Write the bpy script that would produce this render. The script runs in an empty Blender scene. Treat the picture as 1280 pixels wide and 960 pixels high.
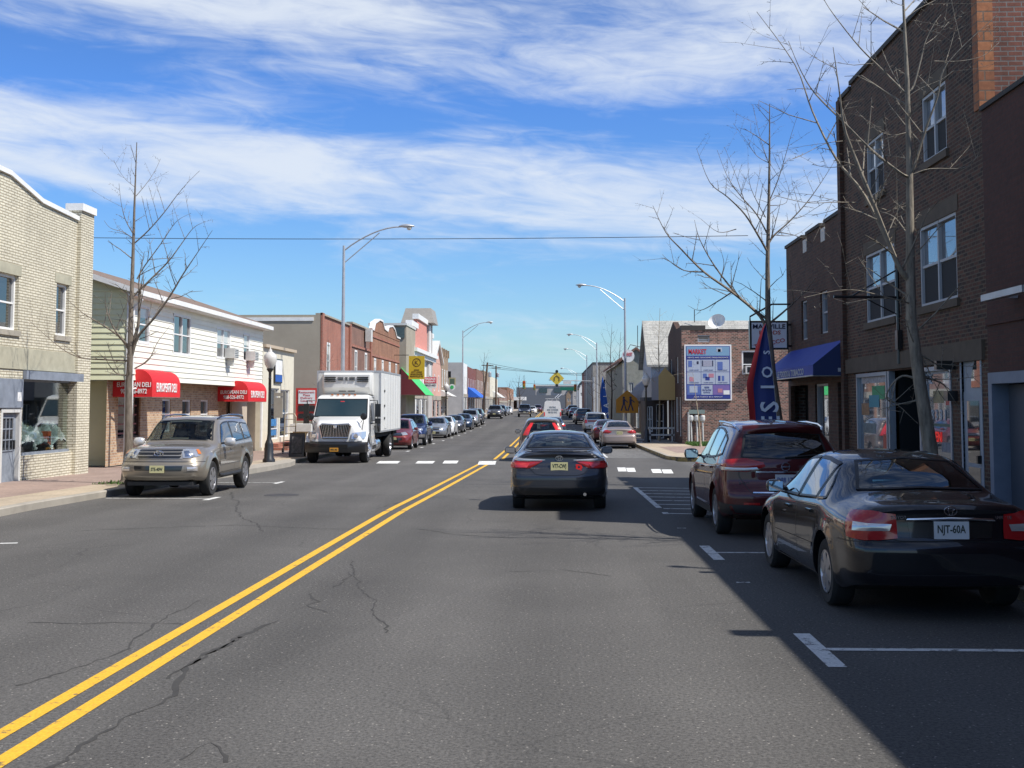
import bpy, bmesh, math, random
import numpy as np
from mathutils import Vector, Matrix
from mathutils.bvhtree import BVHTree
random.seed(7)
PI = math.pi
scene = bpy.context.scene
COL = scene.collection
# ---------------------------------------------------------------- camera
F = 1500.0; CAMH = 1.93; PITCH = math.radians(4.0); YAW = math.radians(1.905)
cd = bpy.data.cameras.new('camera'); cam = bpy.data.objects.new('camera', cd); COL.objects.link(cam)
cam.location = (0, 0, CAMH); cam.rotation_euler = (PI/2 + PITCH, 0, YAW)
cd.sensor_width = 36; cd.lens = F/1280*36; cd.clip_start = .05; cd.clip_end = 6000
CY = 506 - F*math.tan(PITCH)
cd.shift_y = (CY-480)/1280.0
scene.camera = cam
CM = Matrix.Rotation(YAW, 3, 'Z') @ Matrix.Rotation(PI/2+PITCH, 3, 'X')
def ray(px, py): return CM @ Vector(((px-640)/F, (CY-py)/F, -1.0))
def FX(px, py, X):
    d = ray(px, py); t = X/d.x; return Vector((X, d.y*t, CAMH+d.z*t))
def FY(px, py, Y):
    d = ray(px, py); t = Y/d.y; return Vector((d.x*t, Y, CAMH+d.z*t))
def G(px, py, dz=0.0):
    d = ray(px, py); p = Vector((0, 30, 0))
    for _ in range(8):
        t = (gz(p.y)+dz-CAMH)/d.z; p = Vector((d.x*t, d.y*t, gz(p.y)+dz))
    return p
GY = [-60, 22, 27, 36, 45, 65, 85, 115, 150, 175, 260, 4000]
GZ = [0, 0, -.06, -.15, -.24, -.36, -.38, -.3, 0, .2, .3, .3]
def gz(y): return float(np.interp(y, GY, GZ))
# ---------------------------------------------------------------- sun and sky
SUN_EL = math.radians(52.6); SUN_FWD = math.radians(22)
to_sun = Vector((math.cos(SUN_EL)*math.cos(SUN_FWD), -math.cos(SUN_EL)*math.sin(SUN_FWD), math.sin(SUN_EL)))
sd = bpy.data.lights.new('sun', 'SUN'); sd.energy = 5.0; sd.angle = math.radians(.53); sd.color = (1, .955, .89)
sun = bpy.data.objects.new('sun', sd); COL.objects.link(sun)
sun.rotation_euler = to_sun.to_track_quat('Z', 'Y').to_euler()
W = bpy.data.worlds.new('World'); scene.world = W; W.use_nodes = True
nt = W.node_tree; N = nt.nodes; LK = nt.links; N.clear()
def wn(t, **k):
    n = N.new(t)
    for a, b in k.items(): setattr(n, a, b)
    return n
sky = wn('ShaderNodeTexSky', sky_type='NISHITA', sun_disc=False)
sky.sun_elevation = SUN_EL; sky.sun_rotation = math.atan2(to_sun.x, to_sun.y)
sky.air_density = 1.0; sky.dust_density = .35; sky.ozone_density = 3.2; sky.altitude = 0
tc = wn('ShaderNodeTexCoord'); sx = wn('ShaderNodeSeparateXYZ'); LK.new(tc.outputs['Generated'], sx.inputs[0])
def wm(op, a, b=None, c=None):
    n = wn('ShaderNodeMath', operation=op)
    for i, v in enumerate((a, b, c)):
        if v is None: continue
        if isinstance(v, (int, float)): n.inputs[i].default_value = v
        else: LK.new(v, n.inputs[i])
    return n.outputs[0]
az = wm('ARCTAN2', sx.outputs[0], sx.outputs[1]); el = wm('ARCSINE', sx.outputs[2])
# slanting cirrus streaks: azimuth stretched, elevation squeezed
elr = wm('ADD', el, wm('MULTIPLY', az, .07))
cx = wn('ShaderNodeCombineXYZ'); LK.new(wm('MULTIPLY', az, 3.2), cx.inputs[0]); LK.new(wm('MULTIPLY', elr, 17), cx.inputs[1])
n1 = wn('ShaderNodeTexNoise'); n1.inputs['Scale'].default_value = 1.0; n1.inputs['Detail'].default_value = 9; n1.inputs['Roughness'].default_value = .58
n1.inputs['Distortion'].default_value = .9; LK.new(cx.outputs[0], n1.inputs['Vector'])
cx2 = wn('ShaderNodeCombineXYZ'); LK.new(wm('MULTIPLY', az, 14), cx2.inputs[0]); LK.new(wm('MULTIPLY', elr, 60), cx2.inputs[1])
n2 = wn('ShaderNodeTexNoise'); n2.inputs['Scale'].default_value = 1.0; n2.inputs['Detail'].default_value = 6; n2.inputs['Roughness'].default_value = .6
n2.inputs['Distortion'].default_value = 1.2; LK.new(cx2.outputs[0], n2.inputs['Vector'])
# how cloudy each height of the sky is
cr = wn('ShaderNodeValToRGB'); LK.new(wm('MULTIPLY', elr, 2.0), cr.inputs[0])
els = cr.color_ramp.elements
def stop(p, v):
    e = els.new(p); e.color = (v, v, v, 1)
els[0].position = 0; els[0].color = (.36, .36, .36, 1); els[-1].position = 1; els[-1].color = (.52, .52, .52, 1)
for p, v in ((.05, .40), (.10, .50), (.15, .40), (.22, .38), (.265, .50), (.30, .72), (.36, .76), (.40, .70), (.435, .52), (.465, .40), (.50, .44), (.53, .60), (.58, .72), (.66, .72), (.74, .60)): stop(p, v)
band = cr.outputs[0]
cov = wm('ADD', wm('ADD', wm('MULTIPLY', n1.outputs[0], .82), wm('MULTIPLY', n2.outputs[0], .34)), wm('MULTIPLY', band, .85))
mr = wn('ShaderNodeMapRange', interpolation_type='SMOOTHSTEP'); LK.new(cov, mr.inputs[0])
mr.inputs[1].default_value = .92; mr.inputs[2].default_value = 1.36; mr.inputs[4].default_value = .90
mixc = wn('ShaderNodeMix', data_type='RGBA'); LK.new(mr.outputs[0], mixc.inputs[0])
hs = wn('ShaderNodeHueSaturation'); hs.inputs['Saturation'].default_value = 1.12; hs.inputs['Value'].default_value = 1.45; LK.new(sky.outputs[0], hs.inputs['Color'])
tr = wn('ShaderNodeValToRGB'); LK.new(wm('MULTIPLY', el, 1.0), tr.inputs[0]); te = tr.color_ramp.elements
te[0].color = (.30, .585, 1.08, 1); te[0].position = 0; te[1].position = 1; te[1].color = (.40, .41, .45, 1)
for p_, c_ in ((.045, (.47, .60, .71, 1)), (.12, (.46, .60, .76, 1)), (.25, (.40, .57, .85, 1)), (.42, (.42, .50, .66, 1))): e_ = te.new(p_); e_.color = c_
mt = wn('ShaderNodeMix', data_type='RGBA', blend_type='MULTIPLY'); mt.inputs[0].default_value = 1.0; LK.new(hs.outputs[0], mt.inputs[6]); LK.new(tr.outputs[0], mt.inputs[7])
LK.new(mt.outputs[2], mixc.inputs[6]); mixc.inputs[7].default_value = (5.7, 6.2, 6.9, 1)
bg = wn('ShaderNodeBackground'); bg.inputs[1].default_value = .115; LK.new(mixc.outputs[2], bg.inputs[0])
wo = wn('ShaderNodeOutputWorld'); LK.new(bg.outputs[0], wo.inputs[0])
scene.view_settings.view_transform = 'Standard'; scene.view_settings.look = 'None'
scene.view_settings.exposure = 0.25; scene.view_settings.gamma = 1
try: scene.view_settings.use_curve_mapping = False
except Exception: pass
scene.render.engine = 'CYCLES'
scene.cycles.max_bounces = 7; scene.cycles.transparent_max_bounces = 12; scene.cycles.glossy_bounces = 3
scene.cycles.diffuse_bounces = 3; scene.cycles.caustics_reflective = False; scene.cycles.caustics_refractive = False
try: scene.cycles.use_denoising = True
except Exception: pass
# ---------------------------------------------------------------- materials
MATS = {}
def newmat(name):
    m = bpy.data.materials.new(name); m.use_nodes = True
    t = m.node_tree; b = t.nodes['Principled BSDF']; return m, t, b
def node(t, ty, ins=None, **k):
    n = t.nodes.new(ty)
    for a, b in k.items(): setattr(n, a, b)
    for a, b in (ins or {}).items():
        if isinstance(b, bpy.types.NodeSocket): t.links.new(b, n.inputs[a])
        else: n.inputs[a].default_value = b
    return n
def mat(name, c, rough=.6, metal=0.0, coat=0.0, var=.0, vs=3.0, bump=0.0, bs=40.0, spec=.5, emit=0.0, stretch=(1, 1, 1), coatrough=.04):
    if name in MATS: return MATS[name]
    m, t, b = newmat(name)
    b.inputs['Base Color'].default_value = (*c, 1); b.inputs['Roughness'].default_value = rough; b.inputs['Metallic'].default_value = metal
    b.inputs['Coat Weight'].default_value = coat; b.inputs['Coat Roughness'].default_value = coatrough; b.inputs['Specular IOR Level'].default_value = spec
    if emit: b.inputs['Emission Color'].default_value = (*c, 1); b.inputs['Emission Strength'].default_value = emit
    if var or bump:
        co = node(t, 'ShaderNodeTexCoord').outputs['Object']
        mp = node(t, 'ShaderNodeMapping', {'Vector': co, 'Scale': stretch}).outputs[0]
    if var:
        n = node(t, 'ShaderNodeTexNoise', {'Vector': mp, 'Scale': vs, 'Detail': 6.0, 'Roughness': .65})
        r = node(t, 'ShaderNodeMapRange', {0: n.outputs[0], 1: .3, 2: .7, 3: 1-var, 4: 1+var*.6})
        x = node(t, 'ShaderNodeVectorMath', {0: (*c,), 1: r.outputs[0]}, operation='MULTIPLY')
        t.links.new(x.outputs[0], b.inputs['Base Color'])
    if bump:
        n = node(t, 'ShaderNodeTexNoise', {'Vector': mp, 'Scale': bs, 'Detail': 4.0})
        bp = node(t, 'ShaderNodeBump', {'Height': n.outputs[0], 'Strength': bump, 'Distance': .02}); t.links.new(bp.outputs[0], b.inputs['Normal'])
    MATS[name] = m; return m
def brick(name, c1, c2, mo, bw=.21, rh=.072, ms=.010, bias=0.0, var=.25, bump=.5, vs=.7, squash=1.0, sf=2, msm=.1):
    if name in MATS: return MATS[name]
    m, t, b = newmat(name); b.inputs['Roughness'].default_value = .85
    uv = node(t, 'ShaderNodeUVMap').outputs[0]
    br = node(t, 'ShaderNodeTexBrick', {'Vector': uv, 'Color1': (*c1, 1), 'Color2': (*c2, 1), 'Mortar': (*mo, 1), 'Scale': 1.0, 'Mortar Size': ms, 'Mortar Smooth': msm, 'Bias': bias, 'Brick Width': bw, 'Row Height': rh})
    n = node(t, 'ShaderNodeTexNoise', {'Vector': uv, 'Scale': vs, 'Detail': 7.0, 'Roughness': .65})
    r = node(t, 'ShaderNodeMapRange', {0: n.outputs[0], 1: .3, 2: .7, 3: 1-var, 4: 1+var*.5})
    n2_ = node(t, 'ShaderNodeTexNoise', {'Vector': uv, 'Scale': 14.0, 'Detail': 2.0})
    r2 = node(t, 'ShaderNodeMapRange', {0: n2_.outputs[0], 1: .3, 2: .7, 3: .84, 4: 1.14})
    mm = node(t, 'ShaderNodeMath', {0: r.outputs[0], 1: r2.outputs[0]}, operation='MULTIPLY')
    sv = node(t, 'ShaderNodeMapping', {'Vector': uv, 'Scale': (1.7, .16, 1)}).outputs[0]; st_ = node(t, 'ShaderNodeTexNoise', {'Vector': sv, 'Scale': 1.0, 'Detail': 5.0, 'Roughness': .6}).outputs[0]
    sr = node(t, 'ShaderNodeMapRange', {0: st_, 1: .30, 2: .55, 3: 1-var*1.1, 4: 1.0}).outputs[0]; mm = node(t, 'ShaderNodeMath', {0: mm.outputs[0], 1: sr}, operation='MULTIPLY')
    x = node(t, 'ShaderNodeVectorMath', {0: br.outputs['Color'], 1: mm.outputs[0]}, operation='MULTIPLY')
    t.links.new(x.outputs[0], b.inputs['Base Color'])
    inv = node(t, 'ShaderNodeMath', {0: 1.0, 1: br.outputs['Fac']}, operation='SUBTRACT')
    bp = node(t, 'ShaderNodeBump', {'Height': inv.outputs[0], 'Strength': bump, 'Distance': .012}); t.links.new(bp.outputs[0], b.inputs['Normal'])
    MATS[name] = m; return m
def thin_glass(name, tint, refl=1.0, dark=0.0):
    m, t, b = newmat(name); t.nodes.remove(b)
    tr = node(t, 'ShaderNodeBsdfTransparent', {0: (*tint, 1)}); gl = node(t, 'ShaderNodeBsdfGlossy', {'Color': (1, 1, 1, 1), 'Roughness': .01})
    gb = node(t, 'ShaderNodeNewGeometry').outputs['Backfacing']; io = node(t, 'ShaderNodeMapRange', {0: gb, 3: 1.5, 4: .6667}); fr = node(t, 'ShaderNodeFresnel', {'IOR': io.outputs[0]}); f2 = node(t, 'ShaderNodeMath', {0: fr.outputs[0], 1: 1.7*refl}, operation='MULTIPLY', use_clamp=True)
    mx = node(t, 'ShaderNodeMixShader', {0: f2.outputs[0], 1: tr.outputs[0], 2: gl.outputs[0]})
    t.links.new(mx.outputs[0], t.nodes['Material Output'].inputs[0]); MATS[name] = m; return m
def paint(name, c, metal=.0, rough=.35, dirt=.06):
    if name in MATS: return MATS[name]
    m = mat(name, c, rough=rough, metal=metal, coat=1.0, var=dirt, vs=2.0, coatrough=.03, spec=.25)
    return m
# asphalt: aggregate speckle, worn wheel tracks, patches, fine cracks
def asphalt(name, base=.060, crack=True):
    m, t, b = newmat(name); b.inputs['Roughness'].default_value = .82; b.inputs['Specular IOR Level'].default_value = .35
    co = node(t, 'ShaderNodeTexCoord').outputs['Object']
    big = node(t, 'ShaderNodeTexNoise', {'Vector': co, 'Scale': .35, 'Detail': 5.0, 'Roughness': .6}).outputs[0]
    mp = node(t, 'ShaderNodeMapping', {'Vector': co, 'Scale': (1.3, .06, 1)}).outputs[0]
    trk = node(t, 'ShaderNodeTexNoise', {'Vector': mp, 'Scale': 1.0, 'Detail': 3.0}).outputs[0]
    fine = node(t, 'ShaderNodeTexNoise', {'Vector': co, 'Scale': 38.0, 'Detail': 4.0, 'Roughness': .85}).outputs[0]
    a = node(t, 'ShaderNodeMapRange', {0: big, 1: .3, 2: .7, 3: .86, 4: 1.12}).outputs[0]
    a2 = node(t, 'ShaderNodeMapRange', {0: trk, 1: .3, 2: .7, 3: .90, 4: 1.10}).outputs[0]
    a3 = node(t, 'ShaderNodeMapRange', {0: fine, 1: .3, 2: .7, 3: .30, 4: 1.80}).outputs[0]
    mul = node(t, 'ShaderNodeMath', {0: a, 1: a2}, operation='MULTIPLY').outputs[0]
    mul = node(t, 'ShaderNodeMath', {0: mul, 1: a3}, operation='MULTIPLY').outputs[0]
    sxx = node(t, 'ShaderNodeSeparateXYZ', {0: co}).outputs[0]      # oil-darkened strip down the middle of each lane, worn pale wheel tracks
    sn = node(t, 'ShaderNodeMath', {0: sxx, 1: 2*PI/2.1, 2: .3}, operation='MULTIPLY_ADD'); cs = node(t, 'ShaderNodeMath', {0: sn.outputs[0]}, operation='COSINE').outputs[0]
    lb = node(t, 'ShaderNodeTexNoise', {'Vector': mp, 'Scale': .7, 'Detail': 4.0}).outputs[0]; ls = node(t, 'ShaderNodeMath', {0: cs, 1: lb}, operation='MULTIPLY').outputs[0]
    lw = node(t, 'ShaderNodeMapRange', {0: ls, 1: -.6, 2: .6, 3: 1.07, 4: .90}).outputs[0]; mul = node(t, 'ShaderNodeMath', {0: mul, 1: lw}, operation='MULTIPLY').outputs[0]
    ptc = node(t, 'ShaderNodeTexVoronoi', {'Vector': node(t, 'ShaderNodeMapping', {'Vector': co, 'Scale': (.16, .05, 1)}).outputs[0], 'Scale': 1.0}, distance='CHEBYCHEV').outputs['Color']
    pv = node(t, 'ShaderNodeSeparateXYZ', {0: ptc}).outputs[0]; pm = node(t, 'ShaderNodeMapRange', {0: pv, 3: .93, 4: 1.06}).outputs[0]; mul = node(t, 'ShaderNodeMath', {0: mul, 1: pm}, operation='MULTIPLY').outputs[0]
    vo = node(t, 'ShaderNodeTexVoronoi', {'Vector': co, 'Scale': 30.0, 'Randomness': 1.0})
    d = node(t, 'ShaderNodeMapRange', {0: vo.outputs['Distance'], 1: .14, 2: .24, 3: 1.0, 4: 0.0}).outputs[0]
    wn_ = node(t, 'ShaderNodeTexWhiteNoise', {'Vector': vo.outputs['Position']}).outputs[0]
    sel = node(t, 'ShaderNodeMath', {0: wn_, 1: .84}, operation='GREATER_THAN').outputs[0]
    spk = node(t, 'ShaderNodeMath', {0: d, 1: sel}, operation='MULTIPLY').outputs[0]
    col = node(t, 'ShaderNodeVectorMath', {0: (base*1.05, base, base*.93), 1: mul}, operation='MULTIPLY').outputs[0]
    mx = node(t, 'ShaderNodeMix', {0: spk, 6: col, 7: (.30, .28, .25, 1)}, data_type='RGBA')
    out = mx.outputs[2]
    if crack:
        vc = node(t, 'ShaderNodeTexNoise', {'Vector': co, 'Scale': 1.2, 'Detail': 3.0}).outputs['Color']
        wv = node(t, 'ShaderNodeMix', {0: .22, 6: co, 7: vc}, data_type='RGBA').outputs[2]
        v2 = node(t, 'ShaderNodeTexVoronoi', {'Vector': wv, 'Scale': .55}, feature='DISTANCE_TO_EDGE').outputs['Distance']
        c1 = node(t, 'ShaderNodeMapRange', {0: v2, 1: .003, 2: .009, 3: 1.0, 4: 0.0}).outputs[0]
        msk = node(t, 'ShaderNodeTexNoise', {'Vector': co, 'Scale': .23, 'Detail': 2.0}).outputs[0]
        mk = node(t, 'ShaderNodeMapRange', {0: msk, 1: .52, 2: .62, 3: 0.0, 4: .35}).outputs[0]
        cf = node(t, 'ShaderNodeMath', {0: c1, 1: mk}, operation='MULTIPLY').outputs[0]
        out = node(t, 'ShaderNodeMix', {0: cf, 6: out, 7: (.018, .018, .018, 1)}, data_type='RGBA').outputs[2]
    t.links.new(out, b.inputs['Base Color'])
    bp = node(t, 'ShaderNodeBump', {'Height': fine, 'Strength': .55, 'Distance': .01}); t.links.new(bp.outputs[0], b.inputs['Normal'])
    MATS[name] = m; return m
def worn_paint(name, c, wear=.5, scale=9.0):
    """road paint with the asphalt showing through where it has chipped"""
    m, t, b = newmat(name); b.inputs['Roughness'].default_value = .7
    co = node(t, 'ShaderNodeTexCoord').outputs['Object']
    n = node(t, 'ShaderNodeTexNoise', {'Vector': co, 'Scale': scale, 'Detail': 8.0, 'Roughness': .75}).outputs[0]
    f = node(t, 'ShaderNodeMapRange', {0: n, 1: wear-.03, 2: wear+.05, 3: 1.0, 4: 0.0}).outputs[0]
    n2 = node(t, 'ShaderNodeTexNoise', {'Vector': co, 'Scale': 45.0, 'Detail': 3.0}).outputs[0]
    r = node(t, 'ShaderNodeMapRange', {0: n2, 1: .3, 2: .7, 3: .80, 4: 1.1}).outputs[0]
    cc = node(t, 'ShaderNodeVectorMath', {0: (*c,), 1: r}, operation='MULTIPLY').outputs[0]
    mx = node(t, 'ShaderNodeMix', {0: f, 6: cc, 7: (.07, .07, .068, 1)}, data_type='RGBA')
    t.links.new(mx.outputs[2], b.inputs['Base Color']); MATS[name] = m; return m
# ---------------------------------------------------------------- mesh helpers
class MB:
    def __init__(s): s.v = []; s.f = []; s.m = []
    def vert(s, p): s.v.append(Vector(p)); return len(s.v)-1
    def face(s, pts, mi=0):
        i = [s.vert(p) for p in pts]; s.f.append(i); s.m.append(mi)
    def facei(s, idx, mi=0): s.f.append(list(idx)); s.m.append(mi)
    def box(s, x0, y0, z0, x1, y1, z1, mi=0, skip=''):
        if x0 > x1: x0, x1 = x1, x0
        if y0 > y1: y0, y1 = y1, y0
        if z0 > z1: z0, z1 = z1, z0
        b = len(s.v)
        for z in (z0, z1):
            for x, y in ((x0, y0), (x1, y0), (x1, y1), (x0, y1)): s.v.append(Vector((x, y, z)))
        for k, q in (('d', (3, 2, 1, 0)), ('u', (4, 5, 6, 7)), ('f', (0, 1, 5, 4)), ('r', (1, 2, 6, 5)), ('b', (2, 3, 7, 6)), ('l', (3, 0, 4, 7))):
            if k in skip: continue
            s.f.append([b+i for i in q]); s.m.append(mi)
        return s
    def obox(s, c, sz, M=None, mi=0):
        """box centred at c with half-sizes sz, rotated by the 3x3 M"""
        M = M or Matrix.Identity(3); c = Vector(c); b = len(s.v)
        for z in (-1, 1):
            for x, y in ((-1, -1), (1, -1), (1, 1), (-1, 1)): s.v.append(c+M @ Vector((x*sz[0], y*sz[1], z*sz[2])))
        for q in ((3, 2, 1, 0), (4, 5, 6, 7), (0, 1, 5, 4), (1, 2, 6, 5), (2, 3, 7, 6), (3, 0, 4, 7)): s.f.append([b+i for i in q]); s.m.append(mi)
        return s
    def prism(s, pts, d, mi=0, mi2=None):
        """flat polygon pts (counter-clockwise seen from the front) pushed back by vector d"""
        n = len(pts); b = len(s.v); d = Vector(d)
        for p in pts: s.v.append(Vector(p))
        for p in pts: s.v.append(Vector(p)+d)
        s.f.append([b+i for i in range(n)]); s.m.append(mi)
        s.f.append([b+n+i for i in reversed(range(n))]); s.m.append(mi if mi2 is None else mi2)
        for i in range(n):
            j = (i+1) % n; s.f.append([b+i, b+n+i, b+n+j, b+j]); s.m.append(mi if mi2 is None else mi2)
        return s
    def tube(s, pts, rad, n=6, mi=0, cap=True):
        pts = [Vector(p) for p in pts]
        if not hasattr(rad, '__len__'): rad = [rad]*len(pts)
        rings = []; prev = None
        for i, p in enumerate(pts):
            t = (pts[min(i+1, len(pts)-1)]-pts[max(i-1, 0)])
            if t.length < 1e-9: t = Vector((0, 0, 1))
            t.normalize()
            if prev is None:
                a = Vector((0, 0, 1)) if abs(t.z) < .9 else Vector((1, 0, 0)); u = t.cross(a).normalized()
            else: u = (prev - t*prev.dot(t)).normalized()
            prev = u; w = t.cross(u); b = len(s.v)
            for k in range(n):
                a = 2*PI*k/n; s.v.append(p+(u*math.cos(a)+w*math.sin(a))*rad[i])
            rings.append(b)
        for a, b in zip(rings, rings[1:]):
            for k in range(n): s.f.append([a+k, a+(k+1) % n, b+(k+1) % n, b+k]); s.m.append(mi)
        if cap:
            s.f.append([rings[0]+k for k in reversed(range(n))]); s.m.append(mi)
            s.f.append([rings[-1]+k for k in range(n)]); s.m.append(mi)
        return s
    def lathe(s, prof, c=(0, 0, 0), axis='Z', n=16, mi=0):
        """prof: list of (r, h) turned round an axis through c"""
        c = Vector(c); rings = []
        for r, h in prof:
            b = len(s.v)
            for k in range(n):
                a = 2*PI*k/n; x, y = r*math.cos(a), r*math.sin(a)
                s.v.append(c+(Vector((x, y, h)) if axis == 'Z' else Vector((h, x, y)) if axis == 'X' else Vector((y, h, x))))
            rings.append(b)
        for a, b in zip(rings, rings[1:]):
            for k in range(n): s.f.append([a+k, a+(k+1) % n, b+(k+1) % n, b+k]); s.m.append(mi)
        s.f.append([rings[0]+k for k in reversed(range(n))]); s.m.append(mi)
        s.f.append([rings[-1]+k for k in range(n)]); s.m.append(mi)
        return s
    def grid(s, rows, mi=0):
        """rows: list of equal-length point lists; None entries leave a gap"""
        b = len(s.v); n = len(rows[0]); ids = []
        for r in rows:
            ids.append([None if p is None else s.vert(p) for p in r])
        for a, c in zip(ids, ids[1:]):
            for i in range(n-1):
                q = (a[i], a[i+1], c[i+1], c[i])
                if None in q: continue
                s.f.append(list(q)); s.m.append(mi)
        return s
    def build(s, name, mats, parent=None, smooth=False, local=False, origin=None, angle=35):
        me = bpy.data.meshes.new(name)
        off = Vector((0, 0, 0))
        if not local:
            p = parent; 
            while p is not None: off += Vector(p.location); p = p.parent
            if parent is None:
                off = Vector(origin) if origin is not None else Vector((0, 0, 0))
        me.from_pydata([tuple(v-off) for v in s.v], [], s.f)
        if not isinstance(mats, (list, tuple)): mats = [mats]
        for m in mats: me.materials.append(m)
        me.polygons.foreach_set('material_index', s.m)
        me.update()
        uv = me.uv_layers.new(name='UVMap'); co = s.v
        data = np.zeros(len(me.loops)*2, dtype=np.float32)
        for p in me.polygons:
            nn = p.normal; ax = max(range(3), key=lambda k: abs(nn[k])) if True else 0
            for li in p.loop_indices:
                v = co[me.loops[li].vertex_index]
                if ax == 0: a, b = v.y, v.z
                elif ax == 1: a, b = v.x, v.z
                else: a, b = v.x, v.y
                data[2*li] = a; data[2*li+1] = b
        uv.data.foreach_set('uv', data)
        if smooth:
            bm = bmesh.new(); bm.from_mesh(me); bmesh.ops.remove_doubles(bm, verts=bm.verts, dist=1e-5); bm.to_mesh(me); bm.free()
            me.polygons.foreach_set('use_smooth', [True]*len(me.polygons))
            me.set_sharp_from_angle(angle=math.radians(angle))
        o = bpy.data.objects.new(name, me); COL.objects.link(o)
        if parent is not None: o.parent = parent
        else: o.location = off
        return o
def thing(name, label, cat, loc=(0, 0, 0), rotz=0.0, group=None, scale=1.0):
    o = bpy.data.objects.new(name, None); COL.objects.link(o); o.location = loc; o.rotation_euler = (0, 0, rotz); o.scale = (scale,)*3
    o.empty_display_size = .2; o['label'] = label; o['category'] = cat
    if group: o['group'] = group
    return o
def tag(o, label, cat, group=None):
    o['label'] = label; o['category'] = cat
    if group: o['group'] = group
    return o
def struct(mb, name, m, smooth=False, kind='structure'):
    o = mb.build(name, m, None, smooth=smooth); o['kind'] = kind; return o
def text(name, s, m, parent, loc, U, V=(0, 0, 1), h=.3, w=None, depth=.004, align='CENTER', bold=True, local=False, spacing=1.0):
    """raised lettering: centre at loc, reading along U, up along V, cap height h, squeezed to width w"""
    c = bpy.data.curves.new(name, 'FONT'); c.body = s; c.align_x = align; c.align_y = 'CENTER'; c.extrude = depth; c.size = 1.0; c.space_character = spacing; c.resolution_u = 2
    if bold: c.offset = .018
    o = bpy.data.objects.new('tmp', c); COL.objects.link(o)
    dg = bpy.context.evaluated_depsgraph_get(); me = bpy.data.meshes.new_from_object(o.evaluated_get(dg)); bpy.data.objects.remove(o)
    xs = [v.co.x for v in me.vertices] or [0, 1]; ys = [v.co.y for v in me.vertices] or [0, 1]
    ww = max(xs)-min(xs); hh = max(ys)-min(ys); nl = s.count('\n')+1
    cy = (max(ys)+min(ys))/2; cxx = (max(xs)+min(xs))/2
    k = h/.69 if nl == 1 else h/hh; kx = k if w is None else w/ww
    U = Vector(U).normalized(); V = Vector(V).normalized(); Nn = U.cross(V)
    off = Vector((0, 0, 0)); p = parent
    if not local:
        while p is not None: off += Vector(p.location); p = p.parent
    L = Vector(loc)-off
    for v in me.vertices: v.co = L+U*((v.co.x-cxx)*kx)+V*((v.co.y-cy)*k)+Nn*v.co.z
    me.materials.clear(); me.materials.append(m); me.name = name
    o = bpy.data.objects.new(name, me); COL.objects.link(o); o.parent = parent; return o
def children(o): return [c for c in bpy.data.objects if c.parent == o]
def copy_tree(o, kids, parent=None):
    c = o.copy(); COL.objects.link(c)
    if parent is not None: c.parent = parent
    for ch in kids.get(o.name, []): copy_tree(ch, kids, c)
    return c
def kidmap():
    k = {}
    for o in bpy.data.objects:
        if o.parent: k.setdefault(o.parent.name, []).append(o)
    return k
ZV = Vector((0, 0, 1))
def wall_grid(mb, O, U, w, h, ops, rec=.12, mi=0, lap=None, thick=None):
    """wall seen from outside: O bottom-left, U to the right; openings (u0,v0,u1,v1) get reveals rec deep"""
    O = Vector(O); U = Vector(U).normalized(); Nn = U.cross(ZV)
    us = sorted({0.0, w, *[min(max(a, 0), w) for o in ops for a in (o[0], o[2])]}); vs = {0.0, h, *[min(max(a, 0), h) for o in ops for a in (o[1], o[3])]}
    laps = []
    if lap:
        k = 0
        while k*lap < h: vs.add(k*lap); k += 1
    vs = sorted(vs)
    def P(u, v, d=0.0): return O+U*u+ZV*v-Nn*d
    for v0, v1 in zip(vs, vs[1:]):
        if v1-v0 < 1e-4: continue
        for u0, u1 in zip(us, us[1:]):
            if u1-u0 < 1e-4: continue
            cu, cv = (u0+u1)/2, (v0+v1)/2
            if any(o[0] < cu < o[2] and o[1] < cv < o[3] for o in ops): continue
            if lap:
                b0 = math.floor(cv/lap)*lap; d0 = -.024*(1-(v0-b0)/lap); d1 = -.024*(1-(v1-b0)/lap)
                mb.face([P(u0, v0, d0), P(u1, v0, d0), P(u1, v1, d1), P(u0, v1, d1)], mi)
                if abs(v0-b0) < 1e-4: mb.face([P(u0, v0, 0), P(u1, v0, 0), P(u1, v0, d0), P(u0, v0, d0)], mi)
            else: mb.face([P(u0, v0), P(u1, v0), P(u1, v1), P(u0, v1)], mi)
    for o in ops:
        a, b, c, d = o[:4]
        e = -.024 if lap else 0.0
        mb.face([P(a, b, e), P(a, b, rec), P(a, d, rec), P(a, d, e)], mi); mb.face([P(c, b, rec), P(c, b, e), P(c, d, e), P(c, d, rec)], mi)
        mb.face([P(a, b, e), P(c, b, e), P(c, b, rec), P(a, b, rec)], mi); mb.face([P(a, d, rec), P(c, d, rec), P(c, d, e), P(a, d, e)], mi)

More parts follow.
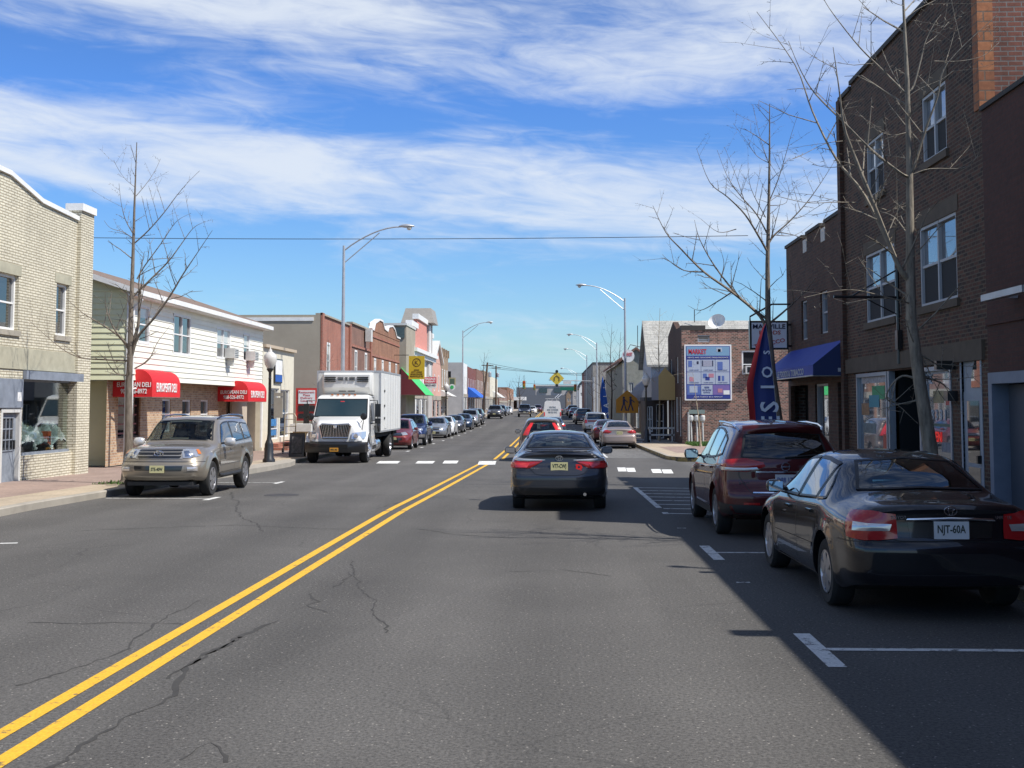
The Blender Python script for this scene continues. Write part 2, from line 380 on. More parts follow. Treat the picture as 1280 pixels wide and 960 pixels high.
def fbox(mb, O, U, u0, v0, d0, u1, v1, d1, mi=0):
    """box in wall coordinates: u right, v up, d outwards"""
    Nn = U.cross(ZV); c = O+U*((u0+u1)/2)+ZV*((v0+v1)/2)+Nn*((d0+d1)/2)
    M = Matrix((U, Nn, ZV)).transposed(); mb.obox(c, (abs(u1-u0)/2, abs(d1-d0)/2, abs(v1-v0)/2), M, mi); return mb
M_WHITE = mat('white_paint', (.80, .80, .78), .5, var=.12)
M_OFFW = mat('off_white_paint', (.60, .60, .57), .6, var=.15)
M_DGLASS = mat('window_glass', (.018, .022, .026), .03, spec=.9, coat=1.0, coatrough=.01, var=.4, vs=.7)
M_BLIND = mat('blind', (.62, .62, .58), .5, coat=1.0, var=.1)
M_TGLASS = thin_glass('shop_glass', (.80, .86, .84), 1.0)
M_REFG = mat('reflective_glass', (.34, .37, .40), .02, metal=.65, var=.3, vs=.8)
M_STONE = mat('stone_trim', (.36, .33, .27), .85, var=.2, bump=.2)
M_LIME = mat('lintel_stone', (.42, .40, .30), .85, var=.2)
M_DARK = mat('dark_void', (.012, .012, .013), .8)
M_BLACK = mat('black_paint', (.012, .012, .013), .35, coat=.3)
M_ROOF = mat('roof_felt', (.09, .09, .09), .9, var=.3)
M_GALV = mat('galvanised_steel', (.50, .51, .52), .45, metal=.55, var=.15)
M_CONC = mat('concrete', (.36, .34, .31), .9, var=.18, vs=1.2, bump=.25)
M_KERB = mat('kerb_concrete', (.35, .32, .27), .9, var=.2, vs=1.6, bump=.25)
M_CREAM = brick('cream_brick', (.74, .695, .55), (.66, .62, .49), (.37, .32, .22), bw=.30, rh=.070, ms=.013, var=.14, bump=.9, msm=.25)
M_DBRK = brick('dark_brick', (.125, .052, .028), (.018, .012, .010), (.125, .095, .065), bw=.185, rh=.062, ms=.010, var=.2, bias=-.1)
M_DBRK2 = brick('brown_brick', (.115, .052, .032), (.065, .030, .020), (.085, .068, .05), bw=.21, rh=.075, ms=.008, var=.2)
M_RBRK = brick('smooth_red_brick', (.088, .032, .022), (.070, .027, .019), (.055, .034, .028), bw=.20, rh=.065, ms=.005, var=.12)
M_SIDEB = brick('orange_red_brick', (.24, .085, .055), (.19, .07, .045), (.22, .20, .18), bw=.22, rh=.075, ms=.009, var=.25)
M_QUOIN = brick('orange_quoin_brick', (.46, .18, .075), (.32, .12, .055), (.20, .13, .09), bw=.34, rh=.15, ms=.012, var=.25)
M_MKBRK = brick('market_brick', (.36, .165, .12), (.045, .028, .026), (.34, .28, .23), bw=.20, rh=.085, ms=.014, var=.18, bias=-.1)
M_R1 = brick('red_town_brick', (.44, .15, .095), (.35, .115, .075), (.34, .25, .2), bw=.22, rh=.075, ms=.009, var=.25)
M_R2 = brick('brown_town_brick', (.27, .13, .09), (.21, .10, .07), (.26, .2, .17), bw=.22, rh=.075, ms=.008, var=.25)
M_R3 = brick('orange_town_brick', (.40, .185, .10), (.30, .13, .07), (.3, .2, .15), bw=.22, rh=.075, ms=.009, var=.28)
M_PINK = mat('pink_paint', (.62, .26, .21), .8, var=.12)
M_PINK2 = mat('salmon_siding', (.62, .36, .29), .8, var=.15)
M_TAN = mat('tan_stucco', (.37, .325, .255), .9, var=.14, vs=.6, bump=.3)
M_TANB = brick('tan_town_brick', (.38, .27, .18), (.31, .22, .14), (.3, .25, .2), bw=.22, rh=.075, ms=.008, var=.2)
M_GREYW = mat('grey_painted_block', (.44, .42, .40), .9, var=.15, vs=.8, bump=.2)
M_CREAMP = mat('cream_render', (.66, .62, .50), .8, var=.1)
M_SIDING = mat('cream_siding', (.86, .84, .72), .55, var=.07, vs=1.0)
M_SIDG = mat('green_cream_siding', (.78, .79, .54), .55, var=.08, vs=1.0)
M_YBRK = brick('buff_shop_brick', (.58, .40, .24), (.34, .19, .12), (.50, .43, .33), bw=.21, rh=.085, ms=.012, var=.15)
M_SHING = mat('brown_shingle', (.20, .145, .115), .9, var=.3, vs=4, bump=.4)
M_GSHING = brick('grey_shingle', (.47, .46, .42), (.36, .355, .33), (.22, .22, .2), bw=.45, rh=.16, ms=.010, var=.15)
M_RED = mat('red_canvas', (.66, .018, .022), .6, var=.08, vs=3)
M_BLUEC = mat('blue_canvas', (.014, .045, .36), .6, var=.12, vs=3)
M_GREENC = mat('green_canvas', (.05, .48, .13), .6, var=.08)
M_TXTW = mat('white_lettering', (.82, .82, .80), .5)
M_TXTR = mat('red_lettering', (.55, .02, .03), .5)
M_TXTB = mat('dark_lettering', (.02, .02, .06), .5)
M_GRASS = mat('grass_blade', (.075, .16, .028), .8, var=.3, vs=8)
M_ASPH = asphalt('asphalt', .086); M_ASPH2 = asphalt('side_asphalt', .09, False)
M_YEL = worn_paint('yellow_line_paint', (.74, .42, .025), .38, 7.0); M_WLN = worn_paint('white_line_paint', (.70, .70, .67), .42, 8.0); M_WLN2 = worn_paint('crossing_paint', (.76, .76, .73), .40, 6.0)
# ---------------------------------------------------------------- setting: ground, road, pavements
KL, KR = -9.55, 4.62
def sheet(name, xa, xb, ya, yb, dz, m, step=3.0, kind='structure', nx=1):
    mb = MB(); n = max(1, int((yb-ya)/step)); ys = sorted({ya+(yb-ya)*i/n for i in range(n+1)} | {g for g in GY if ya < g < yb})
    fa = xa if callable(xa) else (lambda y: xa); fb = xb if callable(xb) else (lambda y: xb)
    mb.grid([[Vector((fa(y)+(fb(y)-fa(y))*i/nx, y, gz(y)+dz)) for i in range(nx+1)] for y in ys])
    o = mb.build(name, m); 
    if kind: o['kind'] = kind
    return o
M_GND = mat('town_ground', (.13, .125, .11), .95, var=.3, vs=.08)
sheet('ground', -900, 900, -60, 2500, -.035, M_GND, 20)
sheet('road', KL-.2, KR+.2, -40, 460, 0, M_ASPH, 3)
sheet('side_street', KR+.1, 60, 34.0, 46.5, -.004, M_ASPH2, 3)
def kerb(name, x0, x1, ya, yb, top=.14, m=M_KERB, step=3.0):
    mb = MB(); n = max(1, int((yb-ya)/step))
    ys = sorted({ya+(yb-ya)*i/n for i in range(n+1)} | {g for g in GY if ya < g < yb})
    rows = []
    for y in ys:
        g = gz(y); s = .02 if x1 > x0 else -.02
        rows.append([Vector((x0, y, g-.05)), Vector((x0, y, g+top-.02)), Vector((x0+s, y, g+top)), Vector((x1, y, g+top)), Vector((x1, y, g-.05))])
    mb.grid(rows); return struct(mb, name, m)
M_PAVER = brick('pink_pavers', (.36, .255, .21), (.30, .22, .185), (.25, .20, .165), bw=.22, rh=.11, ms=.006, var=.16, bump=.2)
M_WALKT = brick('tan_walk', (.46, .375, .27), (.42, .345, .255), (.32, .27, .20), bw=1.5, rh=1.5, ms=.012, var=.14, bump=.1)
M_WALKD = brick('grey_walk', (.34, .31, .28), (.31, .29, .26), (.16, .15, .13), bw=1.5, rh=1.5, ms=.014, var=.2, bump=.1)
kerb('kerb', KL, KL-.16, -40, 440)
sheet('pavement', -20, KL-1.15, -40, 54.8, .137, M_PAVER); sheet('pavement', -20, KL-1.15, 54.8, 440, .137, M_WALKD)
sheet('pavement_edge', KL-1.15, KL-.15, -40, 440, .139, M_WALKT)
# kerb build-out at the lamp post
mb = MB(); rows = []
pts = [(KL-.05, 30.5), (KL+.12, 32.5), (KL+.42, 35), (KL+.5, 38), (KL+.5, 41.5), (KL+.3, 43.2), (KL-.05, 44.6)]
mb.grid([[Vector((x, y, gz(y)-.05)), Vector((x, y, gz(y)+.15)), Vector((KL-.3, y, gz(y)+.152))] for x, y in pts]); struct(mb, 'kerb_build_out', M_KERB)
# right side
kerb('kerb', KR, KR+.15, -40, 32.6)
sheet('pavement', KR+.14, 6.42, -40, 33.4, .137, M_WALKD)
def corner(cxp, cyp, r, a0, a1, n=10): return [(cxp+r*math.cos(a0+(a1-a0)*i/n), cyp+r*math.sin(a0+(a1-a0)*i/n)) for i in range(n+1)]
# far corner of the side street: rounded, tan pavers, yellow kerb edge
arc = corner(KR+2.6, 48.9, 2.6, -PI/2, -PI, 10)     # from the side street round to the main road
M_YKERB = worn_paint('yellow_kerb_paint', (.46, .34, .12), .46, 3.0)
mb = MB(); line = [(40, 46.3)]+arc+[(KR, 52), (KR, 60), (KR, 70)]
mb.grid([[Vector((x, y, gz(y)-.05)), Vector((x, y, gz(y)+.14))] for x, y in line]); struct(mb, 'kerb_face', M_YKERB)
mb = MB(); inner = [(40, 46.46)]+corner(KR+2.6, 48.9, 2.44, -PI/2, -PI, 10)+[(KR+.16, 52), (KR+.16, 60), (KR+.16, 70)]
mb.grid([[Vector((x, y, gz(y)+.14)), Vector((x2, y2, gz(y)+.141))] for (x, y), (x2, y2) in zip(line, inner)]); struct(mb, 'kerb_top', M_KERB)
mb = MB(); far = [(40, 60)]+[(9, 60)]*11+[(9, 60.5), (9, 62), (9, 70)]
mb.grid([[Vector((x, y, gz(y)+.138)), Vector((x2, max(y2, y), gz(max(y2, y))+.138))] for (x, y), (x2, y2) in zip(inner, far)]); struct(mb, 'corner_pavement', M_WALKT)
mb = MB(); mb.grid([[Vector((x, y, gz(y)+.142)) for x in (5.4, 6.6, 8.2, 30)] for y in (52.5, 56, 60, 63.5)]); struct(mb, 'corner_paver_strip', M_PAVER)
kerb('kerb', KR, KR+.15, 70, 440); sheet('pavement', KR+.14, 7.45, 60, 440, .134, M_WALKD)
# markings ------------------------------------------------
def ribbon(name, pts, w, dz, m, kind='structure', wob=0.0):
    mb = MB(); rows = []
    for i, (x, y) in enumerate(pts):
        a = pts[max(i-1, 0)]; b = pts[min(i+1, len(pts)-1)]; t = Vector((b[0]-a[0], b[1]-a[1], 0)).normalized(); nn = Vector((-t.y, t.x, 0))
        ww = w/2*(1+random.uniform(-wob, wob)); c = Vector((x, y, gz(y)+dz)); rows.append([c-nn*ww, c+nn*ww])
    mb.grid(rows); o = mb.build(name, m); o['kind'] = kind; return o
def lerp(a, b, t): return a+(b-a)*t
def dense(pts, step=1.0):
    out = []
    for (a, b), (c, d) in zip(pts, pts[1:]):
        n = max(1, int(math.hypot(c-a, d-b)/step)); out += [(lerp(a, c, i/n), lerp(b, d, i/n)) for i in range(n)]
    return out+[pts[-1]]
def gp(*pp): return [(G(x, y).x, G(x, y).y) for x, y in pp]
a1 = gp((0, 919), (602, 578.6)); a2 = gp((0, 953), (613, 578.6))
d1 = ((a1[1][0]-a1[0][0])/(a1[1][1]-a1[0][1]))
for nm, a in (('yellow_line', a1), ('yellow_line', a2)):
    s = (a[1][0]-a[0][0])/(a[1][1]-a[0][1]); st = (a[0][0]-s*(a[0][1]+6), -6)
    ribbon(nm, dense([st, a[1]], 1.5), .115, .004, M_YEL)
xA = -2.18
ribbon('yellow_line', dense([(xA-.14, 48.5), (xA-.14, 320)], 4), .12, .004, M_YEL); ribbon('yellow_line', dense([(xA+.17, 48.5), (xA+.17, 320)], 4), .12, .004, M_YEL)
for x in (-6.5, -5.3, -4.35, -3.2, 2.35, 2.98, 3.62): # crossing bars
    pass
mb = MB()
def bar(x, y0, ln, w):
    mb.grid([[Vector((x-w/2, y, gz(y)+.0045)), Vector((x+w/2, y, gz(y)+.0045))] for y in (y0, y0+ln)])
for px0, px1, py0, py1 in ((470, 497, 576.5, 579.5), (519, 541, 576.5, 579.5), (553, 571, 576, 579.5), (597, 619, 576.5, 581), (773, 783.5, 584.5, 589.5), (784.5, 795, 585, 590), (816, 828, 586.5, 591.5), (829.5, 842, 587, 592)):
    a, b, c, d = G(px0, py1), G(px1, py1), G(px1-(px1-690)*.02, py0), G(px0-(px0-690)*.02, py0)
    mb.grid([[Vector((a.x, a.y, a.z+.006)), Vector((b.x, b.y, b.z+.006))], [Vector((d.x, d.y, d.z+.006)), Vector((c.x, c.y, c.z+.006))]])
struct(mb, 'crosswalk', M_WLN2)
def stall(y, xo, xi, tl=1.0, w=.12):
    """a T mark: tick along the road at xo, line across to the kerb"""
    mb = MB(); mb.grid([[Vector((xo-.07, yy, gz(yy)+.004)), Vector((xo+.07, yy, gz(yy)+.004))] for yy in (y-tl/2, y+tl/2)])
    xs = xo+.072 if xi > xo else xo-.072
    mb.grid([[Vector((xs, yy, gz(yy)+.004)), Vector((xi, yy, gz(yy)+.004))] for yy in (y-w/2, y+w/2)]); struct(mb, 'parking_mark', M_WLN)
stall(9.72, 2.1, 4.6, 1.3, .10); stall(15.95, 2.08, 4.6, 1.5, .09)
for y in (76, 82.5, 89, 95.5, 102, 109, 116, 124): stall(y, 2.1, 4.5, 1.0)
for y in (25.2, 31.4): stall(y, -7.15, -9.4, 1.0, .09)
for y in (58.4, 64.6, 71, 77.4, 84, 90.5, 97, 104, 118, 126): stall(y, -7.0, -9.3, 1.1, .1)
def hatch(x0, x1, ya, yb, n, skew=.35):
    mb = MB(); w = .055
    mb.grid([[Vector((x0-w, y, gz(y)+.004)), Vector((x0+w, y, gz(y)+.004))] for y in (ya, yb)])
    for i in range(n+1):
        y = lerp(ya+.1, yb-.1, i/n); mb.grid([[Vector((x0+w+.003, y-w, gz(y)+.004)), Vector((x1, y-w-skew, gz(y)+.004))], [Vector((x0+w+.003, y+w, gz(y)+.004)), Vector((x1, y+w-skew, gz(y)+.004))]])
    struct(mb, 'hatched_marking', M_WLN)
hatch(2.02, 4.45, 21.5, 29.6, 7); hatch(2.3, 4.4, 50.5, 61.5, 9)
ribbon('lane_mark', gp((1112-20, 0.5*1390)), .1, .004, M_WLN) if False else None
for p in ((862, 660, 14), (866, 745, 0),): pass
mb = MB()
for px, py, wpx in ((929, 728.5, 17), (852, 660.5, 11)):
    a = G(px-wpx/2, py); b = G(px+wpx/2, py); mb.grid([[a+Vector((0, -.03, .005)), b+Vector((0, -.03, .005))], [a+Vector((0, .04, .005)), b+Vector((0, .04, .005))]])
struct(mb, 'paint_fleck', M_WLN)
ribbon('line_mark', gp((0, 679.5), (22, 679)), .1, .004, M_WLN)
# sealed cracks
M_TAR = mat('crack_tar', (.048, .046, .043), .92, var=.3)
def jig(pp, amp=.035, step=.09):
    p = dense(gp(*pp), step); ox = oy = 0; out = []
    for x, y in p:
        ox = ox*.86+random.uniform(-amp, amp); oy = oy*.86+random.uniform(-amp, amp); out.append((x+ox, y+oy))
    return out
for pp, w in ((((20, 858), (110, 830), (150, 815), (190, 788), (245, 752)), .022), (((55, 962), (90, 935), (130, 910), (150, 898), (215, 862), (245, 838), (290, 800), (345, 775)), .045),
              (((215, 848), (255, 820), (300, 795)), .03), (((30, 778), (140, 779), (250, 778)), .02), (((95, 664), (200, 659), (300, 656), (400, 661), (470, 663)), .035), (((520, 662), (580, 669), (640, 672)), .03),
              (((230, 950), (262, 932), (290, 955)), .02), (((470, 636), (500, 628), (560, 620)), .03), (((385, 742), (400, 752), (388, 758), (412, 765)), .03), (((420, 735), (436, 728), (430, 716)), .025),
              (((330, 665), (300, 640), (290, 615)), .03), (((440, 700), (436, 722), (470, 760), (480, 790)), .018), (((640, 715), (700, 712), (760, 720)), .015)):
    ribbon('sealed_crack', jig(pp), w*.8, .002, M_TAR, wob=.85)
mb = MB(); c = G(352, 619)   # round utility cover
mb.lathe([(.38, 0), (.38, .004)], (c.x, c.y, c.z+.002), n=24); tag(mb.build('manhole_cover', mat('cast_iron', (.05, .045, .04), .6, var=.3), None, origin=(c.x, c.y, c.z)), 'round iron utility cover set in the left lane near the silver four-wheel-drive', 'manhole cover')
# grass by the corner and tree pits
def grass(name, x0, x1, y0, y1, n, h, dz=.14):
    mb = MB()
    for _ in range(n):
        x = random.uniform(x0, x1); y = random.uniform(y0, y1); a = random.uniform(0, PI); l = random.uniform(.5, 1)*h; w = .012+.01*random.random(); z = gz(y)+dz
        d = Vector((math.cos(a), math.sin(a), 0)); lean = Vector((random.uniform(-.5, .5), random.uniform(-.5, .5), 0))*l; p = Vector((x, y, z))
        mb.face([p-d*w, p+d*w, p+lean+ZV*l])
    o = mb.build(name, M_GRASS); o['kind'] = 'stuff'; return o
grass('grass', 7.3, 9.6, 62.8, 66.2, 5200, .22); grass('grass', 6.9, 12.5, 88, 108, 5000, .25, .15)
sheet('grass_soil', 7.2, 10.5, 62.6, 66.4, .143, mat('lawn_soil', (.06, .09, .03), .95, var=.3)); sheet('grass_soil', 6.6, 14, 86, 125, .15, MATS['lawn_soil'])
def pit(x, y, s=.6):
    mb = MB(); mb.grid([[Vector((x-s, yy, gz(yy)+.146)), Vector((x+s, yy, gz(yy)+.146))] for yy in (y-s, y+s)]); struct(mb, 'tree_pit_soil', mat('soil', (.10, .07, .045), .95, var=.4, vs=6, bump=.5))

# ---------------------------------------------------------------- buildings
UL = Vector((0, 1, 0)); UR = Vector((0, -1, 0)); UF = Vector((1, 0, 0))   # facade directions: left row, right row, facing the camera
def window(root, O, U, op, rec=.12, fm=None, gm=None, fw=.055, rails=(.5,), mulls=(), sill=None, lintel=None, name='window', label=None, blind=0.0, pane='pane'):
    fm = fm or M_WHITE; gm = gm or M_DGLASS; u0, v0, u1, v1 = op[:4]; w = u1-u0; h = v1-v0; mb = MB(); a, b = -rec, -rec+.07
    fbox(mb, O, U, u0, v0, a, u0+fw, v1, b); fbox(mb, O, U, u1-fw, v0, a, u1, v1, b)
    fbox(mb, O, U, u0+fw, v0, a, u1-fw, v0+fw, b); fbox(mb, O, U, u0+fw, v1-fw, a, u1-fw, v1, b)
    for r in rails: fbox(mb, O, U, u0+fw, v0+h*r-.022, a+.003, u1-fw, v0+h*r+.022, b-.02)
    for r in mulls: fbox(mb, O, U, u0+w*r-.03, v0+fw, a+.001, u0+w*r+.03, v1-fw, b-.003)
    f = mb.build(name, fm, root)
    if label: f['label'] = label
    g = MB(); fbox(g, O, U, u0+.01, v0+.01, -rec-.012, u1-.01, v1-.01, -rec+.008); g.build(pane, gm, f)
    if blind:
        g = MB(); fbox(g, O, U, u0+fw, v1-fw-(h-2*fw)*blind, -rec+.009, u1-fw, v1-fw, -rec+.012); g.build('blind', M_BLIND, f)
    if sill:
        g = MB(); fbox(g, O, U, u0-.1, v0-.13, -rec+.01, u1+.1, v0-.001, .05); g.build('sill', sill, f)
    if lintel:
        g = MB(); fbox(g, O, U, u0-.12, v1+.002, -.02, u1+.12, v1+.26, .012); g.build('lintel', lintel, f)
    return f
def shell(root, side, X, y0, y1, zb, zt, depth, wm, ops, sm=None, lap=None, roofz=None, rec=.12, name='wall', both=True):
    """street wall with openings plus the three other walls and a roof; side 'L' or 'R'"""
    sm = sm or wm; mb = MB()
    if side == 'L': O = Vector((X, y0, zb)); U = UL; xb = X-depth
    else: O = Vector((X, y1, zb)); U = UR; xb = X+depth
    wall_grid(mb, O, U, y1-y0, zt-zb, ops, rec, 0, lap)
    wo = mb.build(name, wm, root)
    mb = MB()   # side and back walls
    for yy in (y0, y1): mb.face([(X, yy, zb-.4), (xb, yy, zb-.4), (xb, yy, zt), (X, yy, zt)])
    mb.face([(xb, y0, zb-.4), (xb, y1, zb-.4), (xb, y1, zt), (xb, y0, zt)])
    mb.build('side_wall', sm, root)
    rz = zt-.35 if roofz is None else roofz
    mb = MB(); mb.box(min(X, xb)+.02, y0+.02, rz-.12, max(X, xb)-.02, y1-.02, rz); mb.build('roof', M_ROOF, root)
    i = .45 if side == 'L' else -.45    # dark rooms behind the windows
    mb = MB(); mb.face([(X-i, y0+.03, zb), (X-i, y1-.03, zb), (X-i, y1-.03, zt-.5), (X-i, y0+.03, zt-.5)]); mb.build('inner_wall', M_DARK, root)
    return O, U
def loc(O, U, p): d = p-O; return d.dot(U), d.z
def rect(O, U, X, pxl, pyt, pyb, pxr):
    a = FX(pxl, pyt, X); b = FX(pxl, pyb, X); c = FX(pxr, pyt, X); ua = loc(O, U, a)[0]; uc = loc(O, U, c)[0]
    return [min(ua, uc), b.z-O.z, max(ua, uc), a.z-O.z]
def coping(root, X0, X1, pts, th=.12, m=None, name='coping'):
    """cap stones along a parapet given as (y, z) points"""
    mb = MB()
    for (ya, za), (yb, zb) in zip(pts, pts[1:]):
        mb.face([(X0, ya, za), (X1, ya, za), (X1, yb, zb), (X0, yb, zb)]); mb.face([(X0, ya, za+th), (X1, ya, za+th), (X1, yb, zb+th), (X0, yb, zb+th)])
        mb.face([(X0, ya, za), (X0, yb, zb), (X0, yb, zb+th), (X0, ya, za+th)]); mb.face([(X1, ya, za), (X1, yb, zb), (X1, yb, zb+th), (X1, ya, za+th)])
    for y, z in (pts[0], pts[-1]): mb.face([(X0, y, z), (X1, y, z), (X1, y, z+th), (X0, y, z+th)])
    return mb.build(name, m or M_WHITE, root)
XL = -13.2; XR = 6.4
# ===== cream brick shop, left edge of the picture =====
y1 = FX(109, 440, XL).y; y0 = 18.0; zb = -.10
b1 = thing('brick_shop', 'two storey cream brick shop with vacant display window on the far left', 'building', (XL, (y0+y1)/2, zb))
pk = lambda px, py: (FX(px, py, XL).y, FX(px, py, XL).z)
step = pk(52, 254); pil0 = pk(92, 274); pil1 = pk(117, 272); lft = pk(12, 219)
ztp = pil0[1]
O = Vector((XL, y0, zb))
w_up1 = rect(O, UL, XL, -6, 338, 410, 24); w_up2 = rect(O, UL, XL, 71, 353, 419, 87)
shopw = rect(O, UL, XL, 29, 473, 570, 96); shopw[3] = w_up1[1]-1.25 if False else shopw[3]
doorr = rect(O, UL, XL, 3, 516, 598, 24); doorr[1] = .06
ops = [w_up1, w_up2, shopw, [doorr[0]-.08, 0.06, doorr[2]+.08, doorr[3]+.1], [2.0, w_up1[1], 3.6, w_up1[3]], [5.6, w_up1[1], 7.2, w_up1[3]], [1.2, .7, 6.4, 3.1]]
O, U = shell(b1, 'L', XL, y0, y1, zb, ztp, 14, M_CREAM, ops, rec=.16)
# gabled parapet above the wall
mb = MB(); ys = [y0, lft[0]-3.5, lft[0], step[0], pil0[0]]; zs = [lft[1]+.1-2, lft[1]+.05, lft[1], step[1], ztp]
zs[0] = ztp
for (ya, za), (yb, zb_) in zip(zip(ys, zs), zip(ys[1:], zs[1:])):
    for xx in (XL, XL-.3): mb.face([(xx, ya, ztp), (xx, yb, ztp), (xx, yb, max(zb_, ztp)), (xx, ya, max(za, ztp))])
mb.box(XL-.28, pil0[0]+.3, zb, XL+.10, y1+.02, pil1[1]+.02)
mb.build('parapet', M_CREAM, b1)
coping(b1, XL-.34, XL+.06, [(lft[0]-3.5, lft[1]+.05), (lft[0], lft[1]), (step[0], step[1]), (pil0[0]+.28, ztp)], .12)
mb = MB(); mb.box(XL-.34, pil0[0]+.25, pil1[1]+.02, XL+.16, y1+.06, pil1[1]+.22); mb.box(XL-.34, y0, ztp, XL+.03, ys[1], ztp+.1); mb.build('coping', M_WHITE, b1)
for op in (w_up1, w_up2, ops[4], ops[5]):
    window(b1, O, U, op, .16, sill=M_STONE, lintel=M_LIME, fw=.07)
window(b1, O, U, ops[6], .16, rails=(), fm=M_OFFW)
# shop window: grey frame, clear glass, a bare room with heaps of crumpled sheeting
M_GREYP = mat('blue_grey_paint', (.22, .25, .30), .6, var=.25)
mb = MB(); fbox(mb, O, U, shopw[0]-.03, shopw[3]-.02, .01, shopw[2]+.25, shopw[3]+.20, .10); mb.build('shop_front_beam', M_GREYP, b1)
window(b1, O, U, shopw, .16, fm=M_GREYP, gm=M_TGLASS, rails=(), fw=.07, name='display_window')
mb = MB(); ya, yb = O.y+shopw[0]-.3, O.y+shopw[2]+.35; za, zc = O.z+shopw[1]-.1, O.z+shopw[3]+.2
mb.face([(XL-3.4, ya, za), (XL-3.4, yb, za), (XL-3.4, yb, zc), (XL-3.4, ya, zc)], 0); mb.face([(XL-.17, ya, za), (XL-3.4, ya, za), (XL-3.4, ya, zc), (XL-.17, ya, zc)], 0)
mb.face([(XL-.17, yb, za), (XL-3.4, yb, za), (XL-3.4, yb, zc), (XL-.17, yb, zc)], 1); mb.face([(XL-.17, ya, za), (XL-3.4, ya, za), (XL-3.4, yb, za), (XL-.17, yb, za)], 0); mb.face([(XL-.17, ya, zc), (XL-3.4, ya, zc), (XL-3.4, yb, zc), (XL-.17, yb, zc)], 0)
mb.build('shop_interior', [mat('grey_room', (.13, .14, .15), .8, var=.3), mat('pale_room', (.30, .32, .33), .8, var=.2)], b1)
for o in list(COL.objects):
    if o.parent == b1 and o.name.startswith('inner_wall'):   # leave the display room open
        me = o.data; me.clear_geometry(); me.from_pydata([(-.45, y0-(y0+y1)/2, 3.2-zb), (-.45, y1-(y0+y1)/2-.05, 3.2-zb), (-.45, y1-(y0+y1)/2-.05, ztp-.5), (-.45, y0-(y0+y1)/2, ztp-.5)], [], [(0, 1, 2, 3)])
import mathutils.noise as mn
def crumple(name, y0_, y1_, x0_, x1_, zlo, hgt, m, seed, label, cat, group=None):
    mb = MB(); n = 34; rows = []
    for i in range(n+1):
        r = []
        for j in range(n+1):
            s, t = i/n, j/n; y = lerp(y0_, y1_, s); x = lerp(x0_, x1_, t)
            q = Vector((s*3.5+seed, t*2.5, seed*.7)); k = 1-abs(mn.noise(q*1.6))*2; k2 = 1-abs(mn.noise(q*4))*2
            env = (math.sin(PI*min(max(s, .03), .97))**.35)*(1-t)**.0
            z = zlo+hgt*env*(.55+.30*k*.6+.14*k2)*(math.sin(PI*lerp(.05, .95, t))**.4); r.append(Vector((x+.10*k2, y, z)))
        rows.append(r)
    mb.grid(rows); o = mb.build(name, m, None, smooth=True, origin=((x0_+x1_)/2, (y0_+y1_)/2, zlo), angle=60); tag(o, label, cat, group); return o
sw0, sw1 = O.y+shopw[0]+.1, O.y+shopw[2]-.1; swz = O.z+shopw[1]-.05
M_SHT = mat('grey_plastic_sheet', (.42, .46, .46), .35, var=.35, vs=3); M_SHT2 = mat('straw_cloth', (.42, .37, .22), .8, var=.25)
L3 = (sw1-sw0)/3
crumple('plastic_heap', sw0, sw0+L3*1.15, XL-.22, XL-.9, swz, 1.15, M_SHT, 1.3, 'crumpled grey plastic sheeting against the display window glass, left heap', 'plastic sheeting', 'sheeting in the display window')
crumple('plastic_heap', sw0+L3*1.0, sw0+L3*2.1, XL-.24, XL-1.0, swz, .95, M_SHT, 4.1, 'crumpled grey plastic sheeting beside the orange box, middle heap', 'plastic sheeting', 'sheeting in the display window')
crumple('plastic_heap', sw0+L3*1.95, sw1, XL-.22, XL-.9, swz, 1.10, M_SHT, 7.7, 'tall pale plastic sheeting rising to the window corner, right heap', 'plastic sheeting', 'sheeting in the display window')
crumple('cloth_heap', sw0+L3*.8, sw0+L3*2.4, XL-.7, XL-1.5, swz, 1.25, M_SHT2, 9.2, 'straw coloured cloth bundled behind the plastic in the display window', 'cloth')
mb = MB(); yy = sw0+L3*1.85; mb.box(XL-.2, yy, swz+.25, XL-.42, yy+.18, swz+.62); mb.box(XL-.205, yy+.03, swz+.34, XL-.2, yy+.15, swz+.5, 1)
tag(mb.build('orange_box', [mat('orange_box', (.60, .10, .02), .5), M_BLACK], None, origin=(XL-.3, yy+.09, swz+.25)), 'small orange carton among the sheeting in the display window', 'box')
mb = MB(); mb.lathe([(.1, 0), (.1, .32), (.06, .36), (.06, .4)], (XL-1.6, sw0+L3*2.2, swz+1.0), n=12); mb.lathe([(.35, -1.0), (.35, 0)], (XL-1.6, sw0+L3*2.2, swz+1.0), n=12)
tag(mb.build('white_canister', M_WHITE, None, origin=(XL-1.6, sw0+L3*2.2, swz)), 'white canister standing behind the heaps in the display window', 'canister')
# door with faded blue paint
d = doorr; mb = MB(); fbox(mb, O, U, d[0], d[1], -.14, d[2], d[3], -.08); dd = mb.build('door', mat('faded_blue_door', (.24, .27, .31), .7, var=.3, vs=4), b1)
mb = MB(); dw = d[2]-d[0]; dh = d[3]-d[1]
g = MB(); fbox(g, O, U, d[0]+dw*.17, d[1]+dh*.48, -.085, d[2]-dw*.17, d[1]+dh*.93, -.076); g.build('pane', M_DGLASS, dd)
for r in (.33, .66): fbox(mb, O, U, d[0]+dw*(.17+.66*r)-.012, d[1]+dh*.48, -.076, d[0]+dw*(.17+.66*r)+.012, d[1]+dh*.93, -.06)
for r in (.0, .33, .66, 1.0): fbox(mb, O, U, d[0]+dw*.15, d[1]+dh*(.48+.45*r)-.014, -.077, d[2]-dw*.15, d[1]+dh*(.48+.45*r)+.014, -.058)
mb.build('glazing_bar', MATS['faded_blue_door'], dd)
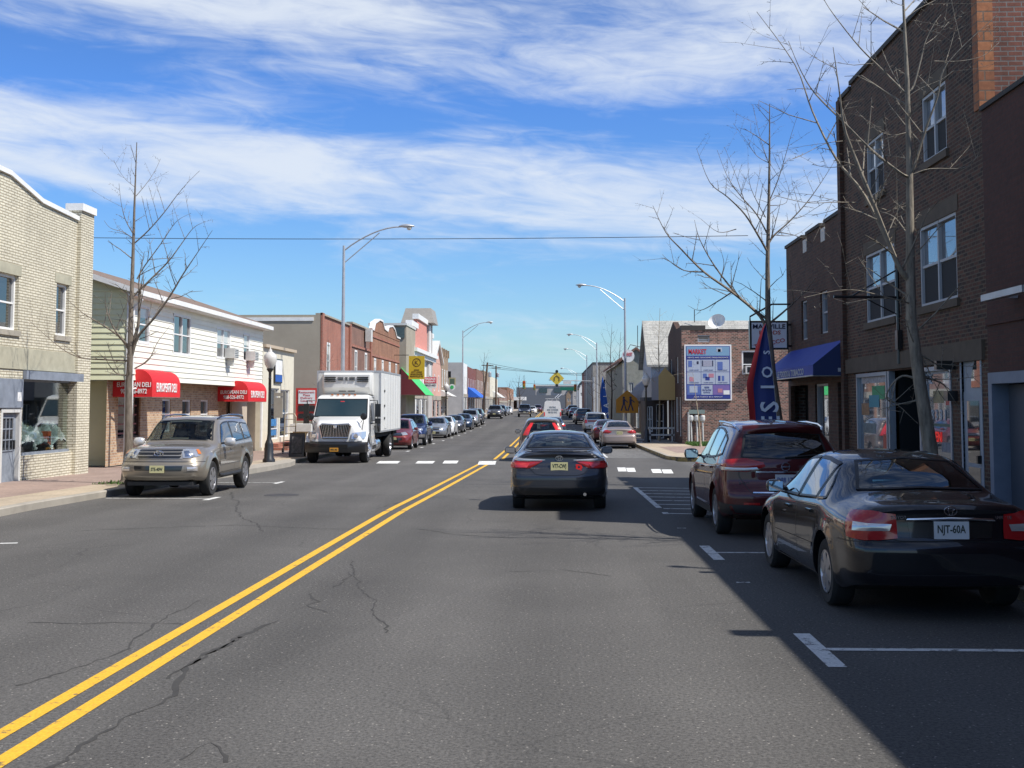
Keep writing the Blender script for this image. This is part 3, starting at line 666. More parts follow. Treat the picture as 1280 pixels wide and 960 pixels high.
mb = MB(); fbox(mb, O, U, d[2]-.13, d[1]+.88, -.08, d[2]-.08, d[1]+1.1, -.04); mb.build('handle', M_BLACK, dd)
mb = MB(); fbox(mb, O, U, d[0]-.1, 0, -.15, d[0], d[3]+.1, .02); fbox(mb, O, U, d[2], 0, -.15, d[2]+.1, d[3]+.1, .02); fbox(mb, O, U, d[0]-.1, d[3]+.002, -.15, d[2]+.1, d[3]+.1, .021); mb.build('door_frame', M_OFFW, b1)
t0 = rect(O, UL, XL, -2, 464, 514, 27); mb = MB(); fbox(mb, O, U, d[0]-.35, d[3]+.12, .003, shopw[0]-.08, shopw[3]-.02, .05); mb.build('panel', M_GREYP, b1)
mb = MB(); fbox(mb, O, U, lerp(d[0], d[2], .75), d[3]+.28, .051, lerp(d[0], d[2], 1.0), d[3]+.5, .056); mb.build('notice', M_WHITE, b1)
mb = MB(); fbox(mb, O, U, d[0]-.5, shopw[3]+.22, .002, y1-O.y-.4, shopw[3]+.75, .03); mb.build('cornice_band', M_LIME, b1)
# ===== white sided house with the delicatessen =====
HY0 = FX(163, 400, XL).y; HY1 = FX(328, 440, XL).y; zb = .10
ez = FX(164, 362, XL).z; ovz = FX(200, 477, XL).z   # eaves, bottom of the siding
h1 = thing('deli_house', 'long cream clapboard house with brown roof above a brick fronted delicatessen', 'building', (XL, (HY0+HY1)/2, zb))
O = Vector((XL, HY0, ovz)); ws = []
for q in ((173, 380, 429, 187), (216.5, 391, 443, 238.5), (270.5, 408, 448, 288), (304, 416, 452, 312)): ws.append(rect(O, UL, XL, *q))
ez2 = ez
mb = MB(); wall_grid(mb, O, UL, HY1-HY0, ez-ovz, ws, .05, 0, .185)
wall_grid(mb, Vector((XL-9, HY0, ovz)), UF, 9, ez-ovz, [], .05, 1, .185)
mb.face([(XL, HY1, ovz), (XL-9, HY1, ovz), (XL-9, HY1, ez), (XL, HY1, ez)]); mb.face([(XL-9, HY0, ovz), (XL-9, HY1, ovz), (XL-9, HY1, ez), (XL-9, HY0, ez)])
mb.build('upper_wall', [M_SIDING, M_SIDG], h1)
for i, w_ in enumerate(ws):
    window(h1, O, UL, w_, .05, rails=(.5,), mulls=(.5,) if i in (1, 2) else (), fw=.09, blind=(.3, 0, .45, .4)[i], name='window')
rz = 1.45  # shallow gable roof, ridge along the street
mb = MB(); xr = XL-4.0; e = .38
mb.prism([(XL+e, HY0-.3, ez-.02), (XL+e, HY1+.3, ez-.02), (xr, HY1+.3, ez+rz), (xr, HY0-.3, ez+rz)], (0, 0, -.10)); mb.prism([(XL-8-e, HY1+.3, ez-.02), (XL-8-e, HY0-.3, ez-.02), (xr, HY0-.3, ez+rz), (xr, HY1+.3, ez+rz)], (0, 0, -.10))
mb.build('roof', M_SHING, h1)
mb = MB(); mb.box(XL+e-.02, HY0-.3, ez-.20, XL+e+.05, HY1+.3, ez-.04); mb.box(XL+.02, HY0-.3, ez-.22, XL+e-.03, HY1+.3, ez-.16)
mb.prism([(XL+e+.04, HY0-.33, ez-.2), (XL+e+.04, HY0-.33, ez-.04), (xr, HY0-.33, ez+rz), (xr, HY0-.33, ez+rz-.2)], (0, .04, 0))
mb.build('fascia', M_WHITE, h1)
mb = MB(); mb.prism([(XL, HY0-.001, ez), (xr, HY0-.001, ez+rz-.1), (XL-9, HY0-.001, ez)], (0, .03, 0)); mb.build('gable_wall', M_SIDG, h1)
mb = MB(); mb.tube([(XL+.35, HY0+.05, ez-.3), (XL+.07, HY0+.05, ez-.6), (XL+.07, HY0+.05, ovz-.4), (XL+.07, HY0+.05, .2)], .05, 6); mb.build('downpipe', M_WHITE, h1)
mb = MB(); fbox(mb, O, UL, -.03, 0, .026, .1, ez-ovz, .045); mb.box(XL-.1, HY0-.045, ovz, XL+.04, HY0-.026, ez); mb.build('corner_board', M_WHITE, h1)
mb = MB(); mb.box(xr-.5, HY0+1.0, ez+rz-.7, xr+.1, HY0+1.7, ez+rz+.5); mb.box(xr-.55, HY0+.95, ez+rz+.5, xr+.15, HY0+1.75, ez+rz+.6, 1); mb.lathe([(.12, 0), (.12, .35), (.2, .36), (.2, .42)], (xr-.2, HY0+1.3, ez+rz+.6), n=10)
mb.build('chimney', [M_WHITE, M_BLACK], h1)
# brick shop front set back under the upper storey
XB = XL-.7; gzb = .0
ops = []; OB = Vector((XB, HY0+.02, gzb)); wdb = []
bigw = rect(OB, UL, XB, 148, 494, 548, 176); wdb.append(bigw)
for q in ((203, 499, 540, 214), (228, 500, 540, 239), (251, 500, 540, 261)): wdb.append(rect(OB, UL, XB, *q))
doorw = rect(OB, UL, XB, 283, 500, 580, 296); doorw[1] = .1; wdb.append(doorw)
mb = MB(); wall_grid(mb, OB, UL, HY1-HY0-.1, ovz-gzb, wdb, .12); mb.build('shop_wall', M_YBRK, h1)
mb = MB(); mb.face([(XL, HY0, ovz-.005), (XL, HY1, ovz-.005), (XB-.3, HY1, ovz-.005), (XB-.3, HY0, ovz-.005)]); mb.build('soffit', mat('soffit_paint', (.20, .16, .13), .8), h1)
mb = MB(); ob2 = Vector((XL-9, HY0+.9, .0)); wall_grid(mb, ob2, UF, 9-.72, ovz, [], .05, 0, .185); mb.build('alley_wall', M_SIDG, h1)
for i, w_ in enumerate(wdb[:4]): window(h1, OB, UL, w_, .12, fm=M_WHITE if i else mat('brown_frame', (.06, .03, .02), .6), rails=() if i == 0 else (.55,), mulls=(.5,) if i == 0 else (), gm=None if i == 0 else M_DGLASS)
mb = MB(); fbox(mb, OB, UL, doorw[0], doorw[1], -.1, doorw[2], doorw[3], -.04); mb.build('door', mat('brown_door', (.13, .10, .08), .6), h1)
mb = MB(); u_ = HY1-HY0-1.7; fbox(mb, OB, UL, u_-1.2, .1, .02, u_+1.35, ovz-.1, .12); mb.build('panel_wall', mat('beige_panel', (.50, .43, .35), .8, var=.08), h1)
mb = MB(); mb.box(XL-.02, HY1-.18, .0, XL+.05, HY1, ovz); mb.build('corner_board', M_WHITE, h1)
mb = MB(); mb.tube([(XL-.1, HY0+.1, .0), (XL-.1, HY0+.1, ovz)], .07, 8); mb.tube([(XL-.1, HY0+.1, ovz-.3), (XL+.6, HY0+2.2, ovz-.1)], .03, 6); mb.build('porch_post', M_WHITE, h1)
shelf = MB()
for k in range(5): fbox(shelf, OB, UL, bigw[0]+.1, bigw[1]+.12+k*.3, -.11, bigw[2]-.1, bigw[1]+.17+k*.3, -.10)
shelf.build('shelf', mat('pink_goods', (.28, .10, .10), .7, var=.5, vs=12), h1)
# window air conditioners
for w_, f in ((ws[2], .75), (ws[3], .7)):
    mb = MB(); uc = lerp(w_[0], w_[2], f); fbox(mb, O, UL, uc-.30, w_[1]+.06, 0, uc+.30, w_[1]+.46, .42)
    for k in range(5): fbox(mb, O, UL, uc-.26, w_[1]+.10+k*.07, .42, uc+.26, w_[1]+.12+k*.07, .43, 1)
    fbox(mb, O, UL, uc-.05, w_[1]-.25, .02, uc+.05, w_[1]+.05, .3, 0)
    c = O+UL*uc; tag(mb.build('air_conditioner', [M_OFFW, M_BLACK], None, origin=(XL+.2, c.y, O.z+w_[1])), 'white air conditioner in the %s window of the clapboard house' % ('double' if w_ is ws[2] else 'rightmost narrow'), 'air conditioner', 'window air conditioners on the clapboard house')
def awning(y0, y1, zt, zb, out, label):
    """curved canvas shop awning with lettering on front and near end"""
    t = thing('shop_awning', label, 'awning', (XL, (y0+y1)/2, zb), group='red delicatessen awnings')
    prof = [(0, zt)]; vz = zb+(zt-zb)*.50
    for i in range(9): a = PI/2*i/8; prof.append((out*(.25+.75*math.sin(a)), vz+(zt-vz)*math.cos(a)**1.0))
    prof.append((out, zb))
    mb = MB(); mb.grid([[Vector((XL+x, y, z)) for y in np.linspace(y0, y1, 6)] for x, z in prof])
    mb.face([Vector((XL+x, y1, z)) for x, z in prof]+[Vector((XL, y1, zb))]); cv = mb.build('canopy', M_RED, t, smooth=True, angle=30)
    mb = MB(); mb.face([Vector((XL+x, y0, z)) for x, z in prof]+[Vector((XB, y0, zb)), Vector((XB, y0, ovz-.02)), Vector((XL, y0, ovz-.02))]); mb.build('end_panel', M_RED, t)
    text('front_lettering', 'EUROPEAN DELI', M_TXTW, t, (XL+out+.012, (y0+y1)/2, lerp(zb, zt, .36)), UL, h=(zt-zb)*.32, w=(y1-y0)*.72)
    text('side_lettering', 'EUROPEAN DELI\n908-526-8972', M_TXTW, t, (XL+out*.1-.08, y0-.012, lerp(zb, zt, .33)), UF, h=(zt-zb)*.42, w=(out+.7)*.86)
    mb = MB(); mb.tube([(XL+.02, y0+.02, zb), (XL+out-.02, y0+.02, zb), (XL+out-.02, y1-.02, zb), (XL+.02, y1-.02, zb)], .02, 5); mb.build('awning_frame', M_GALV, t)
def aw(px0, px1, pyt, pyb, out, label):
    a = FX(px0, pyb, XL+out); b = FX(px1, pyb, XL+out); zt = FX(lerp(px0, px1, .1), pyt, XL+out*.3).z
    awning(a.y, b.y, zt, (a.z+b.z)/2, out, label)
aw(190, 225, 463.5, 496.5, .56, 'red curved awning lettered EUROPEAN DELI, the larger near one behind the street tree')
aw(310, 333, 477, 502, .58, 'red curved awning lettered EUROPEAN DELI at the far end of the clapboard house')
# ===== small cream shop with lamp sign =====
def zof(px, py, X): return FX(px, py, X).z
y0, y1 = HY1+.15, FX(367, 480, XL).y
s3 = thing('cream_shop', 'small single storey cream shop with glass door beside the clapboard house', 'building', (XL, (y0+y1)/2, -.1))
zb = gz(58)+.13; zt = zof(366, 441, XL); O = Vector((XL, y0, zb))
dr = rect(O, UL, XL, 338, 485, 560, 349); wr = rect(O, UL, XL, 350.5, 487, 546, 362); dr[1] = .5; wr[1] = .55
O, U = shell(s3, 'L', XL, y0, y1, zb, zt, 7, M_CREAMP, [dr, wr])
coping(s3, XL-.3, XL+.15, [(y0, zt), (y1, zt)], .14, mat('buff_coping', (.48, .40, .30), .8))
window(s3, O, U, dr, .12, rails=(.2,), name='display_window'); window(s3, O, U, wr, .12, rails=(.5,), name='display_window')
q = rect(O, U, XL, 342, 448, 478.5, 351); mb = MB(); fbox(mb, O, U, q[0], q[1], .02, q[2], q[3], .09); bs = mb.build('wall_sign', M_BLACK, s3)
mb = MB(); fbox(mb, O, U, q[0]+.06, lerp(q[1], q[3], .35), .09, q[2]-.06, q[3]-.06, .095); mb.build('sign_face', M_WHITE, bs)
mb = MB(); fbox(mb, O, U, q[0]+.06, q[1]+.06, .09, q[2]-.06, lerp(q[1], q[3], .33), .096); mb.build('sign_base', mat('sign_blue', (.02, .10, .40), .5), bs)
for k, (a, b_) in enumerate(((.1, .35), (.38, .62))):
    mb = MB(); fbox(mb, O, U, dr[0]+.1, dr[1]+a*1.6, -.10, dr[2]-.1, dr[1]+b_*1.6-.05, -.095); p_ = mb.build('window_poster', mat('poster_blue', (.05, .22, .50), .5, var=.6, vs=7), s3)
mb = MB(); mb.box(XL-.02, y0+.4, zb, XL+1.1, y1-.3, zb+.16); mb.box(XL-.02, y0+.7, zb+.16, XL+.6, y1-.6, zb+.32); mb.build('brick_step', M_R1, s3)
# ===== the red brick row =====
def facade(name, label, px0, px1, pyt, wm, sm=None, X=XL, storeys=2, depth=15, nwin=3, wtop=None, zt=None, y0=None, y1=None, shopm=None, cat='building', wm2=None, blind=.3, side='L', winm=None, winz=(.48, .76), shop=True, lint=None, group=None):
    y0 = FX(px0, 480, X).y if y0 is None else y0; y1 = FX(px1, 480, X).y if y1 is None else y1
    g = min(gz(y0), gz(y1)); zb = g+.12; zt = FX(px0 if side == 'L' else px0, pyt, X).z if zt is None else zt
    t = thing(name, label, cat, (X, (y0+y1)/2, zb), group=group); H = zt-zb; Lh = y1-y0; ops = []; wins = []
    for i in range(nwin):
        c = Lh*(i+.5)/nwin; hw = min(.55, Lh/nwin*.28); wins.append([c-hw, H*winz[0], c+hw, H*winz[1]])
    shops = []
    if shop:
        ns = max(1, round(Lh/5.5))
        for i in range(ns): a = Lh*i/ns+.35; b = Lh*(i+1)/ns-.35; shops += [[a, .55, b-1.35, min(2.7, H*.36)], [b-1.1, .02, b-.1, min(2.6, H*.35)]]
    O, U = shell(t, side, X, y0, y1, zb, zt, depth, wm, wins+shops, sm, rec=.075)
    for w_ in wins: window(t, O, U, w_, .072, blind=blind if random.random() < .6 else 0, fw=.13, fm=winm, lintel=lint)
    for k, w_ in enumerate(shops): window(t, O, U, w_, .072, rails=() if k % 2 == 0 else (.5,), fm=shopm or M_OFFW, name='display_window' if k % 2 == 0 else 'door')
    if shop:
        mb = MB(); fbox(mb, O, U, .2, min(2.75, H*.37), .004, Lh-.2, min(2.75, H*.37)+.5, .08); mb.build('shop_fascia', shopm or M_STONE, t)
    return t, O, U, zt, y0, y1
r1, O, U, zt, y0, y1 = facade('brick_building', 'two storey red brick building with square parapet above the white truck', 400, 437, 393, M_R1, M_TAN, nwin=2, winz=(.50, .80), depth=17)
coping(r1, XL-.3, XL+.1, [(y0, zt), (y1, zt)], .1, M_STONE)
mb = MB(); mb.box(XL-17, y0-.05, zt-.35, XL-.4, y0+.2, zt-.15); mb.build('roof_edge', M_WHITE, r1)
for yy in (y0, y1-.55):
    mb = MB(); mb.box(XL-.02, yy, O.z, XL+.12, yy+.55, zt+.12); mb.build('pilaster', M_R1, r1)
r2, O, U, zt2, y0, y1 = facade('brick_building', 'brown brick building with two tall dark windows left of the orange brick one', 438, 463, 404, M_R2, nwin=2, winz=(.48, .78), blind=0)
coping(r2, XL-.3, XL+.12, [(y0, zt2), (y1, zt2)], .12, M_STONE)
mb = MB(); fbox(mb, O, U, 0, zt2-O.z-1.5, .0, y1-y0, zt2-O.z-1.35, .07); fbox(mb, O, U, y1-y0-.5, 0, .0, y1-y0, zt2-O.z+.2, .12); mb.build('band', M_R1, r2)
mb = MB(); mb.box(XL+.1, y1-3.2, zt2-.9, XL+.5, y1-2.4, zt2-.05); mb.build('flood_light', M_OFFW, r2)
r3, O, U, zt3, y0, y1 = facade('brick_building', 'orange brick building with scalloped white coped parapet and four white windows', 463.5, 499, 412, M_R3, nwin=4, winz=(.46, .74), lint=M_R3)
prof = [(0, .0), (.06, .0), (.10, .55), (.24, .95), (.34, .95), (.40, .45), (.52, .35), (.56, .75), (.70, .95), (.78, .75), (.86, .2), (1, .2)]
P = [(lerp(y0, y1, a), zt3+b) for a, b in prof]
mb = MB(); mb.prism([(XL+.03, y, z) for y, z in ([(y0, zt3-.02)]+[(y1, zt3-.02)]+P[::-1])], (-.3, 0, 0)); mb.build('parapet', M_R3, r3)
coping(r3, XL-.32, XL+.1, P, .13, M_WHITE)
mb = MB(); fbox(mb, O, U, .1, zt3-O.z-.5, .0, y1-y0-.1, zt3-O.z-.36, .06); fbox(mb, O, U, .1, zt3-O.z-1.9, .0, y1-y0-.1, zt3-O.z-1.76, .06); mb.build('band', M_R1, r3)
# ===== pink fronted hall with white cornice, and the tower behind =====
p5, O, U, zt5, y0, y1 = facade('pink_building', 'tall pink fronted building with white arched cornice and stepped gable', 512, 540, 432, M_WHITE, M_TAN, nwin=3, winz=(.42, .66), depth=20)
c0 = zof(512, 432, XL); H = zt5-O.z
sp = [(0, .0), (0, 1.9), (.28, 2.1), (.28, 2.9), (.72, 2.9), (.72, 1.9), (.98, 1.7), (.98, 0)]
mb = MB(); mb.prism([(XL+.04, lerp(y0, y1, a), zt5+b) for a, b in sp], (-.35, 0, 0)); mb.build('gable', M_PINK, p5)
for a, b, z in ((0, .26, 1.9), (.26, .74, 2.9), (.72, 1.0, 1.8)):
    mb = MB(); mb.box(XL-.4, lerp(y0, y1, a)-.05, zt5+z, XL+.2, lerp(y0, y1, b)+.05, zt5+z+.5); mb.build('coping', M_WHITE, p5)
mb = MB(); n = 12
for i in range(n):
    a, b = i/n, (i+1)/n; za = zt5-.5+.0*math.sin(PI*a); mb.box(XL, lerp(y0, y1, a), za, XL+.7, lerp(y0, y1, b), za+.35)
mb.box(XL, y0, zt5-.9, XL+.45, y1, zt5-.52); mb.build('cornice', M_WHITE, p5)
mb = MB(); mb.box(XL-16, y0-.1, zt5+.2, XL-.5, y0+.3, zt5+.7); mb.build('gutter', M_WHITE, p5)
mb = MB(); mb.box(XL-9, y0-.06, zt5-3.4, XL, y0-.01, zt5-3.25); mb.build('band', M_R1, p5)
tw = thing('roof_tower', 'grey clad tower with hipped hat roof rising behind the pink building', 'tower', (-14.6, 128, 0))
zt = FY(520, 386, 127).z; xa, xb = FY(509, 400, 126).x, FY(536, 400, 126).x
mb = MB(); mb.box(xa, 126, 0, xb, 130, zt-1.5); mb.build('wall', M_GREYW, tw)
mb = MB(); o_ = .6; mb.prism([(xa-o_, 125.4, zt-1.6), (xb+o_, 125.4, zt-1.6), (xb+.2, 126.2, zt), (xa-.2, 126.2, zt)], (0, 4.8, 0)); mb.build('roof', mat('taupe_metal', (.30, .28, .25), .6, var=.1), tw)
mb = MB(); mb.box(xb-.05, 126.6, 5, xb+.06, 127.6, zt-1.8); mb.box(xb+.06, 126.8, zt-6, xb+.1, 127.3, zt-5.3, 1); mb.build('corner_panel', [M_WHITE, M_BLACK], tw)
nb = thing('flat_roofed_building', 'flat roofed building behind the brick row with dark attic windows', 'building', (-19, 108, 0))
za = FY(480, 404, 105).z; mb = MB(); mb.box(FY(462, 404, 105).x, 105, 0, FY(508, 404, 105).x, 112, za-.2); mb.build('wall', M_TAN, nb)
mb = MB(); mb.box(FY(461, 404, 105).x, 104.7, za-.2, FY(509, 404, 105).x, 112, za); mb.build('roof', M_OFFW, nb)
mb = MB(); mb.box(FY(492, 404, 105).x, 104.9, za-1.3, FY(506, 404, 105).x, 105, za-.4); mb.build('window', M_DGLASS, nb)
# ===== narrow salmon gabled house =====
p6, O, U, zt6, y0, y1 = facade('gabled_shop', 'narrow salmon gabled building with two arched windows next to the pink one', 540.5, 551, 452, M_PINK2, nwin=2, winz=(.52, .80))
ym = (y0+y1)/2; gzt = zof(541, 428, XL)
mb = MB(); mb.prism([(XL+.02, y0, zt6), (XL+.02, y1, zt6), (XL+.02, ym, gzt)], (-8, 0, 0)); mb.build('gable', M_PINK2, p6)
mb = MB(); mb.prism([(XL+.35, y0-.3, zt6-.1), (XL+.35, ym, gzt+.1), (XL+.35, ym, gzt+.45), (XL+.35, y0-.3, zt6+.25)], (-9, 0, 0)); mb.prism([(XL+.35, ym, gzt+.1), (XL+.35, y1+.3, zt6-.1), (XL+.35, y1+.3, zt6+.25), (XL+.35, ym, gzt+.45)], (-9, 0, 0)); mb.build('roof', M_OFFW, p6)
tb, O, U, zt7, y0, y1 = facade('brick_building', 'tall brown brick building with corbelled top beyond the salmon gable', 551.5, 560, 438, M_TANB, M_TANB, nwin=3, winz=(.48, .74))
for k in range(4):
    yy = lerp(y0, y1-.6, k/3); mb = MB(); mb.box(XL-.1, yy, zt7-.6, XL+.16, yy+.6, zt7+.35); mb.build('parapet_pier', M_TANB, tb)
g8, O, U, zt8, y0, y1 = facade('grey_building', 'grey painted two storey building with a blank side wall facing the camera', 578, 584, 453, M_WHITE, M_GREYW, nwin=3, depth=6)
mb = MB(); mb.box(XL-2.2, y0-.02, zt8-2.3, XL-1.7, y0, zt8-1.3); mb.build('window', M_DGLASS, g8)
facade('brick_building', 'dark red brick building with white windows behind the blue awning', 584.5, 595, 458, brick('deep_red_brick', (.26, .06, .045), (.2, .05, .04), (.2, .12, .1)), nwin=4)
facade('brick_building', 'weathered brown brick building between red brick and the leaning utility pole', 595.5, 604, 461, M_R2, nwin=5)
facade('tan_building', 'tan building with bracketed cornice just beyond the leaning utility pole', 604.5, 612, 463, M_TANB, nwin=4)
facade('cream_building', 'cream fronted two storey building near the far crossing', 612.5, 622, 470, M_CREAMP, nwin=5, zt=None)
ORNX = XL
# a row of low brick shops and the white filling station at the far end on the left
for px0, px1, pt, m_, lb in ((624, 634, 485, M_R2, 'low brown brick shops past the last utility pole on the left'), (634.5, 642, 484, M_R3, 'low orange brick building left of the white flat roofed one')):
    facade('low_shop', lb, 0, 0, pt, m_, y0=FX(px0, 480, XL).y, y1=FX(px1, 480, XL).y, zt=FX(px0, pt, XL).z, nwin=6, depth=30)
st = thing('filling_station', 'low white flat roofed canopy building at the far left of the junction', 'building', (-12, 420, .3))
xa, xb = FY(629, 500, 420).x, FY(657, 500, 420).x; z1 = FY(640, 496, 420).z
mb = MB(); mb.box(xa, 420, z1-1.2, xb, 432, z1); mb.build('roof', M_WHITE, st)
mb = MB(); mb.box(xa, 424, 0, lerp(xa, xb, .3), 432, z1-1.2); mb.box(lerp(xa, xb, .62), 421, 0, lerp(xa, xb, .8), 432, z1-1.2); mb.build('wall', M_WHITE, st)
mb = MB(); mb.box(lerp(xa, xb, .3), 428, 0, lerp(xa, xb, .62), 429, z1-1.2); mb.build('window', M_DGLASS, st)
eb = thing('warehouse', 'long pale grey warehouse closing the far end of the street', 'building', (2, 470, .3))
xa, xb = FY(668, 500, 470).x, FY(748, 500, 470).x; z1 = FY(700, 481, 470).z; zm = FY(700, 494, 470).z
mb = MB(); mb.box(xa, 470, .2, xb, 490, z1); mb.build('wall', M_GREYW, eb)
mb = MB(); mb.box(xa-6, 466, .2, xb+2, 469.9, zm); mb.build('lower_wall', mat('slate_cladding', (.14, .15, .17), .7, var=.1), eb)
mb = MB(); mb.box(xa-7, 468, .2, xa+.5, 490, z1-1); mb.build('side_wing', mat('slate_cladding', (.14, .15, .17)), eb)
for k in range(4):
    mb = MB(); x = lerp(xa+2, xb-6, k/3); mb.box(x, 469.5, zm+1, x+3, 469.95, zm+2.8); mb.build('window', M_DGLASS, eb)
mb = MB(); mb.box(xa, 469.7, z1-.5, xb, 490.2, z1); mb.build('roof_edge', M_OFFW, eb)
# ---------------- signs of the left row
def arm_sign(name, label, px0, px1, pyt, pyb, Y, m, cat, th=.15, group=None):
    a = FY(px0, pyt, Y); b = FY(px1, pyb, Y); t = thing(name, label, cat, ((a.x+b.x)/2, Y, b.z))
    mb = MB(); mb.box(a.x, Y, b.z, b.x, Y+th, a.z); mb.build('sign_board', m, t); mb = MB(); mb.tube([(a.x, Y+th/2, a.z+.08), (min(a.x-.6, XL), Y+th/2, a.z+.08)], .03, 5); mb.tube([(a.x, Y+th/2, b.z+.1), (XL, Y+th/2, b.z+.1)], .03, 5); mb.build('bracket', M_BLACK, t)
    return t, a, b
Y = 100.0; M_SGY = mat('mustard_sign', (.56, .40, .02), .5, var=.06)
t, a, b = arm_sign('projecting_sign', 'mustard yellow projecting sign with a circled K above the green awning', 511, 530.5, 445, 474, Y, M_SGY, 'sign')
w = b.x-a.x; h = a.z-b.z; cx_ = (a.x+b.x)/2; M_SB = mat('sign_brown', (.10, .05, .01), .5)
mb = MB()
for k in range(24):
    p = [(cx_+math.cos(2*PI*(k+j)/24)*r, Y-.012, a.z-h*.28+math.sin(2*PI*(k+j)/24)*r) for j, r in ((0, w*.27), (1, w*.27), (1, w*.22), (0, w*.22))]; mb.face(p)
mb.build('emblem_ring', M_SB, t); text('emblem_letter', 'K', M_SB, t, (cx_, Y-.01, a.z-h*.28), UF, h=w*.24)
text('lettering', 'KING\nCITY WIDE\nMORTGAGE\nMANVILLE NJ', M_SB, t, (cx_, Y-.01, b.z+h*.25), UF, h=h*.36, w=w*.8)
Y = 122.0; t, a, b = arm_sign('projecting_sign', 'red and white projecting sign lettered MASSAGE THERAPY', 530, 545.5, 471.5, 485, Y, M_OFFW, 'sign')
h = a.z-b.z; mb = MB(); mb.box(a.x, Y-.02, a.z-h*.56, b.x, Y-.005, a.z); mb.build('sign_panel', mat('sign_red', (.50, .03, .06), .5), t)
text('lettering', 'MASSAGE\nTHERAPY', M_TXTW, t, ((a.x+b.x)/2, Y-.022, a.z-h*.28), UF, h=h*.42, w=(b.x-a.x)*.86); text('phone_number', '908-231-4423', M_TXTB, t, ((a.x+b.x)/2, Y-.01, b.z+h*.25), UF, h=h*.17, w=(b.x-a.x)*.85)
Y = 160.0; t, a, b = arm_sign('projecting_sign', 'square green and tan projecting sign above a white round one', 561, 569.5, 472, 481.5, Y, mat('sign_tan', (.42, .36, .2), .5), 'sign')
mb = MB(); mb.box(a.x+.15, Y-.01, b.z+.15, b.x-.15, Y-.002, a.z-.15); mb.build('sign_picture', mat('sign_green', (.10, .14, .09), .5), t)
t = thing('round_sign', 'white round projecting sign below the green and tan one', 'sign', (FY(565, 484, Y).x, Y-1, FY(565, 487, Y).z)); c = FY(565, 484, Y-1)
mb = MB(); mb.lathe([(.42, -.06), (.42, .06)], c, 'Y', 20); mb.build('sign_board', M_WHITE, t); mb = MB(); mb.lathe([(.24, -.09), (.24, -.065)], c, 'Y', 20); mb.build('sign_picture', M_GREENC, t); mb = MB(); mb.tube([c, (XL, c.y, c.z)], .03, 5); mb.build('bracket', M_BLACK, t)
def slope_awning(name, label, X, y0, y1, zt, zb, out, m, sidem=None, valance=.0, sgn=1, txt=None, endm=None):
    t = thing(name, label, 'awning', (X, (y0+y1)/2, zb)); o = sgn*out; zv = zb+valance
    mb = MB(); mb.face([(X, y0, zt), (X, y1, zt), (X+o, y1, zv), (X+o, y0, zv)]); 
    if valance: mb.face([(X+o, y0, zv), (X+o, y1, zv), (X+o, y1, zb), (X+o, y0, zb)])
    mb.build('canopy', m, t)
    for yy in (y0, y1): mb = MB(); mb.face([(X, yy, zt), (X+o, yy, zv), (X+o, yy, zb), (X, yy, zb)]); mb.build('end_panel', endm or m, t)
    mb = MB(); mb.tube([(X, y0+.03, zb), (X+o*.98, y0+.03, zb), (X+o*.98, y1-.03, zb), (X, y1-.03, zb)], .02, 5); mb.build('awning_frame', M_GALV, t); return t
a = FX(531, 493, XL+2.0); zt = FY(506, 459, 104).z
slope_awning('shop_awning', 'bright green sloping awning beneath the mustard sign', XL, 104.5, 112, zt, FX(531, 493.5, XL+2.2).z, 2.2, M_GREENC, endm=mat('maroon_canvas', (.14, .02, .03), .7))
slope_awning('shop_awning', 'grey and white sloping awning under the brown brick building', XL, 142, 149, zof(549, 487, XL), zof(549, 492, XL)-.3, 1.4, M_OFFW)
slope_awning('shop_awning', 'royal blue sloping awning on the distant dark red brick building', XL, 188, 205, 4.7, 3.1, 2.0, mat('royal_blue_canvas', (.02, .12, .55), .6))
slope_awning('shop_awning', 'white and blue striped awning near the far crossing on the left', XL, 268, 290, 5.0, 3.6, 2.0, M_OFFW)
# lot between the small shop and the brick row: red framed sign board, sand coloured kiosk, ladder, sandwich board
rb = thing('notice_board', 'red framed white notice board fixed to the tan side wall left of the truck', 'notice board', (FY(380, 505, 67).x, 67, FY(380, 526, 67).z))
a, b = FY(369, 485, 67), FY(396, 526, 67); mb = MB(); mb.box(a.x, 67.2, b.z, b.x, 67.35, a.z); mb.build('frame', mat('red_frame', (.55, .04, .03), .6), rb)
z_ = lerp(b.z, a.z, .52); mb = MB(); mb.box(a.x+.15, 67.17, z_, b.x-.15, 67.2, a.z-.12); mb.build('notice', M_WHITE, rb)
mb = MB(); mb.box(a.x+.15, 67.17, b.z+.12, b.x-.15, 67.2, lerp(b.z, a.z, .22)); mb.box(a.x+.15, 67.17, lerp(b.z, a.z, .28), b.x-.15, 67.2, z_-.1); mb.build('window', M_DGLASS, rb)
text('lettering', 'Restaurant\nPizza\nDelivery\nCatering', M_TXTR, rb, ((a.x+b.x)/2, 67.165, (z_+a.z)/2-.05), UF, h=(a.z-z_)*.7, w=(b.x-a.x)*.7, bold=False)
kx = FY(376, 540, 56); zz = gz(56)+.13
k = thing('kiosk_counter', 'sand coloured slatted counter with a white top beside the truck', 'counter', (kx.x, 56, zz)); a, b = FY(366, 530, 56), FY(386, 560, 56)
mb = MB(); mb.box(a.x, 56, zz, b.x, 57.6, a.z-.35)
for i in range(7): x = lerp(a.x, b.x, (i+.5)/7); mb.box(x-.03, 55.97, zz, x+.03, 56.0, a.z-.35)
mb.build('cabinet', mat('sand_wood', (.55, .45, .26), .8, var=.15), k); mb = MB(); mb.box(a.x-.12, 55.85, a.z-.35, b.x+.12, 57.7, a.z); mb.build('counter_top', M_OFFW, k)
c = G(361, 567, .14); t = thing('hand_truck', 'tall steel hand truck leaning beside the sandwich board', 'hand truck', tuple(c)); mb = MB(); hx = .24; H = 1.55
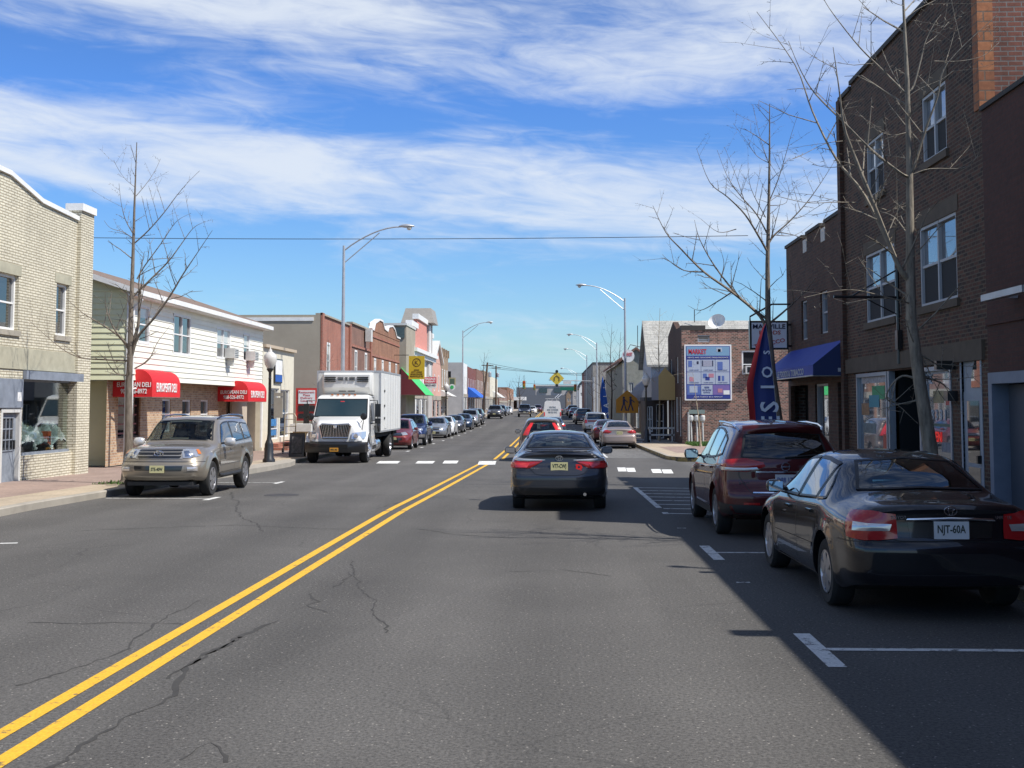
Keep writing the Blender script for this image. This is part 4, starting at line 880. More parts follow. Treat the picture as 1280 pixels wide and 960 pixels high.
for s in (-hx, hx): mb.tube([c+Vector((s, 0, .1)), c+Vector((s, .25, H)), c+Vector((s*.6, .33, H+.13))], .025, 6)
mb.tube([c+Vector((-hx*.6, .33, H+.13)), c+Vector((hx*.6, .33, H+.13))], .025, 6)
for k_ in range(5): z_ = .25+k_*.3; mb.tube([c+Vector((-hx, .25*z_/H, z_)), c+Vector((hx, .25*z_/H, z_))], .018, 5)
mb.build('frame', mat('hand_truck_steel', (.35, .30, .22), .5, metal=.4), t); mb = MB(); mb.box(c.x-hx, c.y-.25, c.z+.04, c.x+hx, c.y, c.z+.06); mb.build('toe_plate', M_GALV, t)
for s in (-hx-.03, hx+.03): mb = MB(); mb.lathe([(.12, -.03), (.12, .03)], c+Vector((s, .08, .12)), 'X', 12); mb.build('wheel', M_BLACK, t)
c = G(371.5, 571, .14); t = thing('sandwich_board', 'black sandwich board standing on the pavement next to the truck', 'sandwich board', tuple(c))
for s in (-1, 1): mb = MB(); mb.prism([c+Vector((-.3, -.22*s, 0)), c+Vector((.3, -.22*s, 0)), c+Vector((.3, 0, .95)), c+Vector((-.3, 0, .95))], (0, .03*s, 0)); p_ = mb.build('panel', M_BLACK, t)
mb = MB(); mb.face([c+Vector((-.2, -.232, .15)), c+Vector((.22, -.232, .15)), c+Vector((.2, -.06, .8)), c+Vector((-.2, -.06, .8))]); mb.build('chalk_face', mat('chalk', (.10, .10, .10), .8, var=.7, vs=9), t)

# ===== right row, in shade =====
Y18 = FX(1231, 300, XR).y; Y26 = FX(1053, 300, XR).y; Y33 = FX(984, 400, XR).y
zn = FX(1238, 132, XR).z; zb = .137
nbld = thing('brick_shop', 'smooth dark red brick building on the right edge with a grey framed doorway', 'building', (XR, 6, zb))
O = Vector((XR, Y18, zb)); U = UR
dq = rect(O, U, XR, 1243, 478, 640, 1287); dq[1] = .02; dq[3] += 0
ops = [dq, [Y18-12.5, .9, Y18-8.5, 2.6]]
mb = MB(); yb0 = -9.0
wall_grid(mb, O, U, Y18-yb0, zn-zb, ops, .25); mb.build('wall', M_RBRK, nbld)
mb = MB(); mb.face([(XR, yb0, -.2), (20, yb0, -.2), (20, yb0, zn), (XR, yb0, zn)]); mb.face([(20, Y18, -.2), (20, yb0, -.2), (20, yb0, zn), (20, Y18, zn)]); mb.build('side_wall', M_SIDEB, nbld)
mb = MB(); mb.box(XR+.3, yb0, zn-.5, 20, Y18-.01, zn-.4); mb.build('roof', M_ROOF, nbld)
mb = MB(); mb.box(XR-.04, yb0, zn, XR+.34, Y18-.02, zn+.07); mb.build('coping', mat('dark_coping', (.05, .045, .04), .8), nbld)
mb = MB(); fbox(mb, O, U, 0, 2.95, .002, Y18-yb0, 3.05, .03); mb.build('string_course', M_RBRK, nbld)
M_DBLUE = mat('blue_grey_frame', (.19, .23, .30), .55, var=.15)
mb = MB(); fbox(mb, O, U, dq[0]-.12, 0, -.2, dq[0]+.02, dq[3]+.14, .05); fbox(mb, O, U, dq[2]-.02, 0, -.2, dq[2]+.12, dq[3]+.14, .05); fbox(mb, O, U, dq[0]+.021, dq[3]-.02, -.2, dq[2]-.021, dq[3]+.14, .05); mb.build('door_frame', M_DBLUE, nbld)
mb = MB(); fbox(mb, O, U, dq[0]+.03, .02, -.24, lerp(dq[0], dq[2], .52), dq[3]-.03, -.19); dd = mb.build('door', mat('slate_door', (.07, .085, .11), .6), nbld)
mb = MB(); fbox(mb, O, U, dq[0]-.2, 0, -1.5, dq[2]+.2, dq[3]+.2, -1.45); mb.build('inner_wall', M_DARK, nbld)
window(nbld, O, U, ops[1], .15, rails=(), name='display_window')
q = rect(O, U, XR, 1260, 369, 377, 1284); mb = MB(); fbox(mb, O, U, q[0], q[1], .25, q[2]+.8, q[3], .38); fbox(mb, O, U, q[0]+.3, q[1]+.02, 0, q[0]+.36, q[3]-.02, .25); mb.build('strip_light', M_GALV, nbld)
for yy, hh, o_ in ((8.6, .15, .32), (12.55, .2, .12)):   # unseen parapet pieces, added to notch the shadow edge on the road
    mb = MB(); mb.lathe([(.045, 0), (.045, hh+.5), (.09, hh+.5), (.09, hh+.62)], (XR+.1, yy, zn), n=8) if o_ < .2 else mb.box(XR-.42, yy-.12, zn-.12, XR+.3, yy+.12, zn+.03); mb.build('parapet_shadow_caster', M_BLACK, nbld)
# --- three storey building
z3 = FX(1054, 123, XR).z; z3b = FX(1072, 98, XR).z
zb = .05
b3 = thing('brick_building', 'three storey dark patterned brick building with white sash windows over shop windows', 'building', (XR, (Y18+Y26)/2, zb))
O = Vector((XR, Y26, zb)); LB = Y26-Y18
qs = [rect(O, U, XR, *q) for q in ((1083, 181, 251, 1104), (1152, 124, 207, 1182), (1082, 320, 405, 1118), (1149, 286, 385, 1195))]
s1 = rect(O, U, XR, 1071, 467, 560, 1109); s2 = rect(O, U, XR, 1111, 464, 560, 1150); s3_ = rect(O, U, XR, 1152, 457, 560, 1189); s4 = rect(O, U, XR, 1201.5, 446, 600, 1225)
for s_ in (s1, s2, s3_): s_[1] = .5
zs = s2[3]; s2[1] = .03; s4[1] = .03
for s_ in (s1, s2, s3_): s_[3] = zs
ops = qs+[s1, s2, s3_, s4]
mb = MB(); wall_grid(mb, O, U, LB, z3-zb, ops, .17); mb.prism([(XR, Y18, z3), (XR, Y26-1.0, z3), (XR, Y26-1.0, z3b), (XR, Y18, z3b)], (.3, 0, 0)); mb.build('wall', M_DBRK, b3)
mb = MB(); mb.box(XR+.2, Y18+.002, zb, 21, Y18+.1, z3b); mb.face([(XR, Y26, 5), (21, Y26, 5), (21, Y26, z3), (XR, Y26, z3)]); mb.face([(21, Y18, 0), (21, Y26, 0), (21, Y26, z3), (21, Y18, z3)]); mb.build('side_wall', M_SIDEB, b3)
mb = MB(); mb.box(XR-.03, Y18-.02, zn+.05, XR+.2, Y18+.22, z3b+.02); mb.build('quoin', M_QUOIN, b3)
mb = MB(); mb.box(XR+.3, Y18+.1, z3-.4, 21, Y26, z3-.3); mb.build('roof', M_ROOF, b3)
mb = MB(); mb.box(XR-.05, Y18, z3b, XR+.35, Y26-1.0, z3b+.09); mb.box(XR-.05, Y26-1.0, z3, XR+.35, Y26, z3+.09); mb.build('coping', MATS['dark_coping'], b3)
M_BAND = mat('brown_stone_band', (.115, .09, .065), .9, var=.2, vs=3)
for k, w_ in enumerate(qs): window(b3, O, U, w_, .08, fm=mat('grey_white_frame', (.44, .46, .48), .6), gm=M_REFG, rails=(.5,), mulls=(.5,), sill=M_BAND, lintel=M_BAND, fw=.05)
zl = s1[3]
mb = MB(); fbox(mb, O, U, .0, zl+.03, .002, LB-.12, zl+.33, .05); mb.build('stone_band', M_BAND, b3)
mb = MB(); fbox(mb, O, U, .0, zb-.1, .002, .25, z3-zb, .09); mb.build('pilaster', M_DBRK2, b3)
M_AL = mat('aluminium_frame', (.36, .40, .45), .4, metal=.4)
wA = window(b3, O, U, s1, .05, gm=M_REFG, fm=M_AL, rails=(), fw=.07, name='display_window'); wC = window(b3, O, U, s3_, .05, gm=M_REFG, fm=M_AL, rails=(), fw=.07, name='display_window')
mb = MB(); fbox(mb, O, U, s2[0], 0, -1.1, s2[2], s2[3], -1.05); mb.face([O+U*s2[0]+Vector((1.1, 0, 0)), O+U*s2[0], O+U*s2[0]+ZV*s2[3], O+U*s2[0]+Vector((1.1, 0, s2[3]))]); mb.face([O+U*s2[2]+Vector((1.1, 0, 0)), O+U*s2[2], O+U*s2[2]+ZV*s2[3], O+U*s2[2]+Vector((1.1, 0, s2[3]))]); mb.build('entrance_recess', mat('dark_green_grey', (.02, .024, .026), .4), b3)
for u_ in (s2[2], s2[0]): mb = MB(); fbox(mb, O, U, u_-.04, .0, -.1, u_+.05, s2[3], .02); mb.build('entrance_frame', M_AL, b3)
def stick(par, nm, O_, U_, r, fx0, fy0, fx1, fy1, m, d=-.040):
    mb = MB(); fbox(mb, O_, U_, lerp(r[0], r[2], fx0), lerp(r[1], r[3], fy0), d, lerp(r[0], r[2], fx1), lerp(r[1], r[3], fy1), d+.003); return mb.build(nm, m, par)
stick(wA, 'green_sticker', O, U, s1, .45, .74, .85, .87, mat('sticker_green', (.02, .30, .12), .5)); stick(wA, 'teal_sticker', O, U, s1, .35, .66, .68, .78, mat('sticker_teal', (.02, .25, .33), .5), -.036)
stick(wA, 'orange_panel', O, U, s1, .78, .22, .97, .40, mat('sticker_orange', (.45, .06, .03), .5)); stick(wC, 'red_panel', O, U, s3_, .72, .68, .98, .76, mat('sticker_red', (.45, .04, .03), .5)); stick(wC, 'notice', O, U, s3_, .70, .82, .98, .90, M_BLIND)
M_TXD = mat('dim_white_lettering', (.45, .48, .52), .6)
def wpos(r, fx, fy, d=-.034): return O+U*lerp(r[0], r[2], fx)+ZV*lerp(r[1], r[3], fy)-Vector((d, 0, 0))
for (r_, w_, a_, b_, c_, e_, cc) in ((s1, wA, .10, .90, .92, .97, (.40, .40, .42)), (s1, wA, .08, .58, .34, .70, (.30, .16, .07)), (s1, wA, .12, .40, .55, .50, (.14, .20, .22)), (s1, wA, .10, .10, .60, .20, (.22, .24, .28)), (s3_, wC, .30, .70, .66, .80, (.24, .20, .09)), (s3_, wC, .10, .94, .98, .985, (.30, .34, .38)), (s3_, wC, .12, .505, .98, .53, (.05, .12, .10)), (s3_, wC, .55, .30, .95, .38, (.16, .20, .26))):
    stick(w_, 'window_notice', O, U, r_, a_, b_, c_, e_, mat('notice_%d%d%d' % tuple(int(v*100) for v in cc), cc, .5, var=.5, vs=14), -.043)
text('window_lettering', '1 8 3 3 1', M_TXD, wC, wpos(s3_, .42, .60), U, h=.17, w=(s3_[2]-s3_[0])*.6); text('window_lettering', 'OPEN', mat('neon_red', (.8, .03, .02), .5, emit=.35), wC, wpos(s3_, .35, .42), U, h=.16, w=(s3_[2]-s3_[0])*.42)
text('window_lettering', 'NE', M_TXD, wC, wpos(s3_, .2, .90), U, h=.16, w=.3)
# side door with fan light
mb = MB(); r = s4; hd = lerp(r[1], r[3], .79); fbox(mb, O, U, r[0], r[1], -.10, r[2], hd, -.02); dd = mb.build('door', mat('pale_grey_door', (.30, .35, .40), .5, var=.08), b3)
for a, b_ in ((.07, .44), (.47, .93)): mb = MB(); fbox(mb, O, U, lerp(r[0], r[2], .2), lerp(r[1], hd, a), -.025, lerp(r[0], r[2], .82), lerp(r[1], hd, b_), -.014); mb.build('pane', M_DGLASS, dd)
mb = MB(); fbox(mb, O, U, r[2]-.16, 1.0, -.02, r[2]-.1, 1.12, .04); mb.build('handle', M_BLACK, dd)
mb = MB(); fbox(mb, O, U, r[0], hd, -.10, r[2], r[3], -.03); mb.build('transom_panel', MATS['pale_grey_door'], b3)
mb = MB(); cu = r[2]-.04; rr = min(.42, (r[3]-hd)*.8); pts = [O+U*(cu-rr*math.sin(a))+ZV*(hd+.06+rr*math.cos(a)*1.15)+Vector((.022, 0, 0)) for a in np.linspace(0, PI/2, 9)]+[O+U*cu+ZV*(hd+.06)+Vector((.022, 0, 0))]; mb.prism(pts, (-.008, 0, 0)); mb.build('fan_light', M_DGLASS, b3)
mb = MB(); fbox(mb, O, U, r[0]-.06, 0, -.12, r[0], r[3]+.05, .01); fbox(mb, O, U, r[2], 0, -.12, r[2]+.06, r[3]+.05, .01); mb.build('door_frame', MATS['pale_grey_door'], b3)
mb = MB(); c = O+U*(s3_[2]+.18)+ZV*2.0; mb.box(c.x-.16, c.y-.1, c.z-.06, c.x, c.y+.1, c.z+.1); c = O+U*(s3_[2]+.15)+ZV*(zl+.02); mb.box(c.x-.3, c.y-.06, c.z-.1, c.x, c.y+.06, c.z+.04); mb.build('wall_light', M_BLACK, b3)
# conduit and bare projecting bracket
p1 = FX(1126, 372, XR); t = thing('sign_bracket', 'empty black iron sign bracket sticking out between the upstairs windows', 'bracket', tuple(p1))
tip = Vector((XR-1.22, p1.y, p1.z+.02)); mb = MB(); mb.tube([p1, tip], .028, 6); mb.tube([p1+ZV*.55, tip+Vector((.35, 0, .02))], .016, 5); mb.tube([p1-ZV*.02, p1+Vector((0, 0, -.35)), tip+Vector((.55, 0, -.02))], .012, 5); mb.build('arm', M_BLACK, t)
mb = MB(); p2 = FX(1127, 335, XR); p3 = FX(1126, 455, XR); mb.tube([Vector((XR-.06, p1.y, p3.z)), Vector((XR-.06, p1.y, p2.z))], .035, 6); mb.box(XR-.1, p1.y-.08, lerp(p2.z, p3.z, .65), XR-.01, p1.y+.08, lerp(p2.z, p3.z, .85)); mb.build('conduit', M_BLACK, t)
for q_ in qs:   # dark insect screens over the lower sashes
    mb = MB(); fbox(mb, O, U, q_[0]+.07, q_[1]+.05, -.062, q_[2]-.07, lerp(q_[1], q_[3], .47), -.056); mb.build('insect_screen', mat('insect_screen', (.03, .032, .035), .9), b3)
# --- battlemented tobacco shop
zc = FX(1045, 267, XR).z
zb = -.02
b4 = thing('brick_shop', 'two storey dark brick shop with battlemented parapet and blue awning', 'building', (XR, (Y26+Y33)/2, zb))
O = Vector((XR, Y33, zb)); L4 = Y33-Y26-.01
qs = [rect(O, U, XR, *q) for q in ((1001.5, 377, 426, 1008.5), (1025, 365, 418, 1034))]
v1 = rect(O, U, XR, 988, 480, 560, 1010); v2 = rect(O, U, XR, 1018.5, 479, 560, 1035); v3 = rect(O, U, XR, 1047, 478, 560, 1056)
for v in (v1, v2, v3): v[3] = 2.45
v1[1] = .03; v2[1] = .35; v3[1] = .03; v3[2] = min(v3[2], L4-.05)
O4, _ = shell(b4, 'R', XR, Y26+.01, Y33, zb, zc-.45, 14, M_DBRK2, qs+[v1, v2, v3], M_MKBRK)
mb = MB(); parts_ = [(0, .34), (.42, .66), (.74, 1.0)]
for a, b_ in parts_: mb.box(XR, lerp(Y33, Y26, a), zc-.45, XR+.3, lerp(Y33, Y26, b_)-.01, zc-.05)
mb.build('parapet', M_DBRK2, b4); mb = MB()
for a, b_ in parts_: mb.box(XR-.04, lerp(Y33, Y26, a)+.02, zc-.05, XR+.34, lerp(Y33, Y26, b_)-.03, zc+.03)
mb.build('coping', MATS['dark_coping'], b4)
for a in (.34, .66): mb = MB(); mb.box(XR+.0, lerp(Y33, Y26, a)+.02-.45, zc-.44, XR+.3, lerp(Y33, Y26, a)-.02, zc-.12); mb.build('cap_stone', mat('pale_cap_stone', (.60, .58, .54), .8), b4)
for w_ in qs: window(b4, O, U, w_, .12, fm=MATS['grey_white_frame'], fw=.045)
window(b4, O, U, v2, .12, gm=M_REFG, fm=MATS['grey_white_frame'], rails=(), name='display_window')
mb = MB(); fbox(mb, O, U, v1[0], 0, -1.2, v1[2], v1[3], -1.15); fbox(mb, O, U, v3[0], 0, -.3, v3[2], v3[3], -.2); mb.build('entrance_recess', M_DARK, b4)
mb = MB(); fbox(mb, O, U, v3[0], .03, -.2, v3[2], 2.2, -.12); mb.build('door', mat('brown_grey_door', (.08, .07, .065), .6), b4)
f0 = FX(1057, 424, XR).z; f1 = FX(1057, 469, XR).z; ot = .68; fv = FX(1021, 455, XR-ot).z
sa = slope_awning('shop_awning', 'deep blue sloping awning lettered MANVILLE FOODS & TOBACCO on the battlemented shop', XR, Y26+.05, Y33-.4, f0, f1, ot, M_BLUEC, valance=fv-f1, sgn=-1, endm=mat('navy_canvas_end', (.018, .035, .12), .7))
text('lettering', 'MANVILLE FOODS & TOBACCO', M_TXD, sa, (XR-ot-.006, lerp(Y26, Y33, .5), (fv+f1)/2-.01), UR, h=(fv-f1)*.62, w=4.3)
mb = MB(); mb.box(XR-.14, Y26+.02, f1+.08, XR-.02, Y26+.045, f1+.16); mb.build('tag', M_TXD, sa)
# box sign
Ys = Y33-.6; a = FY(937, 401, Ys); b = FY(986, 437, Ys); t = thing('projecting_sign', 'white box sign lettered MANVILLE FOODS & TOBACCO in a black frame behind the tree', 'sign', ((a.x+b.x)/2, Ys, b.z)); cxs = (a.x+b.x)/2; w = b.x-a.x; h = a.z-b.z
mb = MB(); mb.box(a.x, Ys, b.z, b.x, Ys+.2, a.z); mb.build('sign_box', M_BLACK, t); mb = MB(); mb.box(a.x+.05, Ys-.006, b.z+.05, b.x-.05, Ys, a.z-.05); mb.build('sign_face', mat('sign_white', (.80, .82, .86), .4, var=.05), t)
text('lettering', 'MANVILLE', M_TXTB, t, (cxs, Ys-.01, a.z-h*.20), UF, h=h*.15, w=w*.84); M_OR = mat('orange_red_lettering', (.50, .07, .04), .5)
text('lettering', 'FOODS', M_OR, t, (cxs+.02, Ys-.01, a.z-h*.41), UF, h=h*.13, w=w*.55); text('lettering', '&', M_OR, t, (cxs+.02, Ys-.01, a.z-h*.57), UF, h=h*.09)
text('lettering', 'TOBACCO', M_OR, t, (cxs, Ys-.01, a.z-h*.78), (1, 0, .22), (-.22, 0, 1), h=h*.13, w=w*.82)
mb = MB(); mb.tube([(a.x+.03, Ys+.1, a.z), (a.x+.03, Ys+.1, a.z+.12), (lerp(a.x, b.x, .6), Ys+.1, a.z+.45), (XR, Ys+.1, a.z+.45)], .025, 5); mb.tube([(b.x, Ys+.1, a.z-.1), (XR+.05, Ys+.1, a.z-.1)], .03, 5); mb.tube([(b.x, Ys+.1, b.z+.1), (XR+.05, Ys+.1, b.z+.1)], .03, 5); mb.build('bracket', M_BLACK, t)
# feather flag
def feather(px, Y, zt, label, m1, m2, cols, letters, lean=.22, wd=.50):
    g = gz(Y)+.137; x0 = FY(px, 530, Y).x; t = thing('feather_flag', label, 'flag', (x0, Y, g)); H = zt-g
    pole = [Vector((x0+.02-lean*(k/10)**2, Y, g+H*k/10*1.0)) for k in range(11)]
    mb = MB(); mb.tube(pole, [.02-.001*k for k in range(11)], 6); mb.lathe([(.22, 0), (.22, .05), (.05, .08)], (x0, Y, g), n=12); mb.build('pole', M_WHITE, t)
    n = 26; rows = []
    for i in range(n+1):
        s = i/n; z = g+H*(.22+.78*s); xe = x0+.02-lean*((z-g)/H)**2; ww = wd*min(1, (1-s)*2.1)**.8
        rows.append([Vector((xe-ww*j/8, Y-.02+.06*math.sin(j*1.15+s*5)*(j/8), z-.05*(j/8)*(1-s))) for j in range(9)])
    mb = MB(); mb.grid([r_[:7] for r_ in rows], 0); mb.grid([r_[6:] for r_ in rows], 1); fl = mb.build('banner', [m1, m2], t, smooth=True, angle=80)
    for k, ch in enumerate(letters):
        i = int(n*(.04+.80*(k+.5)/len(letters))); p = (rows[i][1]+rows[i][3])/2; p.y = Y-.10; text('lettering', ch, cols, t, (p.x, p.y, p.z), (0, 0, 1), (-1, 0, 0), h=.40*min(1, (1-i/n)*1.5), depth=.002)
feather(972, 27.6, FY(957, 404, 27.6).z, 'tall navy and red feather flag lettered DESIOS on the pavement before the blue awning', mat('navy_flag', (.03, .05, .20), .7), mat('red_flag', (.60, .04, .04), .7), mat('flag_lettering', (.75, .80, .90), .6), 'DESIOS', lean=.26, wd=.62)
# ===== market corner building =====
YM = 66.6; XM = FY(853, 500, YM).x; zM = FY(900, 413, YM).z; zb2 = gz(YM)+.13; YM2 = FX(835, 430, XM).y
mk = thing('market_building', 'mottled brick corner building carrying the blue and white advertising board', 'building', (XM+5, YM, zb2))
mb = MB(); OM = Vector((XM, YM, zb2)); wv = [FY(927, 438, YM), FY(948, 468, YM)]; wo_ = [wv[0].x-XM, wv[1].z-zb2, wv[1].x-XM, wv[0].z-zb2]
vv = [FY(872, 419, YM), FY(887, 427.5, YM)]; vo_ = [vv[0].x-XM, vv[1].z-zb2, vv[1].x-XM, vv[0].z-zb2]
wall_grid(mb, OM, UF, 9, zM-zb2, [wo_, vo_], .12); mb.build('wall', M_MKBRK, mk)
O = Vector((XM, YM2, zb2)); fl_ = YM2-YM; fo = [[fl_*.12, .6, fl_*.30, 2.6], [fl_*.36, .05, fl_*.46, 2.4], [fl_*.52, .6, fl_*.72, 2.6], [fl_*.76, .4, fl_*.9, 2.6], [fl_*.15, 3.4, fl_*.3, 4.9], [fl_*.6, 3.4, fl_*.75, 4.9]]
mb = MB(); wall_grid(mb, O, UR, fl_, zM-zb2, fo, .12); mb.prism([(XM, YM2, zM), (XM, YM, zM), (XM, YM, zM+.25), (XM, lerp(YM, YM2, .35), zM+.25), (XM, lerp(YM, YM2, .6), zM+.8), (XM, YM2, zM+.1)][::-1], (.3, 0, 0)); mb.build('front_wall', M_DBRK2, mk)
for w_ in fo: window(mk, O, UR, w_, .12, fm=M_OFFW)
window(mk, OM, UF, wo_, .12, fm=M_WHITE, rails=(.42,), fw=.09); window(mk, OM, UF, vo_, .1, fm=M_GALV, gm=M_STONE, rails=(.33, .66), name='vent')
mb = MB(); mb.box(XM+.2, YM+.02, zM-.4, XM+9, YM2, zM-.3); mb.face([(XM+9, YM, zb2), (XM+9, YM2, zb2), (XM+9, YM2, zM), (XM+9, YM, zM)]); mb.face([(XM, YM2, zb2), (XM+9, YM2, zb2), (XM+9, YM2, zM), (XM, YM2, zM)]); mb.build('roof', M_ROOF, mk)
mb = MB(); mb.box(XM+.35, YM-.03, zM, XM+9, YM+.3, zM+.08); mb.box(XM-.05, YM-.05, zM, XM+1.3, YM+.3, zM+.28); mb.build('coping', mat('dark_coping', (.05, .045, .04), .8), mk)
mb = MB(); mb.box(XM-.02, YM-.06, zb2, XM+.45, YM-.001, zM); mb.build('pilaster', M_MKBRK, mk)
c = OM+UF*lerp(wo_[0], wo_[2], .5)+ZV*(wo_[1]+.25); mb = MB(); mb.box(c.x-.28, YM-.3, c.z-.22, c.x+.28, YM+.1, c.z+.22); mb.box(c.x-.2, YM-.31, c.z-.15, c.x+.2, YM-.3, c.z+.15, 1); tag(mb.build('air_conditioner', [M_OFFW, M_BLACK], None, origin=(c.x, YM, c.z-.2)), 'small air conditioner in the window right of the advertising board', 'air conditioner')
# advertising board
a, b = FY(855, 431, YM), FY(914.5, 500.5, YM); w = b.x-a.x; h = a.z-b.z; Yb = YM-.16
ad = thing('advertising_board', 'large blue and white advertising board headed Market with six product panels', 'sign', ((a.x+b.x)/2, Yb, b.z))
def bp(nm, fx0, fy0, fx1, fy1, m, d, par=None):
    mb = MB(); mb.box(a.x+w*fx0, Yb-d, a.z-h*fy1, a.x+w*fx1, Yb-d+.004, a.z-h*fy0); return mb.build(nm, m, par or ad)
mb = MB(); mb.box(a.x, Yb, b.z, b.x, YM-.005, a.z); mb.build('frame', M_TXTW, ad)
M_SKB = mat('board_sky_blue', (.20, .36, .52), .5); M_NVY = mat('board_navy', (.03, .05, .26), .5); M_PLB = mat('board_pale_blue', (.42, .48, .58), .5); M_BLB = mat('board_blue', (.10, .16, .42), .5); M_PIK = mat('board_pink', (.50, .22, .28), .5)
bp('border', .03, .025, .97, .975, M_NVY, .006); bp('header', .045, .035, .955, .20, M_SKB, .012); bp('banner', .045, .205, .955, .26, M_NVY, .012)
for r_ in range(2):
    for c_ in range(3): bp('product_panel', .05+c_*.303, .27+r_*.225, .345+c_*.303, .485+r_*.225, M_PLB, .012)
bp('footer_picture', .05, .725, .34, .90, M_BLB, .012); bp('footer_panel', .35, .725, .59, .90, M_PLB, .012); bp('footer_picture', .60, .725, .95, .90, mat('board_violet', (.20, .14, .38), .5), .012); bp('footer_banner', .045, .91, .955, .965, M_NVY, .012)
for (x0_, y0_, x1_, y1_, m_) in ((.08, .29, .16, .40, M_BLB), (.19, .30, .24, .35, M_PLB), (.26, .30, .30, .35, M_TXTB), (.37, .285, .39, .39, M_TXTB), (.40, .285, .58, .39, mat('board_grey', (.35, .36, .45), .5)), (.59, .285, .61, .39, M_TXTB), (.70, .31, .81, .46, M_BLB), (.10, .58, .19, .66, M_PIK), (.39, .52, .47, .60, M_BLB), (.44, .58, .53, .64, M_NVY), (.51, .52, .62, .59, M_PIK), (.71, .56, .76, .65, M_NVY), (.79, .56, .84, .65, M_BLB), (.68, .055, .80, .13, M_PLB), (.71, .08, .77, .13, M_NVY), (.10, .74, .27, .86, M_PLB), (.70, .79, .80, .86, M_PIK), (.82, .82, .95, .895, M_TXTW)):
    bp('picture', x0_, y0_, x1_, y1_, m_, .018)
text('lettering', 'MARKET', M_TXTR, ad, (a.x+w*.28, Yb-.02, a.z-h*.125), UF, h=h*.085, w=w*.38); text('banner_lettering', 'MEATS AND GROCERIES FRESH PRODUCE', M_TXTW, ad, (a.x+w*.5, Yb-.02, a.z-h*.232), UF, h=h*.022, w=w*.86, bold=False)
text('footer_lettering', 'SAVE TODAY 40 S. MAIN ST', M_TXTW, ad, (a.x+w*.5, Yb-.02, a.z-h*.937), UF, h=h*.02, w=w*.6, bold=False)
for k in range(6): text('caption', 'weekly special', M_NVY, ad, (a.x+w*(.2+.303*(k % 3)), Yb-.02, a.z-h*(.455+.225*(k//3))), UF, h=h*.014, w=w*.2, bold=False)
text('caption', 'HOURS\nMon Tue Wed\n9-6 9-6 9-6', M_NVY, ad, (a.x+w*.47, Yb-.02, a.z-h*.81), UF, h=h*.12, w=w*.18, bold=False)
# gas meters, dish
g0 = FY(861, 515, YM-.3); mt = thing('gas_meters', 'row of pale gas meters and pipes on the mottled brick wall below the board', 'meter', (g0.x+.4, YM-.3, zb2))
mb = MB(); xe = FY(880, 515, YM).x; mb.box(g0.x, YM-.35, g0.z-.1, xe, YM-.06, g0.z+.12); mb.build('header_pipe', mat('green_grey_metal', (.20, .26, .24), .6), mt)
for k in range(3):
    x = lerp(g0.x+.12, xe-.12, k/2); mb = MB(); mb.lathe([(.12, 0), (.15, .08), (.15, .26), (.1, .34)], (x, YM-.22, g0.z-.5), n=12); m_ = mb.build('meter', M_OFFW, mt); mb = MB(); mb.tube([(x, YM-.22, g0.z-.4), (x+.03, YM-.22, zb2)], .05, 6); mb.build('riser_pipe', M_OFFW, mt)
mb = MB(); mb.tube([(g0.x-.02, YM-.3, g0.z), (g0.x-.02, YM-.3, zb2)], .06, 6); mb.build('riser_pipe', M_OFFW, mt)
c = FY(897, 403, YM+.5); t = thing('satellite_dish', 'white satellite dish on the roof above the advertising board', 'satellite dish', (c.x, c.y, zM)); mb = MB(); R3 = (Vector((-.45, -.75, .45))).to_track_quat('Z', 'Y').to_matrix(); rows = []
for i in range(6): r_ = .46*i/5; rows.append([c+R3 @ Vector((r_*math.cos(2*PI*k/20)*1.1, r_*math.sin(2*PI*k/20), .25*(i/5)**2-.1)) for k in range(21)])
mb.grid(rows); mb.build('dish', M_WHITE, t, smooth=True); mb = MB(); mb.tube([c-ZV*.05, c+Vector((0, .15, -.3)), (c.x, c.y+.2, zM-.35)], .03, 6); mb.tube([c-ZV*.4, c+R3 @ Vector((0, .0, .55))], .02, 5); q_ = c+R3 @ Vector((0, 0, .55)); mb.box(q_.x-.06, q_.y-.06, q_.z-.05, q_.x+.06, q_.y+.06, q_.z+.05); mb.build('feed_arm', M_GALV, t)
# grey shingled house behind
YH = 80.0; a = FY(808, 401, YH+3.5); zr = a.z; ze = FY(820, 456, YH).z; xg = a.x
hs_ = thing('shingled_house', 'house with a broad pale grey shingled roof behind the mottled brick building', 'house', (xg+6, YH+3, gz(YH)))
mb = MB(); mb.prism([(xg-.3, YH-.4, ze), (xg+15, YH-.4, ze), (xg+15, YH+3.5, zr), (xg-.3, YH+3.5, zr)], (0, .0, -.15)); mb.prism([(xg-.3, YH+7.4, ze), (xg+15, YH+7.4, ze), (xg+15, YH+3.5, zr), (xg-.3, YH+3.5, zr)], (0, .0, -.15)); mb.build('roof', M_GSHING, hs_)
mb = MB(); mb.box(xg, YH, 0, xg+14.5, YH+7, ze-.1); mb.prism([(xg, YH, ze-.1), (xg, YH+3.5, zr-.2), (xg, YH+7, ze-.1)], (.1, 0, 0)); mb.build('wall', mat('pale_blue_siding', (.48, .52, .56), .7), hs_)
